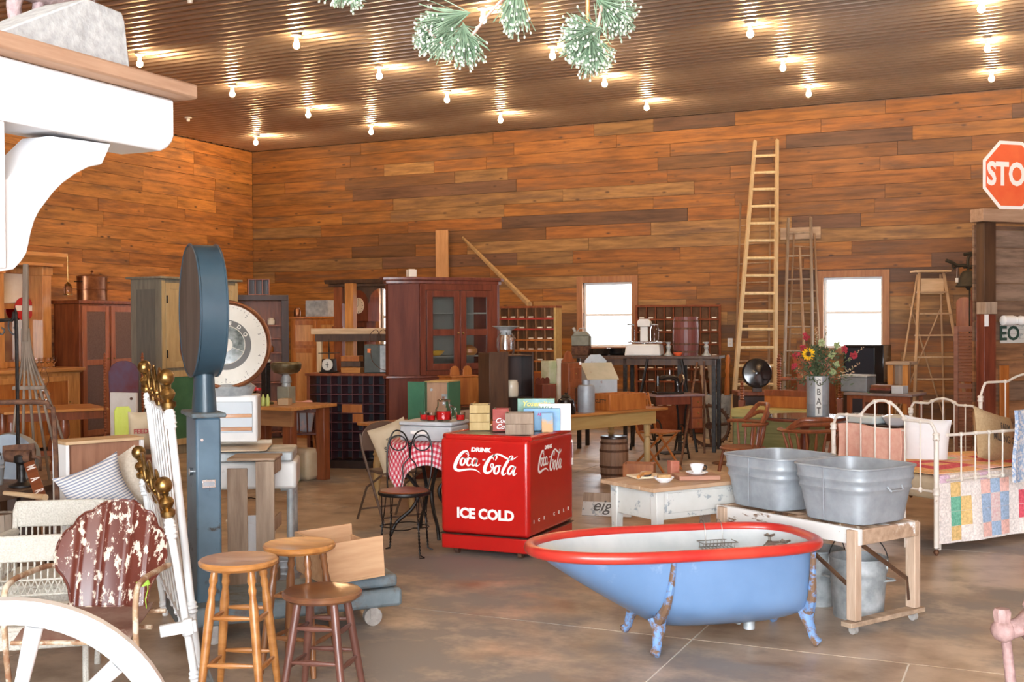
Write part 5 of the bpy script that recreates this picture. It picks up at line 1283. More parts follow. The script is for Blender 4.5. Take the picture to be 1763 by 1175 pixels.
# big back bar on the side wall
XF = -12.25
t = thing('back_bar', 'large golden-oak back bar with cornice, columns and mirrors against the side wall', 'cabinet', (XF, 9.6, 0), pi/2)
WB = onX(128, 622, XF+.3).y-9.6; HT = 2.66
mb = MB(); mb.b(0, WB, -.40, .5, .08, 1.06); mb.build('base_case', m_pine['z'], t, bev=.004)
mb = MB(); mb.b(-.04, WB+.05, -.46, .5, 1.062, 1.11); mb.b(-.02, WB+.02, -.43, .5, 1.04, 1.061); mb.build('counter', m_pine['x'], t, bev=.008)
for k in range(4):
    a = WB-.10-(k+1)*.66; panel_door(t, a, a+.60, .16, 1.0, -.401, m_pine['z'], m_orange, .07, knob=(a+.55, .65))
mb = MB(); mb.b(0, WB-.0, .42, .5, 1.111, HT-.15); mb.build('back_board', m_pine['x'], t)
for x in (.05, WB-.95, WB-.16):
    mb = MB(); mb.b(x, x+.15, .10, .419, 1.111, HT-.18); mb.b(x-.02, x+.17, .07, .44, 1.112, 1.2); mb.b(x-.015, x+.165, .08, .43, HT-.3, HT-.18); mb.build('column', m_pine['z'], t, bev=.006)
m_mir = M('old_mirror', (.62, .60, .56), rough=.06, metal=1)
for x0, x1 in ((.2, WB-.96), (WB-.79, WB-.165)):
    mb = MB(); 
    for q in ((x0, x0+.07), (x1-.07, x1)): mb.b(q[0], q[1], .36, .418, 1.115, HT-.2)
    for z in (1.115, 1.9, HT-.27): mb.b(x0+.07, x1-.07, .36, .418, z, z+.07)
    mb.build('mirror_frame', m_pine['z'], t, bev=.005)
    mb = MB(); mb.b(x0+.07, x1-.07, .39, .40, 1.19, 1.9); mb.build('mirror', m_mir, t)
    mb = MB(); mb.b(x0+.07, x1-.07, .39, .40, 1.98, HT-.28); mb.build('cream_panel', m_cream, t)
mb = MB(); mb.prism([(-.02, HT-.18), (-.02, HT-.14), (-.10, HT-.05), (-.10, HT), (.5, HT), (.5, HT-.18)], 'x', -.08, WB+.10)
mb.T = Matrix.Identity(4); mb.build('cornice', m_pine['x'], t, bev=.004)
m_red2 = M('red_sign_enamel', (.5, .015, .015), rough=.3)
p = onX(42, 532, XF-.3); t = thing('reflected_red_sign', 'small round red disc standing in for a sign reflected in the back bar mirror', 'sign', p, pi/2)
mb = MB(); mb.tube([(0, 0, 0), (0, .012, 0)], .16, 32); mb.build('disc', m_red2, t); mb = MB(); mb.b(-.15, .15, -.003, -.0005, -.03, .045); mb.build('band', m_lw, t)  # solid disc added to imitate a red reflection in the mirror
for i, x in enumerate((62, 72, 83, 93)):
    p = onX(x, 612, XF+.15)
    t = thing('stemmed_goblet', ('leftmost', 'second', 'third', 'rightmost')[i]+' stemmed glass goblet in the row on the back bar counter', 'goblet', (p.x, p.y, 1.111), group='goblets on the back bar')
    mb = MB(); mb.lathe([(.032, 0), (.032, .004), (.006, .012), (.006, .05), (.03, .07), (.037, .10), (.035, .135), (.032, .135), (.033, .10), (.026, .075), (0, .065)], 18); mb.build('glass', m_glass, t)
p = onX(76, 690, -11.3)
t = thing('oil_lamp', 'glass oil lamp with clear chimney on the long orange table', 'lamp', (p.x, p.y, hz(p, 688)))
mb = MB(); mb.lathe([(.06, 0), (.06, .01), (.02, .03), (.02, .08), (.065, .12), (.07, .16), (.03, .2)], 20); mb.build('font', m_glass, t)
mb = MB(); mb.lathe([(.03, .2), (.035, .22), (.02, .24)], 16); mb.build('burner', m_brass, t)
mb = MB(); mb.lathe([(.028, .24), (.055, .30), (.05, .35), (.026, .42), (.028, .46), (.025, .46), (.023, .42), (.047, .35), (.052, .30), (.026, .24)], 20); mb.build('chimney', m_glass, t)
p = onX(117, 492, -12.1); t = thing('hanging_lantern', 'small brass-capped glass lantern hanging at the right end of the back bar', 'lantern', p)
mb = MB(); mb.lathe([(.05, -.12), (.055, -.11), (.055, -.02), (.04, .0), (.03, .01)], 16); mb.build('glass', m_glass, t)
mb = MB(); mb.lathe([(.045, 0), (.05, .012), (.02, .035), (.004, .05)], 16); mb.tube([(0, 0, .05), (0, 0, .42)], .003, 4); mb.lathe([(.058, -.13), (.058, -.118)], 16); mb.build('cap', m_brass, t)
# red-brown wardrobe with screened doors
fr = FR(137, 236, 16.0, 17.1); h = fr.h(517)
t = thing('screened_wardrobe', 'red-brown wardrobe with two screened doors between back bar and grey cupboard', 'wardrobe', fr.a, fr.rz)
m_scr = M('dusty_screen', (.13, .07, .055), (.17, .10, .08), 60, rough=.7)
mb = MB(); mb.b(0, fr.w, 0, .46, 0, h-.05); mb.build('case', m_redw, t, bev=.004)
mb = MB(); mb.b(-.03, fr.w+.03, -.03, .49, h-.049, h); mb.build('cornice', m_redw, t, bev=.006)
m_rwl = wood('light_red_door', (.30, .085, .03), (.40, .13, .05), 'z', rough=.35, coat=.2)
hw = fr.w/2
panel_door(t, .04, hw-.02, .12, h-.08, -.002, m_rwl, m_scr, .08, mid=1.15, knob=(hw-.06, 1.2)); panel_door(t, hw+.02, fr.w-.04, .12, h-.08, -.002, m_rwl, m_scr, .08, mid=1.15, knob=(hw+.06, 1.2))
TM = Matrix.Translation(fr.a) @ Matrix.Rotation(fr.rz, 4, 'Z')
q = TM @ V((.50, .22, h+.001))
t = thing('copper_boiler', 'oval copper wash boiler with lid on top of the screened wardrobe', 'boiler', q, fr.rz)
mb = MB(); mb.lathe([(.17, 0), (.175, .005), (.175, .15), (.18, .155), (.18, .165), (.175, .17), (.178, .33)], 36, (0, 0, 0), 1.45, .9); mb.build('body', m_copper, t)
mb = MB(); mb.lathe([(.182, .331), (.182, .345), (.13, .37), (0, .385)], 36, (0, 0, 0), 1.45, .9); mb.lathe([(.015, .38), (.012, .41), (.03, .42), (0, .44)], 14); mb.build('lid', m_copper, t)
for s in (-1, 1): mb = MB(); mb.tube([(s*.25, -.05, .27), (s*.30, -.05, .27), (s*.30, .05, .27), (s*.25, .05, .27)], .008, 6); mb.build('handle', m_black, t)
# grey and buff cupboard
fr = FR(278, 409, 14.6, 15.9); h = fr.h(476)
m_gcup = wood('grey_green_paint', (.17, .16, .125), (.24, .23, .18), 'z', rough=.7)
m_buff = wood('buff_paint', (.38, .29, .15), (.48, .38, .21), 'z', rough=.6)
m_gpan = wood('grey_panel', (.12, .12, .105), (.16, .155, .13), 'z', rough=.7)
t = thing('tall_cupboard', 'tall old cupboard with grey-green side and buff front, behind the drum-headed scale', 'cupboard', fr.a, fr.rz)
mb = MB(); mb.b(0, fr.w, 0, .52, 0, h-.03); mb.build('case', m_gcup, t, bev=.004)
mb = MB(); mb.b(-.05, fr.w+.06, -.05, .56, h-.029, h); mb.build('cornice', m_gcup, t, bev=.006)
mb = MB(); mb.b(-.006, -.001, .10, .42, .25, h-.5 if 0 else h-.16); mb.build('side_panel', m_gpan, t)
hw = fr.w/2
for a, b_ in ((.06, hw-.01), (hw+.01, fr.w-.06)): panel_door(t, a, b_, 1.12, h-.08, -.002, m_buff, m_buff, .08)
for a, b_ in ((.06, hw-.01), (hw+.01, fr.w-.06)): panel_door(t, a, b_, .12, 1.08, -.002, m_buff, m_grn, .08)
mb = MB(); mb.b(0, .055, -.012, -.001, .05, h-.05); mb.b(fr.w-.055, fr.w, -.012, -.001, .05, h-.05); mb.build('stile', m_buff, t)
for z in (1.25, 1.95): mb = MB(); mb.tube([(.075, -.028, z), (.075, -.028, z+.1)], .01, 8); mb.build('hinge', m_black, t)
# dark open shelf
fr = FR(385, 497, 16.6, 16.9); h = fr.h(508)
t = thing('open_bookshelf', 'dark open shelf unit holding crocks and clocks in the room corner', 'shelf', fr.a, fr.rz)
for x in (0, fr.w-.10): mb = MB(); mb.b(x, x+.10, 0, .03, 0, h-.08); mb.b(x if x == 0 else x+.07, x+.03 if x == 0 else x+.10, .031, .30, 0, h-.08); mb.build('side_panel', m_dark, t)
mb = MB(); mb.b(0, fr.w, 0, .32, h-.079, h); mb.build('top_rail', m_dark, t, bev=.004)
mb = MB(); mb.b(.03, fr.w-.03, .28, .299, 0, h-.08); mb.build('back_board', m_redw, t)
SH = [fr.h(y) for y in (560, 583, 608, 660)]; TM = Matrix.Translation(fr.a) @ Matrix.Rotation(fr.rz, 4, 'Z')
for z in SH+[.5, .1]: mb = MB(); mb.b(.031, fr.w-.031, .032, .279, z-.02, z); mb.build('shelf', m_redw, t)
def onshelf(px, z, y=.14):
    v = ray(px, 559); e = TM.inverted() @ EYE; dv_ = TM.to_3x3().inverted() @ v; k = (y-e.y)/dv_.y; return TM @ V(((e+dv_*k).x, y, z+.001))
def jar(px, z, r, h_, label, m=m_crock, lid=False, TMf=onshelf):
    t = thing('stoneware_jar', label, 'jar', TMf(px, z)); mb = MB()
    mb.lathe([(r*.9, 0), (r, .01), (r, h_*.75), (r*.7, h_*.9), (r*.72, h_), (r*.6, h_), (r*.6, h_*.8), (0, h_*.8)], 20); mb.build('body', m, t)
    if lid: mb = MB(); mb.lathe([(r*.74, h_), (r*.5, h_+.02), (0, h_+.04)], 16); mb.build('lid', m_black, t)
jar(433, SH[0], .065, .17, 'tall cream stoneware jar with dark lid on the top shelf in the corner', lid=True); jar(450, SH[0], .05, .085, 'short cream jar, middle of the top corner shelf'); jar(467, SH[0], .055, .10, 'cream jar at the right of the top corner shelf')
for i, (px, r) in enumerate(((438, .05), (455, .065))):
    q = onshelf(px, SH[1]); t = thing('small_clock', ('small round clock partly behind the copper dial rim', 'round pale clock standing on the second corner shelf')[i], 'clock', q, fr.rz)
    mb = MB(); mb.tube([(0, 0, r), (0, .04, r)], r, 24); mb.build('case', m_crock, t); mb = MB(); mb.tube([(0, -.002, r), (0, 0, r)], r*.8, 24); mb.build('face', m_white, t)
    mb = MB(); mb.tube([(0, -.004, r), (0, -.004, r*1.6)], .003, 4); mb.tube([(0, -.004, r), (r*.4, -.004, r)], .003, 4); mb.build('hands', m_black, t)
jar(464, SH[2], .055, .10, 'rounded orange-brown pot on the third corner shelf', m_orange); jar(446, SH[2], .05, .12, 'pale jug on the third corner shelf beside the orange pot')
q = TM @ V((.36, .1, h+.001)); t = thing('three_slot_box', 'small wooden box with three upright slots on top of the dark corner shelf', 'box', q, fr.rz); w_, h_ = .31, .235
for x in (0, .10, .20, w_-.012): mb = MB(); mb.b(x, x+.012, 0, .15, .0125, h_-.0125); mb.build('divider', m_redw, t)
for z in (0, h_-.012): mb = MB(); mb.b(0, w_, 0, .15, z, z+.012); mb.build('board', m_redw, t)
mb = MB(); mb.b(.0, w_, .151, .158, 0, h_); mb.build('back_board', m_dark, t)
# orange cupboard
fr = FR(500, 594, 17.0, 16.6); h = fr.h(546)
t = thing('pine_cupboard', 'orange pine cupboard with panelled front right of the dark corner shelf', 'cupboard', fr.a, fr.rz)
mb = MB(); mb.b(0, fr.w, 0, .45, 0, h-.03); mb.build('case', m_orange, t, bev=.004); mb = MB(); mb.b(-.02, fr.w+.02, -.02, .47, h-.029, h); mb.build('top_board', m_orange, t, bev=.004)
hw = fr.w/2
for a, b_ in ((.04, hw-.01), (hw+.01, fr.w-.04)):
    panel_door(t, a, b_, h-.42, h-.06, -.002, m_orange, m_pine['z'], .06); panel_door(t, a, b_, .1, h-.46, -.002, m_orange, m_pine['z'], .07, knob=(b_-.03, .9))
TM2 = Matrix.Translation(fr.a) @ Matrix.Rotation(fr.rz, 4, 'Z'); q = TM2 @ V((.20, .1, h+.001))
o = flatbox('metal_strongbox', 'dull grey metal box lying on top of the orange pine cupboard', 'box', q, fr.rz, .40, .25, .24, m_galvd)
q = TM2 @ V((.05, .1, h+.001)); jar(511, 0, .05, .13, 'small brown jar with pale flower beside the grey metal box', m_copper, TMf=lambda a, b_: q)
# overmantel frame with cornice and scalloped valance
fr = FR(570, 700, 14.6, 14.2); h = fr.h(483)
t = thing('overmantel_frame', 'brown overmantel frame with cornice, square column and scalloped valance beside the corner cupboard', 'frame', fr.a, fr.rz)
mb = MB(); mb.prism([(-.10, h-.05), (-.12, h), (.2, h), (.2, h-.05)], 'x', -.03, fr.w); mb.b(0, fr.w-.02, -.06, .16, h-.085, h-.051); mb.build('cornice', m_darkbr, t, bev=.004)
zc_ = fr.h(562)
for x in (.04, fr.w-.2): mb = MB(); mb.b(x, x+.12, 0, .12, 0.0, h-.086); mb.b(x-.02, x+.14, -.02, .14, zc_-.04, zc_); mb.build('column', m_redw, t, bev=.004)
vp = [(.16, h-.087), (fr.w-.2, h-.087), (fr.w-.2, h-.16)]
for (cx_, r_) in ((fr.w-.38, .17), (fr.w-.72, .15)):
    vp += [(cx_+r_*cos(R(a)), h-.27+r_*.95*sin(R(a))) for a in range(0, 181, 15)]
    vp += [(cx_-r_-.01, h-.30)]
vp += [(.16, h-.30)]
mb = MB(); mb.prism(vp, 'y', .05, .07); mb.build('valance', m_darkbr, t)
mb = MB(); mb.b(.3, .42, -.17, -.08, .0, fr.h(490)); p_ = mb.build('raw_post', m_lightz, None, loc=fr.a, rz=fr.rz, bev=.004); p_.data.materials[0] = m_oakz; tag(p_, 'rough orange-brown upright post in front of the brown overmantel', 'post')
# longcase clock behind
fr2 = FR(604, 632, 16.2, 16.0); h = fr2.h(489)
t = thing('longcase_clock', 'dark longcase clock with cream dial seen through the overmantel', 'clock', fr2.a, fr2.rz); w_ = fr2.w
zd = fr2.h(527)
mb = MB(); mb.b(-.03, w_+.03, 0, .22, 0, .5); mb.b(.03, w_-.03, .02, .2, .5, zd-.22); mb.prism([(-.02, zd-.22), (w_+.02, zd-.22), (w_+.02, zd+.12)]+[(w_/2+(w_/2+.02)*cos(R(a)), zd+.12+(h-zd-.12)*sin(R(a))) for a in range(0, 181, 15)], 'y', .0, .22); mb.build('case', m_mahog, t, bev=.003)
mb = MB(); mb.tube([(w_/2, -.012, zd), (w_/2, -.002, zd)], .11, 32); mb.build('dial', m_cream, t)
for i in range(12): a = i*pi/6; mb = MB(); mb.b(-.003, .003, -.014, -.0125, .078, .10); o = mb.build('hour_mark', m_black, t); o.location = (w_/2, 0, zd); o.rotation_euler = (0, a, 0)
mb = MB(); mb.tube([(w_/2, -.016, zd), (w_/2, -.016, zd+.08)], .003, 4); mb.tube([(w_/2, -.016, zd), (w_/2-.04, -.016, zd-.03)], .003, 4); mb.build('hands', m_black, t)
mb = MB(); mb.b(w_*.25, w_*.75, .012, .019, .6, zd-.3); mb.build('trunk_door', m_dark, t)
# plank side bench behind the pigeonholes
fr2 = FR(535, 690, 14.0, 13.8); h = fr2.h(566)
t = thing('raw_shelf_frame', 'raw pale plank shelf on posts behind the dark pigeonhole cabinet', 'shelf', fr2.a, fr2.rz)
mb = MB(); mb.b(0, fr2.w, 0, .03, h-.07, h); mb.build('front_plank', m_light, t, bev=.003)
mb = MB(); mb.b(0.04, fr2.w, .031, .05, h-.16, h-.071); mb.build('rail', m_darkbr, t, bev=.003)
mb = MB(); mb.b(0, fr2.w, .051, .32, h-.03, h-.005); mb.build('top_plank', m_light, t, bev=.003)
for x in (.05, fr2.w-.1): mb = MB(); mb.b(x, x+.06, .06, .12, 0, h-.031); mb.build('post', m_lightz, t, bev=.003)
# ---------- corner cupboard
fr = FR(722, 855, 12.3, 12.75); m_mahog2 = M('dull_mahogany', (.10, .022, .012), (.16, .04, .02), 12, (1, 1, .12), rough=.6, spec=.25); h = fr.h(477); zw = fr.h(647); W_ = fr.w
t = thing('corner_cupboard', 'tall glossy mahogany corner cupboard with two glazed doors', 'cupboard', fr.a, fr.rz)
bk = [(0, 0), (W_, 0), (W_+.10, .12), (W_/2, .62), (-.30, .22), (-.30, .14)]
def cshell(z0, z1, grow=0, y0=0):
    c_ = (W_/2-.05, .25); return [(c_[0]+(x-c_[0])*(1+grow), c_[1]+(y-c_[1])*(1+grow)) for x, y in bk]
mb = MB(); mb.prism(cshell(0, 0), 'z', .0, zw-.03); mb.build('lower_case', m_mahog2, t, bev=.004)
mb = MB(); mb.prism(cshell(0, 0, .05), 'z', zw-.029, zw+.0); mb.build('waist_moulding', m_mahog, t, bev=.006)
mb = MB(); mb.prism(cshell(0, 0, .09), 'z', h-.035, h); mb.prism(cshell(0, 0, .04), 'z', h-.075, h-.036); mb.build('cornice', m_mahog, t, bev=.006)
# hollow upper case: side walls and stiles
mb = MB(); pts_ = [(0, 0), (-.30, .14), (-.30, .22), (W_/2, .62), (W_+.10, .12), (W_, 0)]
for a, b_ in zip(pts_[:-1], pts_[1:]):
    a, b_ = V(a), V(b_); dd = (b_-a).normalized(); nn = V((dd.y, -dd.x)); 
    if nn.dot(V((W_/2, .25))-a) < 0: nn = -nn
    vs_ = [a, b_, b_+nn*.018, a+nn*.018]; mb.prism([(p.x, p.y) for p in vs_], 'z', zw+.001, h-.076)
mb.build('upper_sides', m_mahog2, t, smooth=False)
mb = MB(); mb.b(0, .07, -.02, .0, zw+.001, h-.076); mb.b(W_-.07, W_, -.02, .0, zw+.001, h-.076); mb.b(.071, W_-.071, -.02, 0, h-.14, h-.076); mb.b(.071, W_-.071, -.02, 0, zw+.001, zw+.05); mb.build('face_frame', m_mahog, t, bev=.002)
# side raised panel
ang = math.atan2(.14, -.30)
m_paneg = M('dark_glass_pane', (.55, .58, .58), rough=.03, trans=.75, alpha=.6)
hw = W_/2
for s, (a, b_) in enumerate(((.072, hw-.004), (hw+.004, W_-.072))):
    d = panel_door(t, a, b_, zw+.055, h-.145, -.021, m_mahog, m_glass, .07, mid=zw+.46 if 1 else None, name='glazed_door', glass=True, knob=(hw-.03 if s == 0 else hw+.03, zw+.45))
m_inl = M('grey_green_inside', (.30, .32, .28), rough=.8)
mb = MB(); mb.prism([(.02, .03), (W_-.02, .03), (W_/2, .55)], 'z', zw+.19, zw+.205); mb.build('shelf', m_inl, t)
mb = MB(); mb.prism([(.02, .03), (W_-.02, .03), (W_/2, .55)], 'z', zw+.66, zw+.675); mb.build('shelf', m_inl, t)
mb = MB(); mb.b(.02, W_-.02, .30, .31, zw+.005, h-.08); mb.build('inner_back', m_inl, t)
for a, b_ in ((.05, hw-.01), (hw+.01, W_-.05)): panel_door(t, a, b_, .1, zw-.08, -.002, m_mahog, m_mahog, .07)
TMc = Matrix.Translation(fr.a) @ Matrix.Rotation(fr.rz, 4, 'Z')
q = TMc @ V((.25, .14, zw+.206)); dish('yellow_plate', 'yellow dish behind the left glass of the corner cupboard', 'dish', q, .10, .05, M('yellow_glaze', (.7, .42, .05), rough=.3))
q = TMc @ V((W_-.27, .14, zw+.206)); t = thing('round_basket', 'round orange basket behind the right glass of the corner cupboard', 'basket', q); mb = MB(); mb.lathe([(.06, 0), (.09, .03), (.09, .07), (.06, .09), (0, .085)], 20); mb.build('body', m_pine['x'], t); mb = MB(); mb.lathe([(.065, .09), (.03, .11), (0, .115)], 16); mb.build('lid', m_orange, t)
q = TMc @ V((.0, .2, h+.001)); mb = MB(); mb.b(-.045, .045, -.04, .04, 0, .085); mb.b(-.03, .03, -.03, .03, .085, .09)
o = mb.build('cream_box', m_cream, None, loc=q, rz=fr.rz, bev=.006); tag(o, 'small cream box on top of the corner cupboard', 'box')
# vertical board and slanting pole against the plank wall
pa, pb_ = onY(751, 397, YB-.10), onY(773, 475, YB-.10)
mb = MB(); mb.b(pa.x, pb_.x, YB-.13, YB-.10, 0.0, pa.z); o = mb.build('upright_board', m_lightz, bev=.004); o.data.materials[0] = wood('tan_board', (.40, .21, .09), (.50, .28, .13), 'z', rough=.7); tag(o, 'tan upright board against the wall above the corner cupboard', 'board')
pa, pb_ = onY(797, 410, YB-.09), onY(975, 588, YB-.9)
mb = MB(); k_ = pb_-pa; end = A(912, 525, 15.98)
mb.tube([pa, pa.lerp(end, .5), end], [.028, .038, .045], 8, False, .8); k2_ = end+V((.9, -.5, -1.0)); o = mb.build('slanting_pole', m_raw); o.data.materials[0] = wood('yellow_grey_pole', (.30, .20, .09), (.44, .31, .16), 'z', rough=.8); tag(o, 'long yellowish pole slanting down the plank wall to the red-edged sorter', 'pole')
# ---------- pigeonhole cabinet
fr = FR(527, 682, 13.35, 13.15); h = fr.h(643); W_ = fr.w
t = thing('pigeonhole_cabinet', 'low dark cabinet of many square pigeonholes with two small drawers', 'cabinet', fr.a, fr.rz)
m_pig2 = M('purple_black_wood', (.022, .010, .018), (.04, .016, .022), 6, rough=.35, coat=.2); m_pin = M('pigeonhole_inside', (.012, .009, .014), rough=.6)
mb = MB(); mb.b(-.02, W_+.02, -.01, .33, h-.03, h); mb.build('top_board', m_redw, t, bev=.003)
mb = MB(); mb.b(-.0, .04, 0, .30, 0, h-.031); mb.build('side_panel', m_redw, t, bev=.003); mb = MB(); mb.b(W_-.02, W_, 0, .30, 0, h-.031); mb.build('side_panel', m_pig2, t, bev=.003)
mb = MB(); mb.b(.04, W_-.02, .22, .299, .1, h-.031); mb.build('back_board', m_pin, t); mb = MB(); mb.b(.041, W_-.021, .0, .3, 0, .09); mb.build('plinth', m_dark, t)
nc, nr = 8, 9; cw = (W_-.06)/nc; ch = (h-.13)/nr
m_edge = M('thin_red_edge', (.11, .035, .04), rough=.4)
for i in range(1, nc): mb = MB(); mb.b(.04+cw*i-.004, .04+cw*i+.004, .003, .219, .1, h-.032); mb.build('divider', m_edge, t, smooth=False)
for j in range(1, nr): mb = MB(); mb.b(.041, W_-.021, .0, .216, .1+ch*j-.004, .1+ch*j+.004); mb.build('shelf', m_edge, t, smooth=False)
for (i, j) in ((3, 5), (4, 4)):
    mb = MB(); x0 = .04+cw*i+.006; mb.b(x0, x0+cw*(1.9 if j == 5 else 1.0), -.006, .002, .1+ch*j+.006, .1+ch*(j+1)-.006); mb.build('drawer', m_orange, t, bev=.002)
TMp = Matrix.Translation(fr.a) @ Matrix.Rotation(fr.rz, 4, 'Z')
def onp(x, y=.12): return TMp @ V((x*W_, y, h+.001))
t = thing('kitchen_scale', 'small black kitchen scale with round white dial on the pigeonhole cabinet', 'scale', onp(.19), fr.rz-.1)
mb = MB(); mb.tap(-.065, .065, 0, .12, 0, .16, 1.15); mb.b(-.09, .09, -.02, .14, 0, .015); mb.build('body', m_black, t, bev=.005)
mb = MB(); mb.tube([(.01, -.012, .095), (.01, -.002, .095)], .068, 28); d = mb.build('dial', m_dialw, t); mb = MB(); mb.tube([(.01, -.016, .06), (.01, -.016, .13)], .004, 4); mb.tube([(-.01, -.016, .095), (.03, -.016, .095)], .004, 4); mb.build('pointer', m_black, d)
mb = MB(); mb.tube([(0, .06, .16), (0, .06, .225)], .01, 8); mb.b(-.10, .10, -.02, .14, .225, .233); mb.tube([(0, .06, .233), (0, .06, .40)], [.012, .003], 6); mb.build('weighing_plate', m_black, t)
for k, (z0, w_, lb) in enumerate(((0, .235, 'lowest of the three small wooden boxes stacked on the pigeonhole cabinet'), (.072, .24, 'middle of the three small wooden boxes stacked on the pigeonhole cabinet'), (.135, .22, 'topmost of the three small wooden boxes stacked on the pigeonhole cabinet'))):
    mb = MB(); mb.b(0, w_, 0, .16, 0, .062); mb.b(-.003, w_+.003, -.003, .003, .05, .06); o = mb.build('small_wooden_box', [m_oak, m_darkbr, m_orange][k], None, loc=onp(.36, .08)+V((0, 0, z0)), rz=fr.rz, bev=.003); tag(o, lb, 'box', 'small boxes on the pigeonhole cabinet')
t = thing('dark_carrier', 'dark metal carrying box with looped wire handles and an orange tag', 'box', onp(.63, .04), fr.rz+.12)
mb = MB(); mb.b(0, .30, 0, .2, 0, .33); mb.build('body', M('dark_green_tin', (.045, .05, .04), (.08, .085, .07), 6, rough=.5, metal=.3), t, bev=.01)
mb = MB(); mb.b(.19, .301, -.004, -.001, .01, .32); mb.build('grey_panel', m_galvd, t)
for x in (.07, .16): mb = MB(); mb.tube(smoothpath([(x, .0, .3), (x+.0, .03, .44), (x+.06, .08, .5), (x+.11, .1, .42), (x+.1, .12, .33)], 5), .0045, 6); mb.build('wire_loop', m_rust, t)
mb = MB(); mb.tube(smoothpath([(.08, -.012, .28), (.1, -.02, .15), (.18, -.02, .06), (.26, -.02, .03)], 5), .004, 5); mb.build('loose_cord', m_rust, t)
mb = MB(); mb.b(.045, .085, -.016, -.013, .235, .285); mb.build('orange_tag', M('orange_card', (.85, .22, .06), rough=.7), t)
# ---------- wall sorters
def sorter(label, fr, h, zb, nc, nr, mf, mi, mh, mv, label_strip=True, dep_=.22, right=None):
    t = thing('pigeonhole_sorter', label, 'sorter', fr.a, fr.rz); W_ = fr.w
    for x in (0, W_-.03): mb = MB(); mb.b(x, x+.03, 0, dep_, 0, h-.03); mb.build('side_board', right if (right and x > 0) else mf, t)
    mb = MB(); mb.b(0, W_, 0, dep_, h-.029, h); mb.build('top_board', mf, t); mb = MB(); mb.b(.031, W_-.031, dep_-.03, dep_-.01, .1, h-.03); mb.build('back_board', mi, t)
    cw, ch = (W_-.06)/nc, (h-.03-zb)/nr
    for i in range(1, nc): mb = MB(); mb.b(.03+cw*i-.007, .03+cw*i+.007, .004, dep_-.031, zb, h-.031); mb.build('divider', mv, t, smooth=False)
    for j in range(nr): mb = MB(); mb.b(.031, W_-.031, -.002, dep_-.032, zb+ch*j-.012, zb+ch*j+.012); mb.build('shelf', mh[min(j, len(mh)-1)], t, smooth=False)
    if label_strip:
        for j in range(nr):
            for i in range(nc):
                if (i*7+j*3) % 5 and j != nr: mb = MB(); mb.b(-.035, .035, 0, .003, -.010, .008); o = mb.build('name_card', m_cream, t, smooth=False); o.location = (.03+cw*(i+.5), -.006, zb+ch*j+(.026 if 1 else 0)); 
    mb = MB(); mb.b(.031, W_-.031, 0, dep_-.04, .02, zb-.014); mb.build('base_panel', mf, t)
    return t
m_sor = M('sorter_inside', (.16, .065, .03), (.25, .11, .05), 7, rough=.8, spec=.2); m_sr2 = M('dull_red_brown', (.15, .045, .022), (.22, .07, .035), 9, rough=.85, spec=.1)
m_sv = M('sorter_divider', (.26, .13, .06), (.34, .18, .09), 7, rough=.6); m_redp = M('red_shelf_edge', (.32, .03, .02), rough=.5)
fr = FR(842, 957, 16.0, 15.6); sorter('red-edged pigeonhole letter sorter on the wall beside the corner cupboard', fr, fr.h(528), fr.h(640), 7, 6, m_redw, m_sor, [m_orange, m_orange, m_orange, m_orange, m_redp, m_redp], m_sv, right=m_must)
fr = FR(1094, 1241, 17.35, 17.1); sorter('wide red-brown pigeonhole letter sorter behind the grocery scale and keg', fr, fr.h(526), fr.h(700), 9, 8, m_sr2, m_sor, [m_sr2], m_sr2)
TMs = Matrix.Translation(fr.a) @ Matrix.Rotation(fr.rz, 4, 'Z')
# ---------- high counter before the second sorter
fr = FR(985, 1238, 15.2, 14.6); h = fr.h(613); W_ = fr.w
t = thing('high_counter', 'long dark-legged counter under the middle window carrying scale and keg', 'counter', fr.a, fr.rz)
mb = MB(); mb.b(0, W_, 0, .55, h-.035, h); mb.build('top_board', m_darkbr, t, bev=.004)
for x in (.05, W_*.35, W_*.72, W_-.1):
    for y in (.03, .47): mb = MB(); mb.b(x, x+.05, y, y+.05, 0, h-.036); mb.build('leg', m_black, t, bev=.004)
mb = MB(); mb.b(.05, W_-.05, .03, .05, h-.12, h-.04); mb.build('apron', m_darkbr, t)
for a, b_ in ((.4, .52), (.85, .75)): mb = MB(); mb.tube([(W_*a, .02, .0), (W_*b_, .02, h-.04)], .018, 6); mb.build('brace', m_black, t)
TMk = Matrix.Translation(fr.a) @ Matrix.Rotation(fr.rz, 4, 'Z'); KRZ = fr.rz; HK = h
def onk(px, y=.2, z=0):
    v = ray(px, 600); e = TMk.inverted() @ EYE; dv_ = TMk.to_3x3().inverted() @ v; k = (y-e.y)/dv_.y; return TMk @ V(((e+dv_*k).x, y, HK+.001+z))
P = onk(1001); t = thing('fuel_can', 'old grey fuel can with spout on the counter left of the middle window', 'can', P, KRZ)
mb = MB(); mb.b(-.12, .12, -.08, .08, .0, .13); mb.build('lower_body', m_rust, t, bev=.01); mb = MB(); mb.b(-.12, .12, -.08, .08, .131, .26); mb.prism([(-.12, .261), (.12, .261), (.06, .32), (-.06, .32)], 'y', -.08, .08); mb.build('body', M('grey_green_tin', (.16, .17, .14), (.24, .25, .21), 6, rough=.6), t, bev=.01)
mb = MB(); mb.tube([(-.08, 0, .30), (-.11, 0, .37)], .022, 10); mb.tube([(-.05, 0, .32), (-.02, 0, .36), (.05, 0, .36), (.07, 0, .32)], .007, 6); mb.build('spout', m_galvd, t)
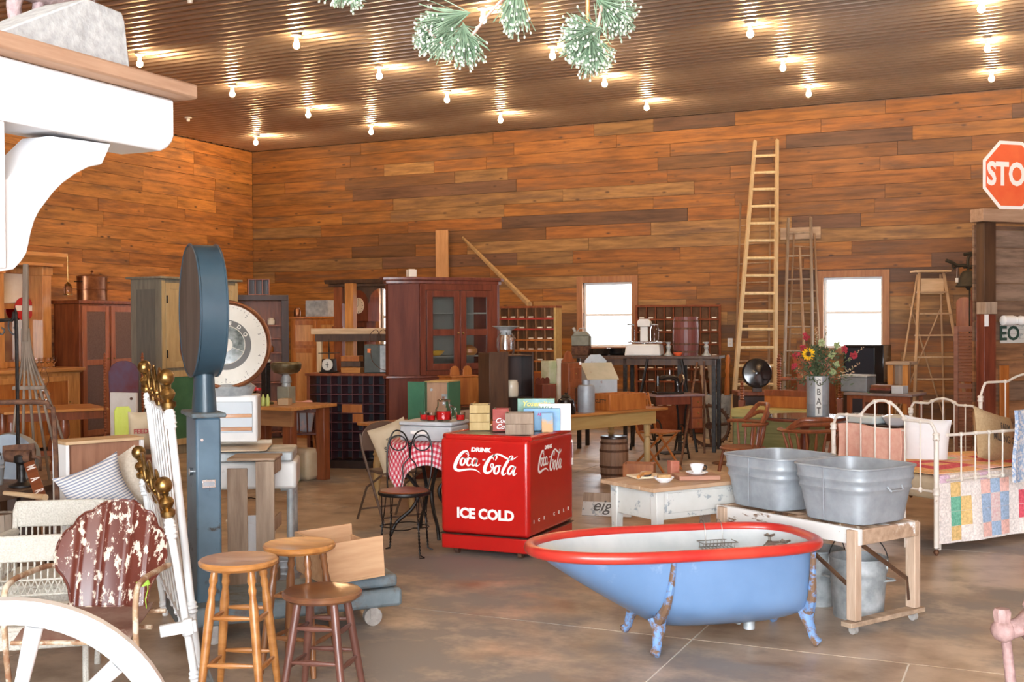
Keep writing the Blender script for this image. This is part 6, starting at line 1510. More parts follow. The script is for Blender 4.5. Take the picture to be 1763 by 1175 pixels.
for i, px in enumerate((1033, 1063)):
    t = thing('roasting_pan', ('black enamel pan on the counter just under the window', 'second black enamel pan, beside the white grocery scale')[i], 'pan', onk(px, .14+.26*i), KRZ)
    mb = MB(); mb.lathe([(.10, 0), (.13, .02), (.14, .09), (.145, .095), (.13, .09), (.12, .02), (0, .015)], 22); mb.build('body', m_blackp, t)
P = onk(1106, .12); t = thing('grocery_scale', 'white enamel grocery scale on the counter before the wide sorter', 'scale', P, KRZ)
mb = MB(); mb.tap(-.22, .22, 0, .26, 0, .15, 1.1); mb.build('body', m_enam, t, bev=.015); mb = MB(); mb.b(-.2, .26, .02, .24, .165, .185); mb.tube([(0, .13, .15), (0, .13, .166)], .03, 10); mb.build('platter', m_steel, t, bev=.004)
mb = MB(); mb.b(-.05, .05, .1, .16, .186, .38); mb.prism([(-.08, .38), (.08, .38), (.09, .44), (.06, .48), (-.06, .48), (-.09, .44)], 'y', .08, .18); mb.build('reading_head', m_enam, t, bev=.006)
for i, px in enumerate((1086, 1127)):
    t = thing('glass_jar', ('clear glass jar on the left of the grocery scale head', 'clear glass jar on the right of the grocery scale head')[i], 'jar', onk(px, .25, .187), KRZ)
    mb = MB(); mb.lathe([(.055, 0), (.06, .01), (.06, .16), (.045, .19), (.045, .21), (.042, .21), (.042, .19), (.056, .16), (.056, .01), (0, .006)], 20); mb.build('glass', m_glass, t); mb = MB(); mb.lathe([(.048, .211), (.048, .225), (0, .23)], 18); mb.build('lid', m_galvd, t)
P = onk(1181, .27); w_ = wid(1159, 1204, P)
t = barrel('dark red wooden keg on the counter before the wide sorter', 1181, 15, w_, hz(P, 546)-HK, wood('dark_red_keg', (.13, .035, .03), (.18, .055, .045), 'z', rough=.45), None, z0=0); t.location = P
for i, px in enumerate((1151, 1216)):
    t = thing('iron_candlestick', ('dull turned metal candlestick left of the dark red keg', 'dull turned metal candlestick right of the dark red keg')[i], 'candlestick', onk(px, .12))
    mb = MB(); mb.lathe([(.06, 0), (.06, .012), (.03, .04), (.022, .08), (.034, .12), (.02, .15), (.035, .17), (.035, .18), (0, .18)], 18); mb.build('body', m_galvd, t)
dish('orange_bowl', 'small orange bowl at the foot of the dark red keg', 'bowl', onk(1167, .05), .06, .04, M('orange_glaze', (.75, .12, .04), rough=.4))
# ---------- treadle sewing machine
fr = FR(1128, 1213, 13.7, 13.9); h = fr.h(681); W_ = fr.w
t = thing('treadle_sewing_table', 'treadle sewing machine table with black iron base and side drawers', 'table', fr.a, fr.rz)
mb = MB(); mb.b(0, W_, 0, .42, h-.025, h); mb.build('top_board', M('purple_grey_top', (.20, .13, .15), (.28, .20, .21), 5, rough=.3, coat=.3), t, bev=.004)
mb = MB(); mb.b(W_*.74, W_-.02, .02, .4, h-.42, h-.026); mb.build('drawer_case', m_mahog, t, bev=.003)
for k in range(3): mb = MB(); mb.b(W_*.75, W_-.03, .008, .019, h-.15-k*.13, h-.04-k*.13); d = mb.build('drawer', m_redw, t, bev=.003); mb = MB(); mb.ball((W_*.87, 0, h-.095-k*.13), .012, 8); mb.build('knob', m_brass, d)
mb = MB(); mb.b(.02, W_*.72, .02, .04, h-.12, h-.027); mb.build('apron', m_mahog, t)
for x in (.04, W_*.68):
    mb = MB()
    for y0, y1 in ((.05, .0), (.37, .42)): mb.tube(smoothpath([(x, y0, h-.03), (x, (y0+.21)/2, .42), (x, y0, .15), (x, y1, .02)], 4), .014, 6)
    mb.tube([(x, .2+.09*cos(q*pi/8), .33+.09*sin(q*pi/8)) for q in range(16)], .008, 5, True); mb.tube([(x, .04, .2), (x, .38, .2)], .01, 5); mb.build('iron_leg', m_black, t)
mb = MB(); mb.tube([(.06, .12, .30), (W_*.66, .12, .30)], .01, 5); mb.b(.16, .46, .08, .32, .07, .085); mb.build('treadle', m_black, t)
mb = MB(); mb.tube([(.12+.0*q, .36+.0, .3) for q in range(2)], .01, 4); mb.tube([(.12, .22+.14*cos(q*pi/12), .34+.14*sin(q*pi/12)) for q in range(24)], .012, 6, True); mb.build('flywheel', m_black, t)
TMw = Matrix.Translation(fr.a) @ Matrix.Rotation(fr.rz, 4, 'Z')
t = thing('sewing_machine', 'black antique sewing machine on the treadle table', 'sewing machine', TMw @ V((.07, .17, h+.001)), fr.rz)
mb = MB(); mb.b(0, .36, -.07, .08, 0, .03); mb.build('bed', m_blackp, t, bev=.006)
mb = MB(); mb.tube(smoothpath([(.31, 0, .031), (.30, 0, .12), (.27, 0, .19), (.15, 0, .20), (.05, 0, .19)], 5), [.04]*6+[.032]*6+[.03]*6+[.026]*3, 10); mb.tube([(.04, 0, .22), (.04, 0, .10)], .02, 8); mb.build('arm', m_blackp, t)
mb = MB(); mb.tube([(.345, -.0, .17), (.365, 0, .17)], .07, 20); mb.build('handwheel', m_steel, t); mb = MB(); mb.tube([(.04, 0, .10), (.04, 0, .04)], .006, 6); mb.tube([(.2, 0, .22), (.2, 0, .29)], .004, 5); mb.build('needle_bar', m_steel, t)
# ---------- rusty wheel, ash can, pipes
p = G(1221, 15.35); t = thing('rusty_toothed_wheel', 'rusty toothed iron wheel leaning on the galvanised ash can', 'wheel', (p.x, p.y, 0), rot=(R(-6), 0, .42)); Rr = .285
mb = MB(); mb.tube([(Rr*.93*cos(q*pi/24), 0, Rr+Rr*.93*sin(q*pi/24)) for q in range(48)], .022, 8, True); mb.build('rim', m_rust, t)
for k in range(36): a = k*pi/18; mb = MB(); mb.b(-.008, .008, -.012, .012, Rr*.99, Rr*1.05); o = mb.build('tooth', m_rust, t, smooth=False); o.location = (0, 0, Rr); o.rotation_euler = (0, a, 0)
for k in range(4): a = k*pi/2+.1; mb = MB(); mb.tube([(0, 0, Rr), (Rr*.9*cos(a), 0, Rr+Rr*.9*sin(a))], .018, 6); mb.build('spoke', m_rust, t)
mb = MB(); mb.tube([(0, -.05, Rr), (0, .05, Rr)], .05, 14); mb.build('hub', m_rust, t)
pc = G(1234, 16.55); bucket('ash_can', 'tall ribbed galvanised ash can full of old wooden posts by the pale ladder', (pc.x, pc.y, 0), .22, .62, m_galvd, bail=False, cat='can', handles=True, k=.88, bands=2)
for i, (dx, dy, tx, ty, l_, r_, lb) in enumerate(((-.1, .0, -.24, .0, 1.16, .035, 'thick weathered post leaning left out of the ash can'), (-.02, .06, -.13, .05, 1.10, .035, 'second weathered post leaning left in the ash can'), (.05, -.04, .02, 0, .98, .03, 'short stubby post upright in the ash can'), (.12, .03, .16, .02, 1.20, .04, 'tall orange-brown turned post at the right side of the ash can'), (.09, -.1, .06, -.1, .9, .022, 'thin brown stick at the front of the ash can'))):
    mb = MB(); a, b_ = V((pc.x+dx, pc.y+dy, .03)), V((pc.x+tx, pc.y+ty, l_)); mb.tube([a.lerp(b_, q) for q in (0, .5, .7, .75, .8, .86, .93, 1)], [r_, r_, r_, r_*.6, r_*1.1, r_*.7, r_, r_*.5], 9)
    o = mb.build('old_post', [m_raw, m_grey, m_oakz, m_orange, m_darkbr][i]); tag(o, lb, 'post', 'posts in the ash can')
for i, (x0, y0, x1, y1) in enumerate(((1170, 735, 1200, 625), (1212, 740, 1212, 622))):
    a, b_ = A(x0, y0, 15.2), A(x1, y1, 14.55); a = F(x0, 795, 0) if 0 else a; g0 = G(x0, 13.1+1.5*i); mb = MB(); mb.tube([(g0.x, g0.y, 0), b_], .014, 7); o = mb.build('iron_pipe', m_rust); tag(o, ('thin rusty iron pipe slanting up to the counter beside the sewing table', 'upright rusty iron pipe left of the ash can')[i], 'pipe')
# ---------- ladders
def ladder(label, tl, tr, bl, br, Yt, Zf, n, m, r=.03, first=.95, rr=.016, spread=None):
    a, b_ = onY(*tl, Yt), onY(*tr, Yt); c_, d_ = G(bl, Zf), G(br, Zf)
    t = thing('wooden_ladder', label, 'ladder', c_)
    for p, q in ((c_, a), (d_, b_)):
        mb = MB(); mb.tube([V(p)-c_, V(q)-c_], [r, r*.8], 4, False, 1.6); mb.build('rail', m, t)
    L_ = (V(a)-V(c_)).length
    for i in range(n):
        f = .06+(first-.06)*i/(n-1); p, q = V(c_).lerp(a, f)-c_, V(d_).lerp(b_, f)-c_; mb = MB(); mb.tube([p, q], rr, 7); mb.build('rung', m, t)
    return t
m_lad = wood('pale_ladder_wood', (.52, .40, .22), (.66, .53, .33), 'z', rough=.6)
m_lad2 = wood('weathered_ladder_wood', (.26, .16, .09), (.36, .24, .15), 'z', rough=.8)
m_lad3 = wood('grey_ladder_wood', (.24, .18, .13), (.38, .30, .22), 'z', rough=.8)
ladder('tall pale yellow wooden ladder leaning against the back wall', (1300, 243), (1338, 241), 1257, 1333, YB-.07, 16.0, 16, m_lad, r=.037, first=.945, rr=.023)
ladder('thin weathered brown ladder behind the tall pale ladder', (1275, 350), (1326, 345), 1262, 1322, YB-.07, 16.9, 11, m_lad2, .02, .9, .011)
ladder('old grey ladder, wider one of the pair left of the right-hand window', (1357, 376), (1396, 374), 1347, 1400, YB-.09, 16.5, 9, m_lad3, .028, .93, .014)
ladder('thin old ladder tucked behind the grey one beside the right-hand window', (1367, 400), (1402, 402), 1352, 1417, YB-.06, 17.0, 9, m_lad2, .02, .93, .011)
mb = MB(); a, b_ = onY(1377, 427, YB-.3), G(1390, 16.1); mb.tube([b_, a], [.024, .018], 6); o = mb.build('leaning_pole', m_lad2); tag(o, 'brown pole leaning inside the old grey ladders', 'pole')
a = onY(1378, 402, YB-.035); mb = MB(); mb.b(-.30, .30, -.008, .008, -.09, .09); o = mb.build('pale_board', m_rawx, loc=a, bev=.02); tag(o, 'pale rounded board on the wall behind the top of the grey ladders', 'board')
# stepladder
p = G(1604, 15.7); H_ = hz(p, 466)
t = thing('stepladder', 'tall old wooden stepladder standing right of the right-hand window', 'stepladder', (p.x, p.y, 0), .42)
m_st = wood('old_stepladder', (.36, .23, .13), (.50, .34, .20), 'z', rough=.7)
wb, wt = .40, .165
for s in (-1, 1):
    mb = MB(); mb.tube([(s*wb, -.42, 0), (s*wt, 0, H_-.03)], .024, 4, False, 1.7); mb.build('front_rail', m_st, t)
    mb = MB(); mb.tube([(s*wb*.95, .55, 0), (s*wt*.95, .10, H_-.05)], .016, 4, False, 1.5); mb.build('rear_rail', m_st, t)
for i in range(1, 8):
    f = i/8; w_ = wb+(wt-wb)*f; y = -.42*(1-f); mb = MB(); mb.b(-w_, w_, y-.03, y+.10, H_*f-.012, H_*f+.010); mb.build('step', m_st, t, bev=.003)
mb = MB(); mb.b(-.24, .24, -.08, .17, H_-.025, H_); mb.build('top_step', m_light, t, bev=.004)
mb = MB(); mb.b(-wt+.0, wt-.0, .0, .015, H_-.32, H_-.11); mb.build('pale_sign_panel', m_light, t)
mb = MB(); mb.tube([(-.36, .48, .25), (.22, .2, 1.9)], .012, 4); mb.build('brace', m_st, t); mb = MB(); mb.tube([(.36, .50, .25), (-.22, .22, 1.9)], .012, 4); mb.build('brace', m_st, t)
mb = MB(); mb.b(-.20, .20, .28, .30, .2, 1.75)
# ============================================================ right side: green settle, spool bed, pedestal table
fr = FR(1262, 1392, 13.55, 13.0); W_ = fr.w
m_gg = wood('faded_green_paint', (.15, .17, .07), (.22, .24, .11), 'x', rough=.7); m_gy = wood('yellow_green_board', (.34, .30, .10), (.42, .37, .15), 'x', rough=.6)
t = thing('green_chest', 'faded green wooden chest with yellowish lid band behind the pedestal table', 'chest', fr.a, fr.rz)
h1, h2 = fr.h(718), fr.h(703)
for k in range(3): mb = MB(); mb.b(0, W_, 0, .03, .02+k*(h1-.02)/3+.002, .02+(k+1)*(h1-.02)/3-.002); mb.build('front_plank', m_gg, t, bev=.003)
mb = MB(); mb.b(0, W_, .031, .5, .02, h1-.01); mb.build('case', m_gg, t); mb = MB(); mb.b(-.02, W_+.02, -.02, .52, h1, h2); mb.build('lid', m_gy, t, bev=.004)
TMg = Matrix.Translation(fr.a) @ Matrix.Rotation(fr.rz, 4, 'Z'); HG = h2
P = TMg @ V((W_*.28, .30, h2+.001)); hb = hz(P, 682)-h2
t = thing('orange_board', 'orange pine board standing on the green chest against the spool bed', 'board', P, fr.rz); mb = MB(); mb.b(0, W_*.68, 0, .02, 0, hb); mb.build('plank', m_orange, t, bev=.003); mb = MB(); mb.b(0, W_*.68, .0, .02, hb+.001, hb+.07); mb.build('plank', m_redw, t, bev=.003)
p = G(1250, 13.5); mb = MB(); mb.lathe([(.17, 0), (.17, .012), (.05, .03), (0, .035)], 28); o = mb.build('iron_disc', m_rust, loc=(p.x, p.y, 0)); tag(o, 'flat round iron base on the floor at the left foot of the green chest', 'stand base')
t = thing('spool_bed_frame', 'brown spool-turned bed posts with boards behind the green chest', 'bed frame', G(1277, 14.2))
def spool(mb, x, y, z0, z1, r=.03):
    n_ = int((z1-z0)/.03); pr = []
    for i in range(n_): z = z0+(z1-z0)*i/n_; pr += [(r*.6, z), (r, z+.015)]
    pr += [(r*.5, z1), (r*.75, z1+.02), (0, z1+.045)]; mb.lathe(pr, 14, (x, y, 0))
og = t.location; 
pA, pB, pC = G(1277, 14.2)-og, G(1341, 14.4)-og, G(1446, 14.4)-og
for q, yt in ((pA, 657), (pB, 610), (pC, 640)):
    z1 = hz(q+og, yt)-.04; mb = MB(); mb.b(q.x-.035, q.x+.035, q.y-.035, q.y+.035, 0, .7); spool(mb, q.x, q.y, .7, z1); mb.build('spool_post', m_redw, t)
mb = MB(); mb.tube([pB+V((0, 0, .95)), pC+V((0, 0, .95))], .025, 6); mb.build('rail', m_redw, t); mb = MB(); mb.tube([pA+V((0, 0, .55)), pB+V((0, 0, .55))], .03, 6); mb.build('rail', m_redw, t)
P = TMg @ V((W_*.10, .40, HG+.001)); t = thing('brown_trunk', 'dark brown trunk behind the green chest carrying the black round lid', 'trunk', G(1306, 15.2), .42)
mb = MB(); mb.b(-.31, .45, -.2, .2, 0, .70); mb.build('body', m_dark, t, bev=.01); mb = MB(); mb.b(-.32, .46, -.21, .21, .701, .76); mb.build('lid', m_redw, t, bev=.01)
pl = G(1303, 14.85); z_ = hz(pl, 643); r_ = .195
t = thing('black_round_lid', 'big glossy black round enamel lid standing upright between the ladder foot and spool post', 'lid', (pl.x, pl.y, z_), rot=(R(-8), 0, .40))
mb = MB(); vs = [(r_*.97, .012), (r_*1.0, .0), (r_*.97, .014), (r_*.93, .010), (r_*.88, .022), (r_*.5, .034), (0, .038)]
mb.lathe(vs, 36); mb.lathe([(.02, .036), (.025, .055), (0, .06)], 12); o = mb.build('dish', m_blackp, t); o.rotation_euler = (pi/2, 0, 0)
mb = MB(); mb.b(-.06, .06, .005, .05, -z_+.765, -r_*.97); mb.build('prop_block', m_dark, t)
for i, (px, y, lb) in enumerate(((1363, 640, 'brown slanting desk top behind the spool posts'),)):
    p = G(1404, 16.0); t = thing('slant_desk', 'brown slant-topped desk with pale papers beside the vase', 'desk', (p.x, p.y, 0), .42)
    mb = MB(); mb.b(-.25, .28, 0, .4, 0, .88); mb.build('case', m_redw, t, bev=.004); mb = MB(); mb.prism([(0, .881), (.4, .881), (.4, 1.18)], 'x', -.24, .27); mb.build('sloping_top', m_redw, t)
    mb = MB(); mb.b(-.27, .30, -.03, .0, .86, .885); mb.build('front_ledge', m_light, t)
# pedestal table with glass-dark top
p = G(1385, 11.2); 
t = thing('pedestal_table', 'round dark glossy-topped pedestal table holding the flower vase', 'table', (p.x, p.y, 0), 0)
m_gtop = M('dark_glass_top', (.03, .032, .034), rough=.06, coat=.6); rt = .41; zt = .745
mb = MB(); mb.lathe([(rt-.01, zt-.035), (rt, zt-.02), (rt-.004, zt-.008), (0, zt-.008)], 44); mb.build('wood_edge', m_mahog, t); mb = MB(); mb.lathe([(rt-.012, zt-.0075), (rt-.012, zt-.001), (0, zt-.001)], 44); mb.build('glass_top', m_gtop, t)
mb = MB(); mb.lathe([(.05, .1), (.06, .2), (.03, .35), (.05, .5), (.035, .6), (.09, zt-.04)], 18); mb.build('pedestal', m_mahog, t)
for k in range(4): a = k*pi/2+.4; mb = MB(); mb.tube(smoothpath([(.03*cos(a), .03*sin(a), .2), (.2*cos(a), .2*sin(a), .14), (.34*cos(a), .34*sin(a), .025)], 4), [.03]*4+[.025]*5, 8); mb.build('foot', m_mahog, t)
mb = MB()
pv = V((p.x, p.y, zt)); pv = G(1408, 11.15); pv.z = zt
t = thing('galvanised_vase', 'tall galvanised metal container stencilled with vertical letters, full of flowers', 'vase', pv, .50); vh = hz(pv, 648)-zt
mb = MB(); mb.lathe([(.105, .0), (.108, .005), (.106, vh*.3), (.108, vh*.31), (.106, vh*.33), (.108, vh), (.112, vh+.004), (.10, vh+.004), (.10, .02), (0, .015)], 40); mb.build('body', m_galv, t)
mb = MB(); 
def curved(u, v): a = R(-122)+R(34)*u; return (.1092*cos(a), .1092*sin(a), .01+vh*.97*v)
mb.grid(curved, 6, 2, .0006); mb.build('pale_panel', M('pale_zinc', (.55, .54, .50), (.62, .61, .57), 8, rough=.5), t)
for i, ch in enumerate('GBAT'):
    a = R(-105); lettering(ch, m_ink, t, (.1105*cos(a), .1105*sin(a), vh*.84-i*vh*.23), (pi/2, 0, a+pi/2), .088, .001, 0, .75, ext=.0003)
# flowers: each stem with its head
rf = random.Random(5)
m_leafd = M('dark_foliage', (.03, .06, .025), (.08, .12, .05), 20, rough=.7); m_sunf = M('sunflower_petals', (.80, .48, .01), rough=.6); m_redf = M('dark_red_petals', (.28, .01, .02), (.42, .03, .05), 20, rough=.7)
m_gf = M('pale_green_blossom', (.30, .38, .16), (.45, .50, .28), 20, rough=.8); m_beige = M('dry_beige_grass', (.45, .30, .16), (.56, .42, .28), 20, rough=.8)
top = pv+V((0, 0, vh))
RV, UV_ = _r, V((0, 0, 1))
def headpos(px, py, dz_=0): return A(px, py, dep(top)+dz_)
def flower(kind, px, py, dz_, label):
    h_ = headpos(px, py, dz_); base = top+V((rf.uniform(-.05, .05), rf.uniform(-.05, .05), -.12))
    t = thing({'sun': 'sunflower', 'red': 'dark_red_flower', 'green': 'pale_green_flower', 'dry': 'dry_grass_spray'}[kind], label, 'flower', h_, group={'sun': None, 'red': 'dark red flowers in the vase', 'green': 'pale green blossoms in the vase', 'dry': 'dry sprays in the vase'}[kind])
    mb = MB(); mb.tube([base-h_, (base-h_)*.5+V((0, 0, .03)), V((0, 0, -.005))], .003, 5); mb.build('stem', m_leafd, t)
    if kind == 'sun':
        n0 = (EYE-h_).normalized(); xx = V((0, 0, 1)).cross(n0).normalized(); yy = n0.cross(xx)
        for k in range(14):
            a = 2*pi*k/14; d_ = xx*cos(a)+yy*sin(a); s_ = -xx*sin(a)+yy*cos(a); mb = MB(); mb.add([d_*.02+n0*.0, d_*.045+s_*.012+n0*.008, d_*.068, d_*.045-s_*.012+n0*.008], [(0, 1, 2, 3)]); mb.build('petal', m_sunf, t, smooth=False)
        mb = MB(); mb.ball((0, 0, 0), .02, 10); mb.build('disc', M('seed_brown', (.06, .03, .01), rough=.9), t)
    elif kind in ('red', 'green'):
        mb = MB()
        for k in range(26):
            q = V((rf.gauss(0, 1), rf.gauss(0, 1), rf.gauss(0, 1))).normalized(); mb.ball(tuple(q*rf.uniform(.01, .036)), rf.uniform(.008, .014), 6)
        o = mb.build('blossom', m_redf if kind == 'red' else m_gf, t); o['kind'] = 'stuff'
    else:
        mb = MB()
        d0 = (h_-base).normalized()
        for k in range(16):
            a = d0*(-.02+.012*k); q = V((rf.uniform(-1, 1), rf.uniform(-1, 1), rf.uniform(-.3, 1)))*.022; mb.tube([a*1.0-d0*.1, a+q-d0*.1], [.0015, .005], 5)
        o = mb.build('seed_heads', m_beige, t); o['kind'] = 'stuff'
flower('sun', 1392, 610, -.12, 'yellow sunflower at the left side of the vase bouquet')
for i, (x, y, l_) in enumerate(((1388, 580, 'topmost dark red flower, left of the bouquet'), (1384, 600, 'dark red flower just above the sunflower'), (1371, 611, 'dark red flower left of the sunflower'), (1367, 632, 'lowest dark red flower at the left of the bouquet'), (1455, 602, 'large dark red flower at the upper right of the bouquet'), (1470, 612, 'rightmost dark red flower of the bouquet'))): flower('red', x, y, rf.uniform(-.05, .05), l_)
for i, (x, y, l_) in enumerate(((1432, 610, 'pale green blossom at the middle of the bouquet'), (1440, 628, 'pale green blossom right of the bouquet middle'), (1441, 594, 'pale green blossom beside the large red flower'), (1415, 590, 'topmost pale green blossom of the bouquet'), (1434, 640, 'lowest pale green blossom of the bouquet'))): flower('green', x, y, rf.uniform(-.08, .02), l_)
for i, (x, y, l_) in enumerate(((1470, 633, 'long dry spray reaching farthest right of the vase'), (1478, 606, 'dry spray at the upper right of the bouquet'), (1462, 645, 'short dry spray at the lower right of the bouquet'), (1405, 575, 'dry spray rising highest left of the bouquet'), (1422, 572, 'dry spray rising highest right of the bouquet'), (1375, 640, 'dry spray at the lower left of the bouquet'))): flower('dry', x, y, rf.uniform(-.05, .05), l_)
mb = MB()
for k in range(1000):
    a = rf.uniform(0, 2*pi); rr = abs(rf.gauss(0, .15)); z = rf.uniform(-.04, .30); q = V((cos(a)*rr, sin(a)*rr, z-rr*.25)); d_ = V((rf.uniform(-1, 1), rf.uniform(-1, 1), rf.uniform(-.6, 1))).normalized()*rf.uniform(.025, .055); s_ = d_.cross(V((rf.uniform(-1, 1), rf.uniform(-1, 1), rf.uniform(-1, 1)))).normalized()*.008
    mb.add([q, q+d_*.5+s_, q+d_, q+d_*.5-s_], [(0, 1, 2, 3)])
o = mb.build('foliage', m_leafd, None, smooth=False, loc=top); o['kind'] = 'stuff'; tag(o, 'dark green leaves and trailing ivy filling the galvanised vase', 'foliage')
# windsor chairs
def windsor(label, px, Z, rz, hc=.78):
    p = G(px, Z); t = thing('captain_chair', label, 'chair', (p.x, p.y, 0), rz)
    mb = MB(); mb.lathe([(.215, -.02), (.225, -.005), (.21, .01), (0, .005)], 32, (0, 0, .44)); mb.build('seat', m_redw, t)
    for sx in (-1, 1):
        for sy in (-1, 1):
            mb = MB(); mb.tube([(sx*.14, sy*.14, .43), (sx*.17, sy*.17, .25), (sx*.21, sy*.21, 0)], [.015, .02, .012], 8); mb.build('leg', m_redw, t)
    mb = MB(); mb.tube([(-.19, -.0, .2), (.19, 0, .2)], .01, 6); mb.build('stretcher', m_redw, t)
    arcp = [(.27*cos(R(a)), .22*sin(R(a)), .68) for a in range(-25, 206, 11)]
    mb = MB(); mb.tube(arcp, .018, 8, False, 1.5); mb.build('arm_rail', m_redw, t)
    cr_ = [(.255*cos(R(a)), .23*sin(R(a))+.01, .69+(hc-.69)*min(1, (sin(R((a-25)/130*180)) if 25 <= a <= 155 else 0)*1.3)) for a in range(25, 156, 10)]
    mb = MB(); mb.tube(cr_, .022, 8, False, .8); mb.tube([(x, y, .70+(z-.70)*.5) for x, y, z in cr_], .02, 8); mb.build('crest_rail', m_redw, t)
    for i in range(9):
        a = R(10+i*20); x, y = .262*cos(a), .215*sin(a); mb = MB(); mb.tube([(x*.75, y*.8, .445), (x*.86, y*.9, .55), (x, y, .665)], [.009, .014, .008], 7); mb.build('back_spindle', m_redw, t)
    return t
windsor('reddish captain chair with curved crest rail in front of the round pedestal table', 1394, 10.45, pi+.45, .79)
windsor('reddish captain chair seen side-on left of the pedestal table', 1278, 11.2, -1.0+.0, .86)
# trays and tureen on a side table behind the peach blanket
fr = FR(1440, 1545, 12.2, 11.6); h = fr.h(727)
t = thing('side_table', 'dark side table behind the peach blanket carrying pale enamel trays', 'table', fr.a, fr.rz)
mb = MB(); mb.b(0, fr.w, 0, .4, h-.03, h); mb.build('top_board', m_dark, t, bev=.003)
for x in (.03, fr.w-.07):
    for y in (.03, .33): mb = MB(); mb.b(x, x+.04, y, y+.04, 0, h-.031); mb.build('leg', m_dark, t)
TMt = Matrix.Translation(fr.a) @ Matrix.Rotation(fr.rz, 4, 'Z'); m_pb = M('pale_blue_enamel', (.66, .76, .78), rough=.15, coat=.5)
flatbox('enamel_tray', 'pale blue-white enamel tray on the dark side table', 'tray', TMt @ V((.02, .01, h+.001)), fr.rz, fr.w*.6, .30, .085, m_pb, bev=.02)
t = thing('enamel_basin', 'white enamel basin with pale lid right of the enamel tray', 'basin', TMt @ V((fr.w*.80, .2, h+.001)))
mb = MB(); mb.lathe([(.10, 0), (.14, .06), (.15, .08), (.13, .08), (0, .07)], 28); mb.build('body', m_wen, t); mb = MB(); mb.lathe([(.145, .081), (.1, .10), (0, .105)], 28); mb.build('lid', m_pb, t)
# ---------- daybed
m_ib = M('chipped_cream_iron', (.66, .60, .53), (.72, .67, .60), 8, rough=.5, chip=((.30, .19, .11), .33, 20, .04))
def iron_panel(label, fr, hh, zb, n, arch=0.0, legs=(True, True), hleg=None, post=.018, skip_post=(False, False), rb=.011, name='iron_bed_side'):
    t = thing(name, label, 'bed frame', fr.a, fr.rz); W_ = fr.w; hl = hleg or hh
    for k, x in enumerate((0, W_)):
        if skip_post[k]: continue
        mb = MB(); mb.tube([(x, 0, .05 if legs[k] else zb-.1), (x, 0, hl)], post, 12)
        for z in (zb, hl-.02): mb.lathe([(post, -.03), (post*1.5, -.018), (post*1.2, 0), (post*1.5, .018), (post, .03)], 12, (x, 0, z))
        mb.build('post', m_ib, t)
        if legs[k]: mb = MB(); mb.lathe([(.006, .0), (.02, .018), (.02, .03), (.008, .045), (.022, .055)], 12, (x, 0, 0)); mb.build('caster', m_rust, t)
    topf = lambda f: hh+(arch*max(0, 1-abs((f-.5)/.22)**2.2) if arch else 0)
    pts = []
    for k in range(41):
        f = k/40; z = topf(f)
        if f < .06: z = hl+(z-hl)*sin(f/.06*pi/2)
        if f > .94: z = hl+(z-hl)*sin((1-f)/.06*pi/2)
        pts.append((f*W_, 0, z))
    mb = MB(); mb.tube(pts, rb, 8); mb.build('top_rail', m_ib, t); mb = MB(); mb.tube([(0, 0, zb), (W_, 0, zb)], rb*.8, 8); mb.build('bottom_rail', m_ib, t)
    for i in range(1, n+1):
        f = i/(n+1); z = topf(f); mb = MB(); mb.tube([(f*W_, 0, zb), (f*W_, 0, z)], .006, 7); mb.ball((f*W_, 0, zb), .018, 8, (1, 1, 1.2)); mb.ball((f*W_, 0, z), .02, 8, (1.2, 1, .8)); mb.build('spindle', m_ib, t)
    return t
frE = FR(1447, 1612, 9.15, 8.1); frS = FR(1612, 1900, 8.1, 9.0); frE.a = frS.a+V((-sin(frS.rz), cos(frS.rz), 0))*1.0; print('endpx', pxof(frE.a+V((0,0,.8)))); e_ = frE.b-frE.a; frE.w = e_.length; frE.rz = math.atan2(e_.y, e_.x); zE = hz(frE.b, 752); 
iron_panel('arched white iron end of the daybed standing behind the front wash tub', frE, .94, .45, 6, .13, hleg=.86, name='iron_bed_end')
frS = FR(1612, 1900, 8.1, 9.0); off = V((0.02, -.02, 0))
frQ = FR(1630, 1900, 8.12, 9.0)
iron_panel('low rust-topped white iron rail along the front of the daybed over the quilt', frQ, .85, .53, 11, 0, (False, False), skip_post=(True, True), name='iron_bed_rail')
frB = FR(1568, 1682, 10.8, 10.2); iron_panel('rusty-topped iron rail behind the daybed, left of the louvred shutter', frB, fr_h := .90, .46, 5, .05, (True, False), name='iron_bed_rail', hleg=.84)
frH = FR(1688, 1850, 10.0, 10.8); iron_panel('tall white iron bed head with rounded corners behind the burlap pillow', frH, 1.12, .5, 3, .06, (True, True), hleg=1.0, name='iron_headboard')
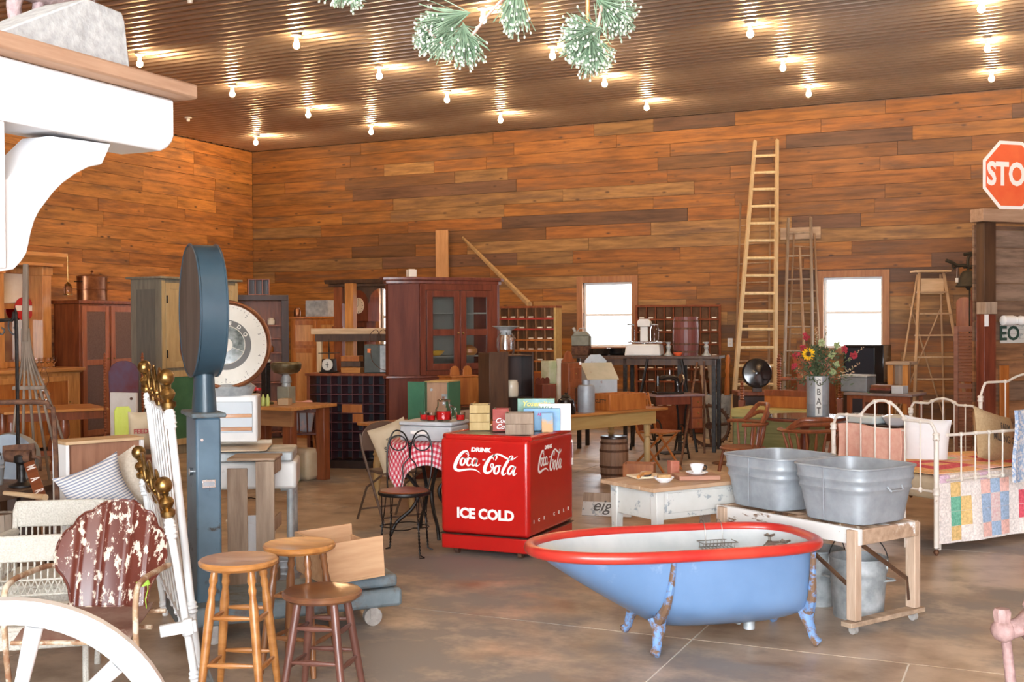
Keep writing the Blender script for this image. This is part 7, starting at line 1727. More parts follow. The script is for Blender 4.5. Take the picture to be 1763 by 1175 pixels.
# mattress and quilts
ang = frS.rz; TMd = Matrix.Translation(frS.a) @ Matrix.Rotation(ang, 4, 'Z')
t = thing('daybed_mattress', 'daybed base and mattress under the patchwork quilt', 'mattress', TMd @ V((.14, .10, 0)), ang)
mb = MB(); mb.b(0, 1.8, 0, .88, .36, .535); mb.build('mattress', m_sack, t, bev=.05, seg=4); mb = MB(); mb.b(0, 1.8, 0, .02, .26, .355); mb.b(0, 1.8, .86, .88, .26, .355); mb.build('side_rail', m_ib, t)
for x in (.05, 1.73):
    for y in (.04, .83): mb = MB(); mb.tube([(x, y, 0), (x, y, .26)], .014, 8); mb.build('leg', m_ib, t)
def colmat(name, c, c2=None): return M(name, c, c2 or tuple(min(1, q*1.35+.05) for q in c), 55, rough=.9, bump=.25)
QC = {'w': colmat('quilt_white', (.66, .60, .56)), 'y': colmat('quilt_yellow', (.62, .42, .16)), 'g': colmat('quilt_green', (.12, .38, .26)), 'b': colmat('quilt_blue', (.28, .38, .52)), 'p': colmat('quilt_pink', (.72, .42, .36)), 'r': colmat('quilt_red', (.55, .06, .09)), 'o': colmat('quilt_orange', (.78, .40, .18)), 'd': colmat('quilt_dotted', (.66, .40, .40), (.78, .66, .62)), 'k': colmat('quilt_beige_check', (.52, .42, .26)), 'l': colmat('quilt_lilac', (.60, .42, .52)), 'm': colmat('quilt_mint', (.42, .55, .38))}
qt = thing('patchwork_quilt', 'multicoloured patchwork quilt covering the daybed and hanging down its front', 'quilt', TMd @ V((0, 0, 0)), ang)
def quilt_surf(s, w):
    """s along bed, w: 0 at hem .. over the edge .. across the top"""
    rip = .012*sin(s*9)+.006*sin(s*23)
    if w < .47: return V((s, .062+rip*(1-w/.47)-.02*(1-w/.47), .075+w))
    if w < .52: a = (w-.47)/.05*pi/2; return V((s, .062+.05*sin(a)**1, .545+.012*sin(a)))
    return V((s, .112+(w-.52), .562+.006*sin(s*6+w*5)))
patt = ['wwwwwwwwwwwwwwwwwwwwwwww',]
rows = ['wywwpbpwwrkrwwybywwprpw',
        'wgywbdbwrkkrwygywbdbwrw',
        'wgywbdbwrkkrwygywbdbwrw',
        'wywwpbpwwrkrwwybywwprpw',
        'lwwwlwwwwlwwwwlwwwwlwww']
top_rows = ['ooyooppoyooppooyooppooy', 'yorrrroyyorrrroyyorrooy', 'oorooroooroorooorooroop', 'porrrropporrrropporrrop', 'mmpooopmmpooopmmpooopmm', 'ppooyyoppooyyoppooyyopp']
cellw = .105; nx = 17
def patch(i, w0, w1, key):
    s0, s1 = .11+i*cellw, .11+(i+1)*cellw; g_ = .0015; nu, nv = 3, 3
    mb = MB(); mb.grid(lambda u, v: quilt_surf(s0+g_+(s1-s0-2*g_)*u, w0+g_+(w1-w0-2*g_)*v)+V((0, -.004*math.sin(pi*u)*math.sin(pi*v), .004*math.sin(pi*u)*math.sin(pi*v))), nu, nv, .006); mb.build('patch', QC[key], qt)
for j, rw in enumerate(rows):
    w0 = .0+j*.105
    for i in range(nx): patch(i, w0, min(w0+.105, .5), rw[i]) if w0 < .5 else None
for j, rw in enumerate(top_rows):
    for i in range(nx): patch(i, .525+j*.145, .525+(j+1)*.145, rw[i])
mb = MB(); mb.grid(lambda u, v: quilt_surf(.10+1.8*u, -.012+.53*v+0)+V((0, .006, -.003)), 40, 20, .004); mb.build('backing', QC['w'], qt)
t = pillow('burlap_pillow', 'burlap pillow with dark printed words lying on the daybed', tuple(A(1712, 775, 9.15)+V((0, 0, .10))), (R(-14), R(14), ang+.1), .52, .42, .16, M('burlap', (.40, .28, .15), (.48, .35, .20), 60, rough=.95, bump=.3))
for i, (s_, sz) in enumerate((('FARM', .07), ('MILLING CO.', .085))): lettering(s_, m_ink, t, (.02, -.09, .07-.10*i), (pi/2, 0, 0), sz, .001, 0, .72)
# folded plaid quilt at the right edge
m_plaid = M('blue_plaid_quilt', (.24, .34, .52), (.62, .60, .60), 45, (1, 1, 1), rough=.9, bump=.3, ramp=(.45, .55), chip=((.60, .34, .36), .32, 30, .05))
q = A(1762, 775, 8.25)
t = thing('plaid_quilt', 'blue and white plaid quilt hung over the daybed rail at the picture edge', 'quilt', (q.x, q.y, 0), ang)
zt_ = hz(q, 706); mb = MB(); mb.grid(lambda u, v: (-.10+.52*u+.01*sin(v*7), .02*sin(u*8)+.02*v*v, zt_-(zt_-.50)*v), 16, 16, .025); mb.build('hanging_side', m_plaid, t)
mb = MB(); mb.b(.02, .40, -.012, -.002, .56, zt_-.06); mb.build('white_block', M('quilted_white', (.62, .57, .55), (.70, .66, .63), 60, rough=.9), t)
# peach blanket on a rail behind the bed end, white pillow
p0 = FR(1446, 1560, 9.5, 8.6); p0.a = frE.a.lerp(frE.b, .03)+V((cos(frS.rz), sin(frS.rz), 0))*.03; p0.rz = frE.rz; p0.w = frE.w*.62; zt_ = p0.h(729)
t = thing('peach_blanket', 'peach patterned blanket hanging behind the spindles of the arched bed end', 'blanket', p0.a, p0.rz)
m_peach = M('peach_damask', (.66, .33, .25), (.74, .44, .34), 14, rough=.9, bump=.15)
W_ = p0.w
mb = MB(); mb.grid(lambda u, v: (W_*u+.01*sin(v*6), .02*sin(u*9)*v, zt_-.5*v+.01*sin(u*7)), 24, 14, .012); mb.build('front_fall', m_peach, t)
mb = MB(); mb.grid(lambda u, v: (W_*u, .03+.012*v, zt_-.4*v+.01*sin(u*7)), 20, 10, .012); mb.build('back_fall', m_peach, t)
mb = MB(); mb.tube([(-.0, .02, zt_-.01), (W_+.02, .02, zt_-.01)], .007, 8); o = mb.build('towel_rail', m_ib, t)
for x in (-.01, W_+.02): mb = MB(); mb.tube([(x, .02, 0), (x, .02, zt_-.01)], .007, 8); mb.build('stand_leg', m_ib, t)
p = A(1594, 768, 9.22); t = pillow('white_pillow', 'plain white pillow propped beside the peach blanket', tuple(p), (R(-12), R(6), .2), .36, .46, .16, M('white_cotton', (.74, .74, .75), (.80, .80, .81), 5, rough=.9))
if 0: p = G(1592, 9.5); t = thing('blanket_chest', 'low pale wooden chest under the white pillow', 'chest', (p.x, p.y, 0), .3); mb = MB(); mb.b(-.22, .22, -.16, .2, 0, .36); mb.build('case', m_raw, t, bev=.005); mb = MB(); mb.b(-.23, .23, -.17, .21, .361, .385); mb.build('lid', m_rawx, t, bev=.004)
# ---------- desk with books, dark trunk, pale bench under the right-hand window
fr = FR(1452, 1570, 13.6, 13.1); h = fr.h(676); W_ = fr.w
t = thing('writing_desk', 'reddish writing desk with a grey-edged top holding a book stack', 'desk', fr.a, fr.rz)
mb = MB(); mb.b(0, W_, 0, .5, h-.03, h); mb.build('top_board', M('grey_desk_edge', (.16, .12, .12), (.24, .18, .17), 6, rough=.3, coat=.3), t, bev=.005)
for x in (.03, W_-.07):
    for y in (.03, .43): mb = MB(); mb.tap(x, x+.04, y, y+.04, 0, h-.031, .7); mb.build('leg', m_redw, t)
mb = MB(); mb.b(.07, W_*.3, .03, .45, h-.36, h-.031); mb.build('pigeonhole_box', m_redw, t, bev=.003); mb = MB(); mb.b(.1, W_*.27, .02, .028, h-.32, h-.07); mb.build('opening_shade', m_pin, t)  # dark slab paints the shade of an opening on the solid box
mb = MB(); mb.b(W_*.3, W_-.07, .03, .05, h-.11, h-.031); mb.build('apron', m_redw, t)
TMx = Matrix.Translation(fr.a) @ Matrix.Rotation(fr.rz, 4, 'Z')
for k in range(3): flatbox('old_book', ('lowest', 'middle', 'topmost')[k]+' dark old book of the stack on the writing desk', 'book', TMx @ V((W_*.36+.006*k, .06, h+.001+.031*k)), fr.rz+.04*k, .24, .17, .03, [m_dark, m_mahog, m_copper][k], bev=.003, group='old books on the writing desk')
flatbox('pale_tin', 'pale grey tin box right of the old books on the writing desk', 'tin', TMx @ V((W_*.68, .06, h+.001)), fr.rz-.1, .14, .14, .09, m_tray)
t = thing('grey_case', 'grey-blue metal case on the desk left of the old books', 'case', TMx @ V((-.06, .16, h+.001)), fr.rz); mb = MB(); mb.b(-.04, .28, 0, .3, 0, .17); mb.build('body', M('slate_case', (.13, .15, .17), (.20, .22, .24), 6, rough=.5), t, bev=.01); mb = MB(); mb.b(-.044, .284, -.004, .304, .171, .20); mb.build('lid', m_galvd, t, bev=.01)
fr = FR(1452, 1521, 15.3, 15.0); h = fr.h(594); hb = .86
t = thing('dark_cabinet_box', 'large dark box-shaped cabinet blocking the lower edge of the right-hand window', 'cabinet', fr.a, fr.rz)
mb = MB(); mb.b(0, fr.w, 0, .35, hb, h); mb.build('body', m_blackp, t, bev=.008); mb = MB(); mb.b(.03, fr.w-.12, -.006, -.001, hb+.04, h-.04); mb.build('front_panel', M('blue_black_screen', (.02, .025, .035), rough=.12), t); mb = MB(); mb.b(0, fr.w, 0, .35, 0, hb-.001); mb.build('stand', m_dark, t)
fr = FR(1524, 1566, 14.8, 14.6); h = fr.h(623)
t = thing('rough_bench', 'rough pale-topped wooden stand beside the foot of the stepladder', 'stand', fr.a, fr.rz)
mb = MB(); mb.b(0, fr.w, 0, .3, h-.04, h); mb.build('top_board', m_rawx, t, bev=.003)
for x in (.02, fr.w-.1): mb = MB(); mb.b(x, x+.07, .02, .09, 0, h-.041); mb.build('leg', m_oakz, t)
mb = MB(); mb.b(.02, fr.w-.03, .1, .12, h-.30, h-.041); mb.build('apron_board', m_raw, t)
# ---------- louvred shutters, paddle board, bell
fr = FR(1642, 1697, 14.2, 14.0); h = fr.h(562); W_ = fr.w
m_shut = wood('reddish_shutter', (.22, .09, .055), (.30, .13, .08), 'x', rough=.6)
t = thing('louvred_shutter', 'tall reddish louvred shutter standing right of the stepladder', 'shutter', fr.a, fr.rz)
for x in (0, W_-.05): mb = MB(); mb.b(x, x+.05, 0, .03, 0, h); mb.build('stile', m_shut, t, bev=.002)
for z0, z1 in ((0, .10), (h*.52, h*.52+.06), (h-.07, h)): mb = MB(); mb.b(.051, W_-.051, 0, .03, z0, z1); mb.build('rail', m_shut, t, bev=.002)
z = .12; sl = MB(); sl.add([(0, -.0, 0), (1, 0, 0), (1, .022, .032), (0, .022, .032), (0, .004, -.004), (1, .004, -.004), (1, .026, .028), (0, .026, .028)], [(0, 1, 2, 3), (7, 6, 5, 4), (0, 4, 5, 1), (3, 2, 6, 7), (0, 3, 7, 4), (1, 5, 6, 2)]); sm = sl.mesh('slat', smooth=False); sm.materials.append(m_shut)
while z < h-.10:
    if not (h*.52-.04 < z < h*.52+.06):
        o = bpy.data.objects.new('slat', sm); C.objects.link(o); o.parent = t; o.location = (.051, .002, z); o.scale = (W_-.102, 1, 1)
    z += .040
fr = FR(1672, 1695, 15.0, 14.9); h = fr.h(500)
t = thing('dark_shutter', 'dark red narrow louvred shutter behind the large one', 'shutter', fr.a, fr.rz); 
for x in (0, fr.w-.03): mb = MB(); mb.b(x, x+.03, 0, .03, 0, h); mb.build('stile', m_mahog, t)
for k in range(24): mb = MB(); mb.b(.031, fr.w-.031, .005, .02, h-.05-k*.05, h-.02-k*.05); mb.build('slat', m_mahog, t, smooth=False)
mb = MB(); mb.b(.031, fr.w-.031, .005, .025, .05, h-1.28); mb.build('panel', m_mahog, t)
fr = FR(1646, 1674, 16.3, 16.2); h = fr.h(512); w_ = fr.w/2
mb = MB(); mb.prism([(0, 0), (2*w_, 0), (2*w_, h-w_*.8)]+[(w_+w_*cos(R(a)), h-w_*.8+w_*.8*sin(R(a))) for a in range(15, 180, 15)]+[(0, h-w_*.8)], 'y', 0, .025); o = mb.build('round_topped_board', m_orange, None, bev=.003, loc=fr.a, rz=fr.rz); tag(o, 'orange board with a rounded top standing behind the shutters', 'board')
p = A(1667, 470, 15.6); t = thing('dinner_bell', 'dark cast-iron bell hanging from a scrolled wall bracket', 'bell', p, .42)
m_bell = M('dark_bronze_iron', (.03, .03, .025), (.06, .055, .045), 14, rough=.6, metal=.5)
mb = MB(); mb.lathe([(.16, -.19), (.165, -.18), (.13, -.12), (.10, -.02), (.07, .02), (0, .04)], 28); mb.ball((0, 0, -.20), .035, 10); mb.build('bell', m_bell, t)
mb = MB(); mb.tube(smoothpath([(-.30, 0, .17), (-.22, 0, .14), (-.15, 0, .10), (-.05, 0, .10), (.02, 0, .07), (.12, 0, .10), (.16, 0, .0), (.10, 0, -.08)], 5), .025, 7); mb.tube(smoothpath([(.0, 0, .05), (.0, 0, .20), (.06, 0, .26), (-.06, 0, .25)], 4), .022, 7); mb.tube([(0, 0, .04), (0, 0, .12)], .02, 8)
mb.tube(smoothpath([(-.22, 0, .14), (-.20, 0, .06), (-.14, 0, .10)], 4), .012, 6); mb.tube([(.10, 0, .10), (.16, (YB-.12-p.y), .10)], .02, 6); mb.build('bracket', m_bell, t)
mb = MB(); mb.tube([(-.15, 0, .1), (-.155, 0, -.07)], .003, 4); mb.b(-.175, -.135, -.002, .002, -.13, -.07); mb.build('price_tag', m_tagw, t); mb = MB(); mb.tube([(0.02, 0, -.22), (.02, 0, -1.05)], .012, 6); mb.build('pull_chain', m_bell, t)
# ---------- shed front at the right edge
ZS = 12.4; fr = FR(1686, 1990, ZS, ZS+.9); W_ = fr.w; zb0, zb1 = fr.h(382), fr.h(360)
t = thing('shed_front', 'rough timber shed front with plank back wall at the right edge of the room', 'shed', fr.a, fr.rz)
mb = MB(); mb.b(-.0, W_, -.06, .14, zb0, zb1); mb.build('header_beam', wood('tan_header', (.30, .18, .11), (.42, .27, .18), 'x', rough=.7), t, bev=.006)
x0 = W_*(8/304.); x1 = W_*(27/304.)
zl = fr.h(520); mb = MB(); mb.b(x0, x1, 0, .12, zl, zb0-.001); mb.build('post', m_darkbr, t, bev=.004); mb = MB(); mb.b(x0, x1, -.02, .12, fr.h(541), zl-.001); mb.build('post_block', m_raw, t, bev=.004); mb = MB(); mb.b(x0, x1, .0, .12, 0, fr.h(541)-.001); mb.build('post', m_mahog, t, bev=.004)
rp2 = random.Random(9)
mk = m_plank; z = 0
cubm = [c for c in wall_back.children][0].data
while z < zb0-.02:
    ph = rp2.choice([.20, .22, .24, .26]); z1 = min(z+ph, zb0-.003); xx = x1+.002
    while xx < W_:
        L_ = rp2.choice([.9, 1.5, 2.1]); xe = min(xx+L_, W_); o = bpy.data.objects.new('plank', cubm); C.objects.link(o); o.parent = t
        o.location = ((xx+xe)/2, .34+rp2.uniform(0, .01), (z+z1)/2); o.scale = (xe-xx-.005, .03, z1-z-.006); c_ = rp2.choice([(.20, .13, .09), (.28, .20, .15), (.16, .10, .07), (.30, .15, .07)]); o.color = (*c_, 1); xx = xe
    z = z1
TMq = Matrix.Translation(fr.a) @ Matrix.Rotation(fr.rz, 4, 'Z')
def ons(px, py, y=.30):
    v = ray(px, py); inv = TMq.inverted(); e = inv @ EYE; dv_ = inv.to_3x3() @ v; k = (y-e.y)/dv_.y; return TMq @ (e+dv_*k)
RS = fr.rz
P = ons(1745, 575, .29); t = thing('stencilled_plank_sign', 'small white plank sign with dark letters on the shed wall', 'sign', P, RS)
for k in range(4): mb = MB(); mb.b(-.18, .6, .0, .018, -.105+k*.052+.001, -.105+(k+1)*.052-.001); mb.build('slat', m_wt, t, bev=.002)
lettering('EO', M('dark_green_letters', (.02, .05, .035), rough=.7), t, (-.06, -.003, -.002), (pi/2, 0, 0), .22, .006)
P = ons(1750, 552, .20); t = thing('white_newel_post', 'white turned wooden post mounted sideways above the plank sign', 'post', P, RS); mb = MB(); mb.tube([(x, 0, 0) for x in (-.2, -.19, -.05, -.04, -.02, .0, .03, .06, .12, .2, .5, .51)], [.04, .055, .055, .04, .05, .035, .045, .055, .045, .03, .045, .02], 14); mb.build('turning', m_white, t)
mb = MB(); mb.b(-.028, .028, 0, .008, -.065, .065); P = ons(1699, 552, -.01); o = mb.build('white_switch_plate', m_white, None, loc=ons(1699, 552, -.012), rz=RS, bev=.003); tag(o, 'tall white cover plate on the shed post', 'plate')
P = ons(1722, 672, .30); flatbox('orange_board', 'small orange board behind the tall iron bed head', 'board', tuple(V((P.x, P.y, 0))), RS, .13, .02, 1.16, m_orange)
# stop sign on the header
P = ons(1741, 302, -.02); zc = P.z; Rs = (zc-zb1)/cos(R(22.5))-.004
t = thing('stop_sign', 'octagonal red stop sign with white border standing on the shed header', 'sign', P, RS-.05)
oc = [(Rs*cos(R(22.5+45*k)), Rs*sin(R(22.5+45*k))) for k in range(8)]
m_stw = M('flash_bright_white', (.90, .90, .88), rough=.35); m_str = M('flash_bright_red', (.80, .12, .045), (.85, .17, .06), 4, rough=.35, chip=((.55, .08, .05), .27, 14, .02))  # flash return off the sheeting is put into brighter base colours
mb = MB(); mb.prism(oc, 'y', 0, .004); mb.build('plate', m_stw, t); mb = MB(); mb.prism([(x*.90, z*.90) for x, z in oc], 'y', -.0015, -.0003); mb.build('red_field', m_str, t)
o = lettering('STOP', m_stw, t, (0, -.0022, 0), (pi/2, 0, 0), Rs*.86, .012, 0, .78)
# ---------- rusty pink pump head, lower right
p = G(1738, 3.5); zc = hz(p, 1085); m_pink = M('pinkish_rusted_iron', (.20, .115, .105), (.32, .20, .185), 30, rough=.7, bump=.4, chip=((.7, .6, .5), .27, 30, .04))
t = thing('iron_pump_head', 'rough pinkish cast-iron valve on a thin rod, at the lower right corner', 'pump', (p.x, p.y, 0), .40)
mb = MB(); mb.tube([(.035, 0, 0), (.018, 0, zc*.6), (-.010, 0, zc-.03)], [.020, .017, .015], 12); mb.build('rod', m_pink, t)
mb = MB(); mb.ball((-.018, 0, zc-.002), .038, 16, (1, 1, .95)); mb.tube([(-.022, 0, zc+.02), (-.022, 0, zc+.055), (-.022, 0, zc+.065)], [.023, .028, .022], 8); mb.tube([(0, 0, zc), (.03, 0, zc+.01), (.05, 0, zc+.02), (.10, 0, zc+.0), (.22, 0, zc)], [.030, .028, .05, .06, .055], 14); mb.build('valve_body', m_pink, t)
mb = MB(); mb.tube([(.06, -.01, zc+.03), (.055, -.01, zc+.075)], [.018, .014], 10); mb.ball((.052, -.01, zc+.08), .017, 10); mb.build('bolt', m_pink, t)
for x in (.2,): mb = MB(); mb.tube([(x, 0, 0), (x, 0, zc)], .02, 10); mb.build('standpipe', m_pink, t)
# ---------- pine sprigs hanging over the camera's view
m_need = M('frosted_pine_needles', (.075, .13, .07), (.17, .23, .15), 30, rough=.7); m_tip = M('pale_needle_tips', (.36, .38, .30), rough=.7); m_twig = M('pinkish_twig', (.42, .25, .20), rough=.8)
rn = random.Random(11)
def sprig(label, Z, stem, tufts):
    o0 = A(stem[0][0], stem[0][1], Z); t = thing('pine_sprig', label, 'branch', o0)
    mb = MB(); mb.tube([A(x, y, Z+dz_)-o0 for x, y, dz_ in stem], [.0035]*len(stem), 6); mb.build('twig', m_twig, t)
    nb, tb = MB(), MB()
    for (x, y, dz_, ax_, ay_, ln, spread, cnt) in tufts:
        c_ = A(x, y, Z+dz_)-o0; main = (_r*ax_-_u*ay_).normalized()
        for k in range(cnt):
            d_ = main+V((rn.gauss(0, 1), rn.gauss(0, 1), rn.gauss(0, 1)))*spread; d_.normalize(); L_ = ln*rn.uniform(.75, 1.08); st_ = c_-main*rn.uniform(0, ln*.55)
            e_ = st_+d_*L_+V((0, 0, -.006)); s_ = d_.cross(V((rn.uniform(-1, 1), 1, rn.uniform(-1, 1)))).normalized()*.0011; s2 = d_.cross(s_).normalized()*.0011
            nb.add([st_+s_, st_-s_*.5+s2, st_-s_*.5-s2, e_+s_, e_-s_*.5+s2, e_-s_*.5-s2], [(0, 1, 4, 3), (1, 2, 5, 4), (2, 0, 3, 5)])
            if k % 2 == 0: tb.ball(tuple(e_), .0026, 6, (1, 1, 1.3))
    o = nb.build('needles', m_need, t, smooth=False); o['kind'] = 'stuff'; o = tb.build('needle_tips', m_tip, t); o['kind'] = 'stuff'
ZP = 2.55
sprig('frosted pine sprig barely entering at the top edge, left of the others', ZP, [(585, -60, 0), (590, -30, 0), (596, -8, 0)], [(588, -22, 0, -.3, 1, .045, .30, 90), (604, -12, .02, .5, 1, .04, .30, 80), (570, -30, 0, -1, .6, .045, .3, 60)])
sprig('frosted pine sprig with three tufts left of the bulb at the top', ZP, [(900, -40, 0), (838, 28, 0), (812, 62, 0), (790, 86, 0), (760, 75, .0), (735, 50, 0)], [(775, 30, 0, -1, .25, .085, .26, 240), (745, 62, .02, -.9, .5, .05, .45, 170), (800, 66, 0, .1, 1, .065, .42, 230), (770, 62, 0, -.5, .8, .06, .4, 120)])
sprig('long-needled pine tuft hanging straight down at the top, beside a bulb', ZP-.1, [(905, -60, 0), (895, -30, 0), (886, -10, 0)], [(888, -8, 0, -.1, 1, .085, .22, 230)])
sprig('largest frosted pine sprig hanging at the top, right of the others', ZP-.05, [(1040, -50, 0), (1038, 0, 0), (1030, 40, 0), (1020, 72, 0), (1015, 100, 0)], [(1050, 12, 0, 1, .6, .065, .45, 240), (1010, 52, 0, -.8, .1, .062, .5, 210), (1020, 82, 0, .1, 1, .062, .5, 230), (1062, 30, .03, .7, .7, .05, .5, 120), (995, 75, 0, -.5, 1, .05, .5, 120)])
mb = MB(); a = A(1012, 42, ZP); b_ = A(1012, -60, ZP); mb.tube([a, b_], .005, 7); mb.tube([A(1006, 44, ZP), a, A(1020, 40, ZP)], .004, 6); o = mb.build('hanging_hook', M('orange_copper_wire', (.55, .24, .08), rough=.4, metal=.6)); tag(o, 'orange-brown wire hook from which the largest pine sprig hangs', 'hook')
# ============================================================ left background: tables, chairs and farm tools
fr = FR(5, 186, 12.3, 12.9); h = fr.h(703, .9); W_ = fr.w
t = thing('dining_table', 'long orange dining table with heavy turned legs in front of the back bar', 'table', fr.a, fr.rz)
mb = MB(); mb.b(0, W_, 0, .85, h-.03, h); mb.build('table_top', m_pine['x'], t, bev=.006); mb = MB(); mb.b(.05, W_-.05, .05, .08, h-.12, h-.031); mb.build('apron', m_redw, t)
for x in (.1, W_-.45):
    for y in (.15, .7): mb = MB(); mb.lathe([(.05, 0), (.05, .06), (.03, .1), (.06, .2), (.07, .3), (.035, .4), (.06, .45), (.06, .55), (.04, h-.031)], 16, (x, y, 0)); mb.build('leg', m_redw, t)
mb = MB(); mb.b(.1, W_-.45, .4, .45, .2, .26); mb.build('stretcher', m_redw, t)
TMa = Matrix.Translation(fr.a) @ Matrix.Rotation(fr.rz, 4, 'Z'); lamp_ = [o for o in C.objects if o.name == 'oil_lamp'][0]
v = ray(76, 690); e_ = TMa.inverted() @ EYE; d_ = TMa.to_3x3().inverted() @ v; k = (.45-e_.y)/d_.y; lamp_.location = TMa @ V(((e_+d_*k).x, .45, h+.001))
p = G(212, 12.4); t = thing('upholstered_chair', 'high-backed chair with spool-turned posts and purple-red upholstered back', 'chair', (p.x, p.y, 0), .75); t.scale = (.72, .72, 1); hb = hz(p, 622)
m_uph = M('purple_red_velvet', (.14, .04, .05), (.12, .08, .13), 4, rough=.9)
for s in (-1, 1): mb = MB(); spool(mb, s*.27, .2, .0, hb+.05, .025); mb.build('turned_post', m_redw, t); mb = MB(); mb.tube([(s*.25, -.25, 0), (s*.25, -.25, .45)], .02, 8); mb.build('leg', m_redw, t)
mb = MB(); mb.prism([(-.2, .6), (.2, .6), (.22, hb-.12)]+[(.2*cos(R(a)), hb-.1+.1*sin(R(a))) for a in range(0, 181, 20)]+[(-.22, hb-.12)], 'y', .17, .22); mb.build('backrest', m_uph, t, bev=.02, seg=3)
mb = MB(); mb.b(-.26, .26, -.28, .2, .40, .48); mb.build('seat', m_uph, t, bev=.02)
fr = FR(188, 232, 9.9, 9.8); h = fr.h(676); t = thing('painted_cupboard_side', 'scuffed white painted cupboard panel standing left of the bed ends', 'panel', fr.a, fr.rz); mb = MB(); mb.b(0, fr.w, 0, .03, .0, h); mb.build('board', M('scuffed_white_board', (.52, .47, .42), (.60, .56, .52), 5, rough=.7, chip=((.25, .18, .14), .33, 6, .05)), t, bev=.003); mb = MB(); mb.tube([(fr.w*.85, -.01, h-.05), (fr.w*.85, 0, h-.05)], .012, 10); mb.build('hinge', m_rust, t)
m_limew = M('lime_paint', (.50, .56, .08), (.58, .64, .14), 5, rough=.5)
p = G(217, 8.6); t = thing('lime_chair', 'lime-yellow painted wooden chair seen edge-on behind the bed ends', 'chair', (p.x, p.y, 0), 1.0); t.scale = (.45, 1, 1)
zt_ = hz(p, 702); mb = MB(); mb.prism([(-.12, .40), (.10, .40), (.14, zt_-.03), (.10, zt_), (-.10, zt_), (-.14, zt_-.03)], 'y', .12, .14); mb.build('backrest', m_limew, t, bev=.005); mb = MB(); mb.b(-.14, .14, -.16, .14, .37, .395); mb.build('seat', m_limew, t, bev=.005)
for x in (-.12, .12):
    for y in (-.13, .11): mb = MB(); mb.tube([(x, y, 0), (x, y, .37)], .014, 8); mb.build('leg', m_limew, t)
p = G(240, 8.2); t = pillow('feed_bag', 'cream feed bag with red print beside the lime chair', (p.x, p.y, hz(p, 742)), (0, 0, .8), .17, .28, .12, m_sack); lettering('FEED', m_redp, t, (0, -.065, 0), (pi/2, 0, 0), .045, .002)
p2 = G(240, 8.2); mb = MB(); hh_ = hz(p, 742)-.165; mb.b(-.16, .16, -.12, .12, 0, hh_-.02); o = mb.build('wooden_stand_box', m_redw, loc=(p.x, p.y, 0), rz=.8, bev=.004); tag(o, 'dark wooden box under the cream feed bag', 'box')
# wooden hay fork standing on its tines
p = G(58, 8.9); zt_ = hz(p, 455)
t = thing('wooden_hay_fork', 'tall grey six-tined wooden hay fork standing with its tines down', 'fork', (p.x, p.y, 0), .65)
def pxl(px, z): q = G(px, 8.9); return (q-V((p.x, p.y, 0))).dot(V((cos(.65), sin(.65), 0)))
mb = MB(); mb.tube([(pxl(46, 0), 0, zt_), (pxl(45, 0), 0, zt_-.3), (pxl(44, 0), 0, zt_-.6)], [.022, .024, .026], 8, False); mb.build('handle', m_grey, t)
for k, px in enumerate((-2, 30, 62, 92, 120, 150)):
    mb = MB(); x0 = pxl(44, 0); x1 = pxl(px, 0); mb.tube(smoothpath([(x0+(k-2.5)*.009, 0, zt_-.5), (x0+(x1-x0)*.12, .0, zt_-.75), (x0+(x1-x0)*.42, .03, zt_-1.15), (x1, .08, .0)], 6), .011, 6); mb.build('tine', m_grey, t)
x0, x1 = pxl(22, 0), pxl(76, 0); mb = MB(); zc = hz(p, 668); mb.b(x0, x1, -.018, .045, zc-.014, zc+.014); mb.build('crossbar', m_grey, t, bev=.003)
# black pipe hall rack
p = G(28, 8.2); t = thing('pipe_rack', 'black pipe clothes rack with curled hooks at the left edge', 'rack', (p.x, p.y, 0), .62); zt_ = hz(p, 552)
mb = MB(); mb.tube(smoothpath([(0, 0, 0), (0, 0, zt_-.06), (-.03, 0, zt_), (-.12, 0, zt_), (-.45, 0, zt_)], 5), .013, 8); mb.build('frame', m_black, t)
mb = MB(); mb.tube([(-.45, 0, 0), (-.45, 0, zt_)], .013, 8); mb.build('upright', m_black, t); mb = MB(); mb.tube([(0, -.2, .013), (0, .2, .013)], .013, 6); mb.build('foot', m_black, t); mb = MB(); mb.tube([(-.45, -.2, .013), (-.45, .2, .013)], .013, 6); mb.build('foot', m_black, t)
for x in (-.05, -.13): mb = MB(); mb.tube(smoothpath([(x, 0, zt_), (x, 0, zt_-.06), (x+.03, 0, zt_-.10), (x+.05, 0, zt_-.07), (x+.03, 0, zt_-.05)], 5), .006, 6); mb.build('hook', m_black, t)
# bent iron bed rail
p = G(92, 6.55); t = thing('bent_iron_frame', 'dark rounded iron bedstead frame standing before the hay fork', 'bed frame', (p.x, p.y, 0), .66); zt_ = hz(p, 692)
mb = MB(); mb.tube(smoothpath([(.02, 0, 0), (.0, 0, zt_-.15), (-.03, 0, zt_-.03), (-.09, 0, zt_), (-.5, 0, zt_), (-.95, 0, zt_), (-1.0, 0, zt_-.1), (-1.0, 0, 0)], 5), .014, 8); mb.build('tube', m_rust, t)
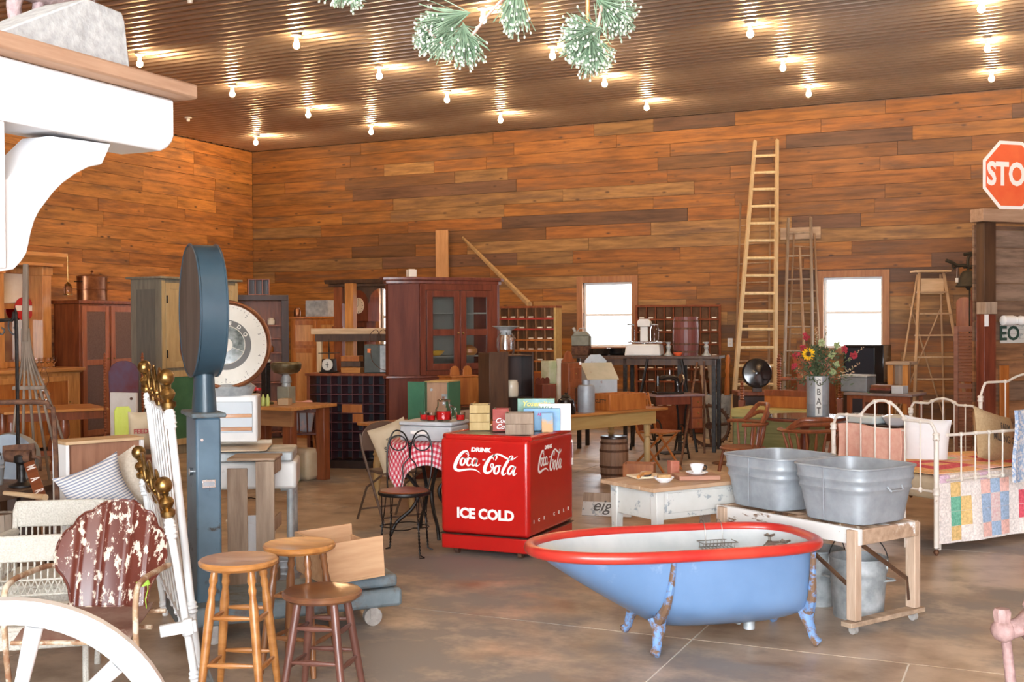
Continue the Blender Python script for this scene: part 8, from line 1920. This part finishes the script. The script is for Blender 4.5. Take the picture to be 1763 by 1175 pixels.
# low dark cart-bench with tools
fr = FR(-60, 112, 6.75, 7.7); h = .62; W_ = fr.w
t = thing('tool_bench', 'low dark timber bench loaded with farm tools at the left edge', 'bench', fr.a, fr.rz)
for k in range(3): mb = MB(); mb.b(0, W_, .17*k, .17*k+.165, h-.04, h); mb.build('plank', m_darkbr, t, bev=.004)
for x in (.05, W_-.12):
    for y in (.03, .42): mb = MB(); mb.b(x, x+.07, y, y+.06, 0, h-.041); mb.build('leg', m_darkbr, t)
TMb = Matrix.Translation(fr.a) @ Matrix.Rotation(fr.rz, 4, 'Z')
def onb(px, y=.2, z=0):
    v = ray(px, 850); inv = TMb.inverted(); e = inv @ EYE; dv_ = inv.to_3x3() @ v; k = (y-e.y)/dv_.y; return TMb @ V(((e+dv_*k).x, y, h+.001+z))
q = onb(-14, .36); bucket('galvanised_pail', 'small galvanised pail with paper tag on the tool bench at the left edge', tuple(q), .085, .19, m_galv, k=.8)
q = onb(38, .12); t = thing('iron_vise', 'dark greasy iron grinder clamped on the tool bench', 'grinder', q, .4)
mb = MB(); mb.lathe([(.08, 0), (.08, .012), (.03, .03), (.022, .06), (.025, .14), (.05, .16), (.055, .20), (.03, .22)], 16); mb.build('stand', m_black, t); mb = MB(); mb.tube([(-.10, 0, .20), (.07, 0, .19)], [.04, .05], 12); mb.tube(smoothpath([(.07, 0, .19), (.12, .0, .18), (.12, .0, .10)], 4), .01, 6); mb.tube([(-.12, 0, .215), (.09, 0, .235)], [.05, .045], 4, False, .3); mb.build('head', m_rust, t)
a_, b_ = A(52, 803, 7.3), A(76, 872, 6.85); mid_ = (a_+b_)/2
t = thing('lettered_board', 'brown board with white letters leaning down over the tool bench', 'sign', mid_)
dv_ = (b_-a_); L_ = dv_.length; xax = dv_.normalized(); n0 = (EYE-mid_).normalized(); yax = -(n0-xax*n0.dot(xax)).normalized(); zax = xax.cross(yax); t.rotation_euler = Matrix((xax, yax, zax)).transposed().to_euler()
mb = MB(); mb.b(-L_*.62, L_*.62, 0, .012, -.033, .033); mb.build('board', m_redw, t, bev=.002)
for i, ch in enumerate('MAR'): lettering(ch, m_lw, t, (-L_*.46+i*L_*.30, -.0015, 0), (pi/2, 0, 0), .072, .001)
a_, b_ = onb(8, -.06, .022), A(78, 857, 6.7); b_.z = max(b_.z, h+.03); mb = MB(); mb.tube([a_, a_.lerp(b_, .7), b_], [.013, .016, .02], 10); o = mb.build('axe_haft', m_light); tag(o, 'smooth pale wooden tool handle lying across the front of the tool bench', 'handle')
p = G(14, 8.35); zc = hz(p, 792); t = thing('blue_grey_wash_lid', 'round blue-grey enamelled tub standing on edge behind the tool bench', 'tub', (p.x, p.y, 0), .6); mb = MB(); mb.tube([(0, -.05, zc), (0, .05, zc), (0, .25, zc)], [.19, .195, .16], 36); mb.build('tub', M('blue_grey_enamel', (.22, .27, .33), (.28, .33, .38), 6, rough=.5), t); mb = MB(); mb.b(-.15, .15, 0, .2, 0, zc-.19); mb.build('block', m_darkbr, t)
p = G(2, 6.75); t = thing('weathered_keg', 'weathered dark wooden keg on the floor under the tool bench', 'keg', (p.x-.03, p.y, 0)); hk = hz(p, 885)
for k in range(14):
    a0, a1 = 2*pi*k/14+.01, 2*pi*(k+1)/14-.01; mb = MB(); mb.add([(r_*cos(a), r_*sin(a), z) for z, rr in ((0, .09), (hk*.5, .105), (hk, .09)) for a, r_ in ((a0, rr), (a1, rr), (a1, rr-.012), (a0, rr-.012))], [(i*4+j, i*4+(j+1) % 4, i*4+4+(j+1) % 4, i*4+4+j) for i in range(2) for j in range(4)]+[(0, 1, 2, 3), (11, 10, 9, 8)]); mb.build('stave', m_grey, t)
mb = MB(); mb.lathe([(.077, hk-.02), (.077, hk-.01), (0, hk-.008)], 20); mb.build('head', m_darkbr, t)
# pale-topped open chest with cushions before it
fr = FR(111, 246, 7.15, 7.5); h = fr.h(762); W_ = fr.w
t = thing('tipped_drawer', 'big pale-edged wooden drawer standing on end behind the striped cushion', 'drawer', fr.a, fr.rz)
mb = MB(); mb.b(0, W_, 0, .22, h-.02, h); mb.build('top_board', m_light, t, bev=.002); mb = MB(); mb.b(0, .022, 0, .22, 0, h-.021); mb.build('side_board', m_white, t, bev=.002); mb = MB(); mb.b(W_-.02, W_, 0, .22, 0, h-.021); mb.build('side_board', m_white, t, bev=.002)
mb = MB(); mb.b(.023, W_-.021, .03, .045, .03, h-.021); mb.build('bottom_board', wood('drawer_bottom', (.26, .12, .07), (.36, .18, .11), 'z', rough=.6, chip=((.7, .65, .6), .27, 12, .02)), t); mb = MB(); mb.b(.023, W_-.021, 0, .22, 0, .02); mb.build('side_board', m_light, t)
m_tick = bpy.data.materials.new('blue_ticking'); m_tick.use_nodes = True; nt = m_tick.node_tree; N = nt.nodes; L = nt.links
tc = N.new('ShaderNodeTexCoord'); sp_ = N.new('ShaderNodeSeparateXYZ'); L.new(tc.outputs['Object'], sp_.inputs[0]); mm = N.new('ShaderNodeMath'); mm.operation = 'MULTIPLY'; mm.inputs[1].default_value = 62; L.new(sp_.outputs[0], mm.inputs[0]); fc = N.new('ShaderNodeMath'); fc.operation = 'FRACT'; L.new(mm.outputs[0], fc.inputs[0])
cr = N.new('ShaderNodeValToRGB'); cr.color_ramp.elements[0].color = (.22, .25, .33, 1); cr.color_ramp.elements[0].position = .42; cr.color_ramp.elements[1].color = (.66, .62, .58, 1); cr.color_ramp.elements[1].position = .55; L.new(fc.outputs[0], cr.inputs[0]); L.new(cr.outputs[0], N['Principled BSDF'].inputs['Base Color']); N['Principled BSDF'].inputs['Roughness'].default_value = .9
pillow('ticking_pillow', 'blue and white striped ticking pillow behind the maroon chair', tuple(A(166, 846, 6.60)), (R(-15), R(68), .65), .33, .38, .17, m_tick, pinch=.3)
pillow('canvas_pillow', 'pale round woven pillow right of the striped one', tuple(A(216, 836, 6.84)), (R(-5), R(-30), .75), .33, .36, .15, M('oatmeal_weave', (.50, .43, .34), (.60, .53, .44), 70, rough=.95, bump=.4))
if 0: pillow('pink_cushion', 'faded pink cushion on the wicker chair at the left edge', tuple(A(-12, 990, 5.5)), (R(-10), R(20), .7), .20, .30, .12, M('faded_pink_cloth', (.58, .44, .38), (.66, .52, .46), 20, rough=.9))
# ---------- rough workbench by the round dial
fr = FR(372, 500, 12.2, 11.7); h = fr.h(702, .9); W_ = fr.w
t = thing('rough_workbench', 'rough thick wooden workbench with small wares right of the round dial scale', 'bench', fr.a, fr.rz)
mb = MB(); mb.b(0, W_, 0, .75, h-.035, h); mb.build('top_board', m_pine['x'], t, bev=.004); mb = MB(); mb.b(.01, W_-.01, .02, .06, h-.20, h-.036); mb.build('apron', wood('stained_apron', (.16, .07, .03), (.34, .17, .07), 'x', sc=4, rough=.6), t, bev=.004)
for x in (.03, W_-.17):
    for y in (.061, .6): mb = MB(); mb.b(x, x+.11, y, y+.10, 0, h-.036); mb.build('leg', m_redw, t, bev=.004)
TMv = Matrix.Translation(fr.a) @ Matrix.Rotation(fr.rz, 4, 'Z'); HV = h; VR = fr.rz
def onv(px, y=.2, z=0):
    v = ray(px, 690); inv = TMv.inverted(); e = inv @ EYE; dv_ = inv.to_3x3() @ v; k = (y-e.y)/dv_.y; return TMv @ V(((e+dv_*k).x, y, HV+.001+z))
q = onv(458, .3); t = thing('iron_column', 'black iron drill-press column with pale top on the workbench', 'tool', q, VR); hh_ = hz(q, 618)-HV
mb = MB(); mb.b(-.035, .035, -.035, .035, .03, hh_-.04); mb.b(-.14, .05, -.02, .02, hh_-.11, hh_-.07); mb.build('column', m_black, t, bev=.005); mb = MB(); mb.lathe([(.08, 0), (.08, .02), (.05, .03)], 20); mb.build('foot', M('olive_iron', (.10, .10, .05), rough=.6), t); mb = MB(); mb.lathe([(.05, hh_-.039), (.06, hh_-.02), (.035, hh_)], 14); mb.build('cap', m_crock, t)
q = onv(493, .50); hh_ = hz(q, 645)-HV; t = thing('pan_scale', 'wide tarnished metal pan on a grey tin stand at the right of the workbench', 'scale', q, VR)
mb = MB(); mb.b(-.08, .08, -.06, .06, 0, hh_*.58); mb.build('tin_body', m_rawx, t, bev=.006); t.children[0].data.materials[0] = M('olive_grey_tin', (.20, .19, .14), (.28, .27, .20), 6, rough=.6); mb = MB(); mb.lathe([(.05, hh_*.581), (.045, hh_*.7), (.06, hh_*.72), (.05, hh_*.9), (.03, hh_)], 16); mb.build('stem', m_galvd, t)
mb = MB(); mb.lathe([(.06, hh_+.001), (.13, hh_+.02), (.16, hh_+.06), (.165, hh_+.11), (.15, hh_+.13), (.14, hh_+.12), (.1, hh_+.04), (0, hh_+.03)], 30); mb.build('pan', M('tarnished_pan', (.12, .10, .05), (.30, .27, .18), 7, rough=.35, metal=.8), t)
for i, px in enumerate((433, 444)):
    q = onv(px, .35 if i else .5); t = thing('screw_jar', ('glass jar with wire basket on top at the back of the workbench', 'glass jar with red lid standing on the workbench')[i], 'jar', q); mb = MB(); mb.lathe([(.045, 0), (.05, .01), (.05, .12), (.035, .14), (.032, .14), (.045, .12), (.045, .01), (0, .006)], 16); mb.build('glass', m_glass, t)
    mb = MB(); mb.lathe([(.055, .141), (.055, .165), (0, .17)], 16); mb.build('lid', m_red2, t)
for i, px in enumerate((453, 461)):
    q = onv(px, .08+.02*i); t = thing('green_bottle', ('left lime-green bottle at the front of the workbench', 'right lime-green bottle at the front of the workbench')[i], 'bottle', q); mb = MB(); mb.lathe([(.02, 0), (.022, .005), (.022, .08), (.01, .105), (.010, .12), (0, .122)], 14); mb.build('body', M('lime_plastic', (.48, .58, .16), rough=.4), t)
q = onv(478, .2); flatbox('cardboard_box', 'small open cardboard box at the middle of the workbench', 'box', q, VR+.3, .12, .10, .07, M('cardboard', (.45, .32, .19), rough=.9))
for i, (px, w_, h_, mm_, lb) in enumerate(((478, .22, .15, m_limew, 'green crate on the floor under the workbench'), (460, .30, .24, m_sack, 'cream sack bundle resting behind the green crate under the workbench'))):
    q = TMv @ V((W_*.45+.0*i, .22+.24*i, 0)); flatbox(('green_crate', 'cream_bundle')[i], lb, ('crate', 'bundle')[i], q, VR, w_+.1, .2, h_+.1*i, mm_ if i else M('green_crate_paint', (.18, .34, .10), (.24, .42, .16), 5, rough=.6), bev=.01 if i == 0 else .05)
p = G(517, 13.0); t = thing('spindle_chair', 'dark red spindle-back chair beside the pigeonhole cabinet with pink cloth over its back', 'chair', (p.x, p.y, 0), pi+.5)
hs = hz(p, 743); ht = hz(p, 692)
mb = MB(); mb.b(-.20, .20, -.2, .2, hs-.03, hs); mb.build('seat', m_mahog, t, bev=.01)
for sx in (-1, 1):
    for sy in (-1, 1): mb = MB(); mb.tube([(sx*.15, sy*.15, hs-.03), (sx*.20, sy*.2, 0)], [.014, .018], 8); mb.build('leg', m_orange, t)
    mb = MB(); mb.tube([(sx*.18, .17, hs), (sx*.19, .23, ht)], .014, 7); mb.build('back_post', m_mahog, t)
    mb = MB(); mb.tube([(sx*.18, -.18, .2), (sx*.18, .18, .2)], .009, 6); mb.build('stretcher', m_mahog, t)
mb = MB(); mb.b(-.20, .20, .215, .24, ht-.11, ht); mb.build('crest_rail', m_mahog, t, bev=.006)
for x in (-.09, 0, .09): mb = MB(); mb.tube([(x, .175, hs), (x, .225, ht-.11)], .008, 6); mb.build('spindle', m_mahog, t)
TMh = Matrix.Translation((p.x, p.y, 0)) @ Matrix.Rotation(pi+.5, 4, 'Z')
q = TMh @ V((0, .228, ht+.004)); mb = MB(); mb.grid(lambda u, v: (.30*(u-.5), .05*sin((v-.5)*pi), .02-.12*abs(v-.5)**1.3*2+.008*sin(u*11)), 12, 12, .006); o = mb.build('pink_cloth', M('pink_towel', (.70, .34, .28), (.76, .42, .36), 20, rough=.9), loc=q, rz=pi+.5); tag(o, 'pink cloth draped over the top of the dark red spindle chair', 'cloth')
q = TMh @ V((0, .05, hs+.14)); pillow('striped_pillow', 'grey and pink patterned pillow on the seat of the dark red spindle chair', tuple(q), (0, R(10), .5), .30, .28, .12, M('mixed_stripe_cloth', (.40, .42, .46), (.60, .45, .42), 9, rough=.9, ramp=(.45, .55)))
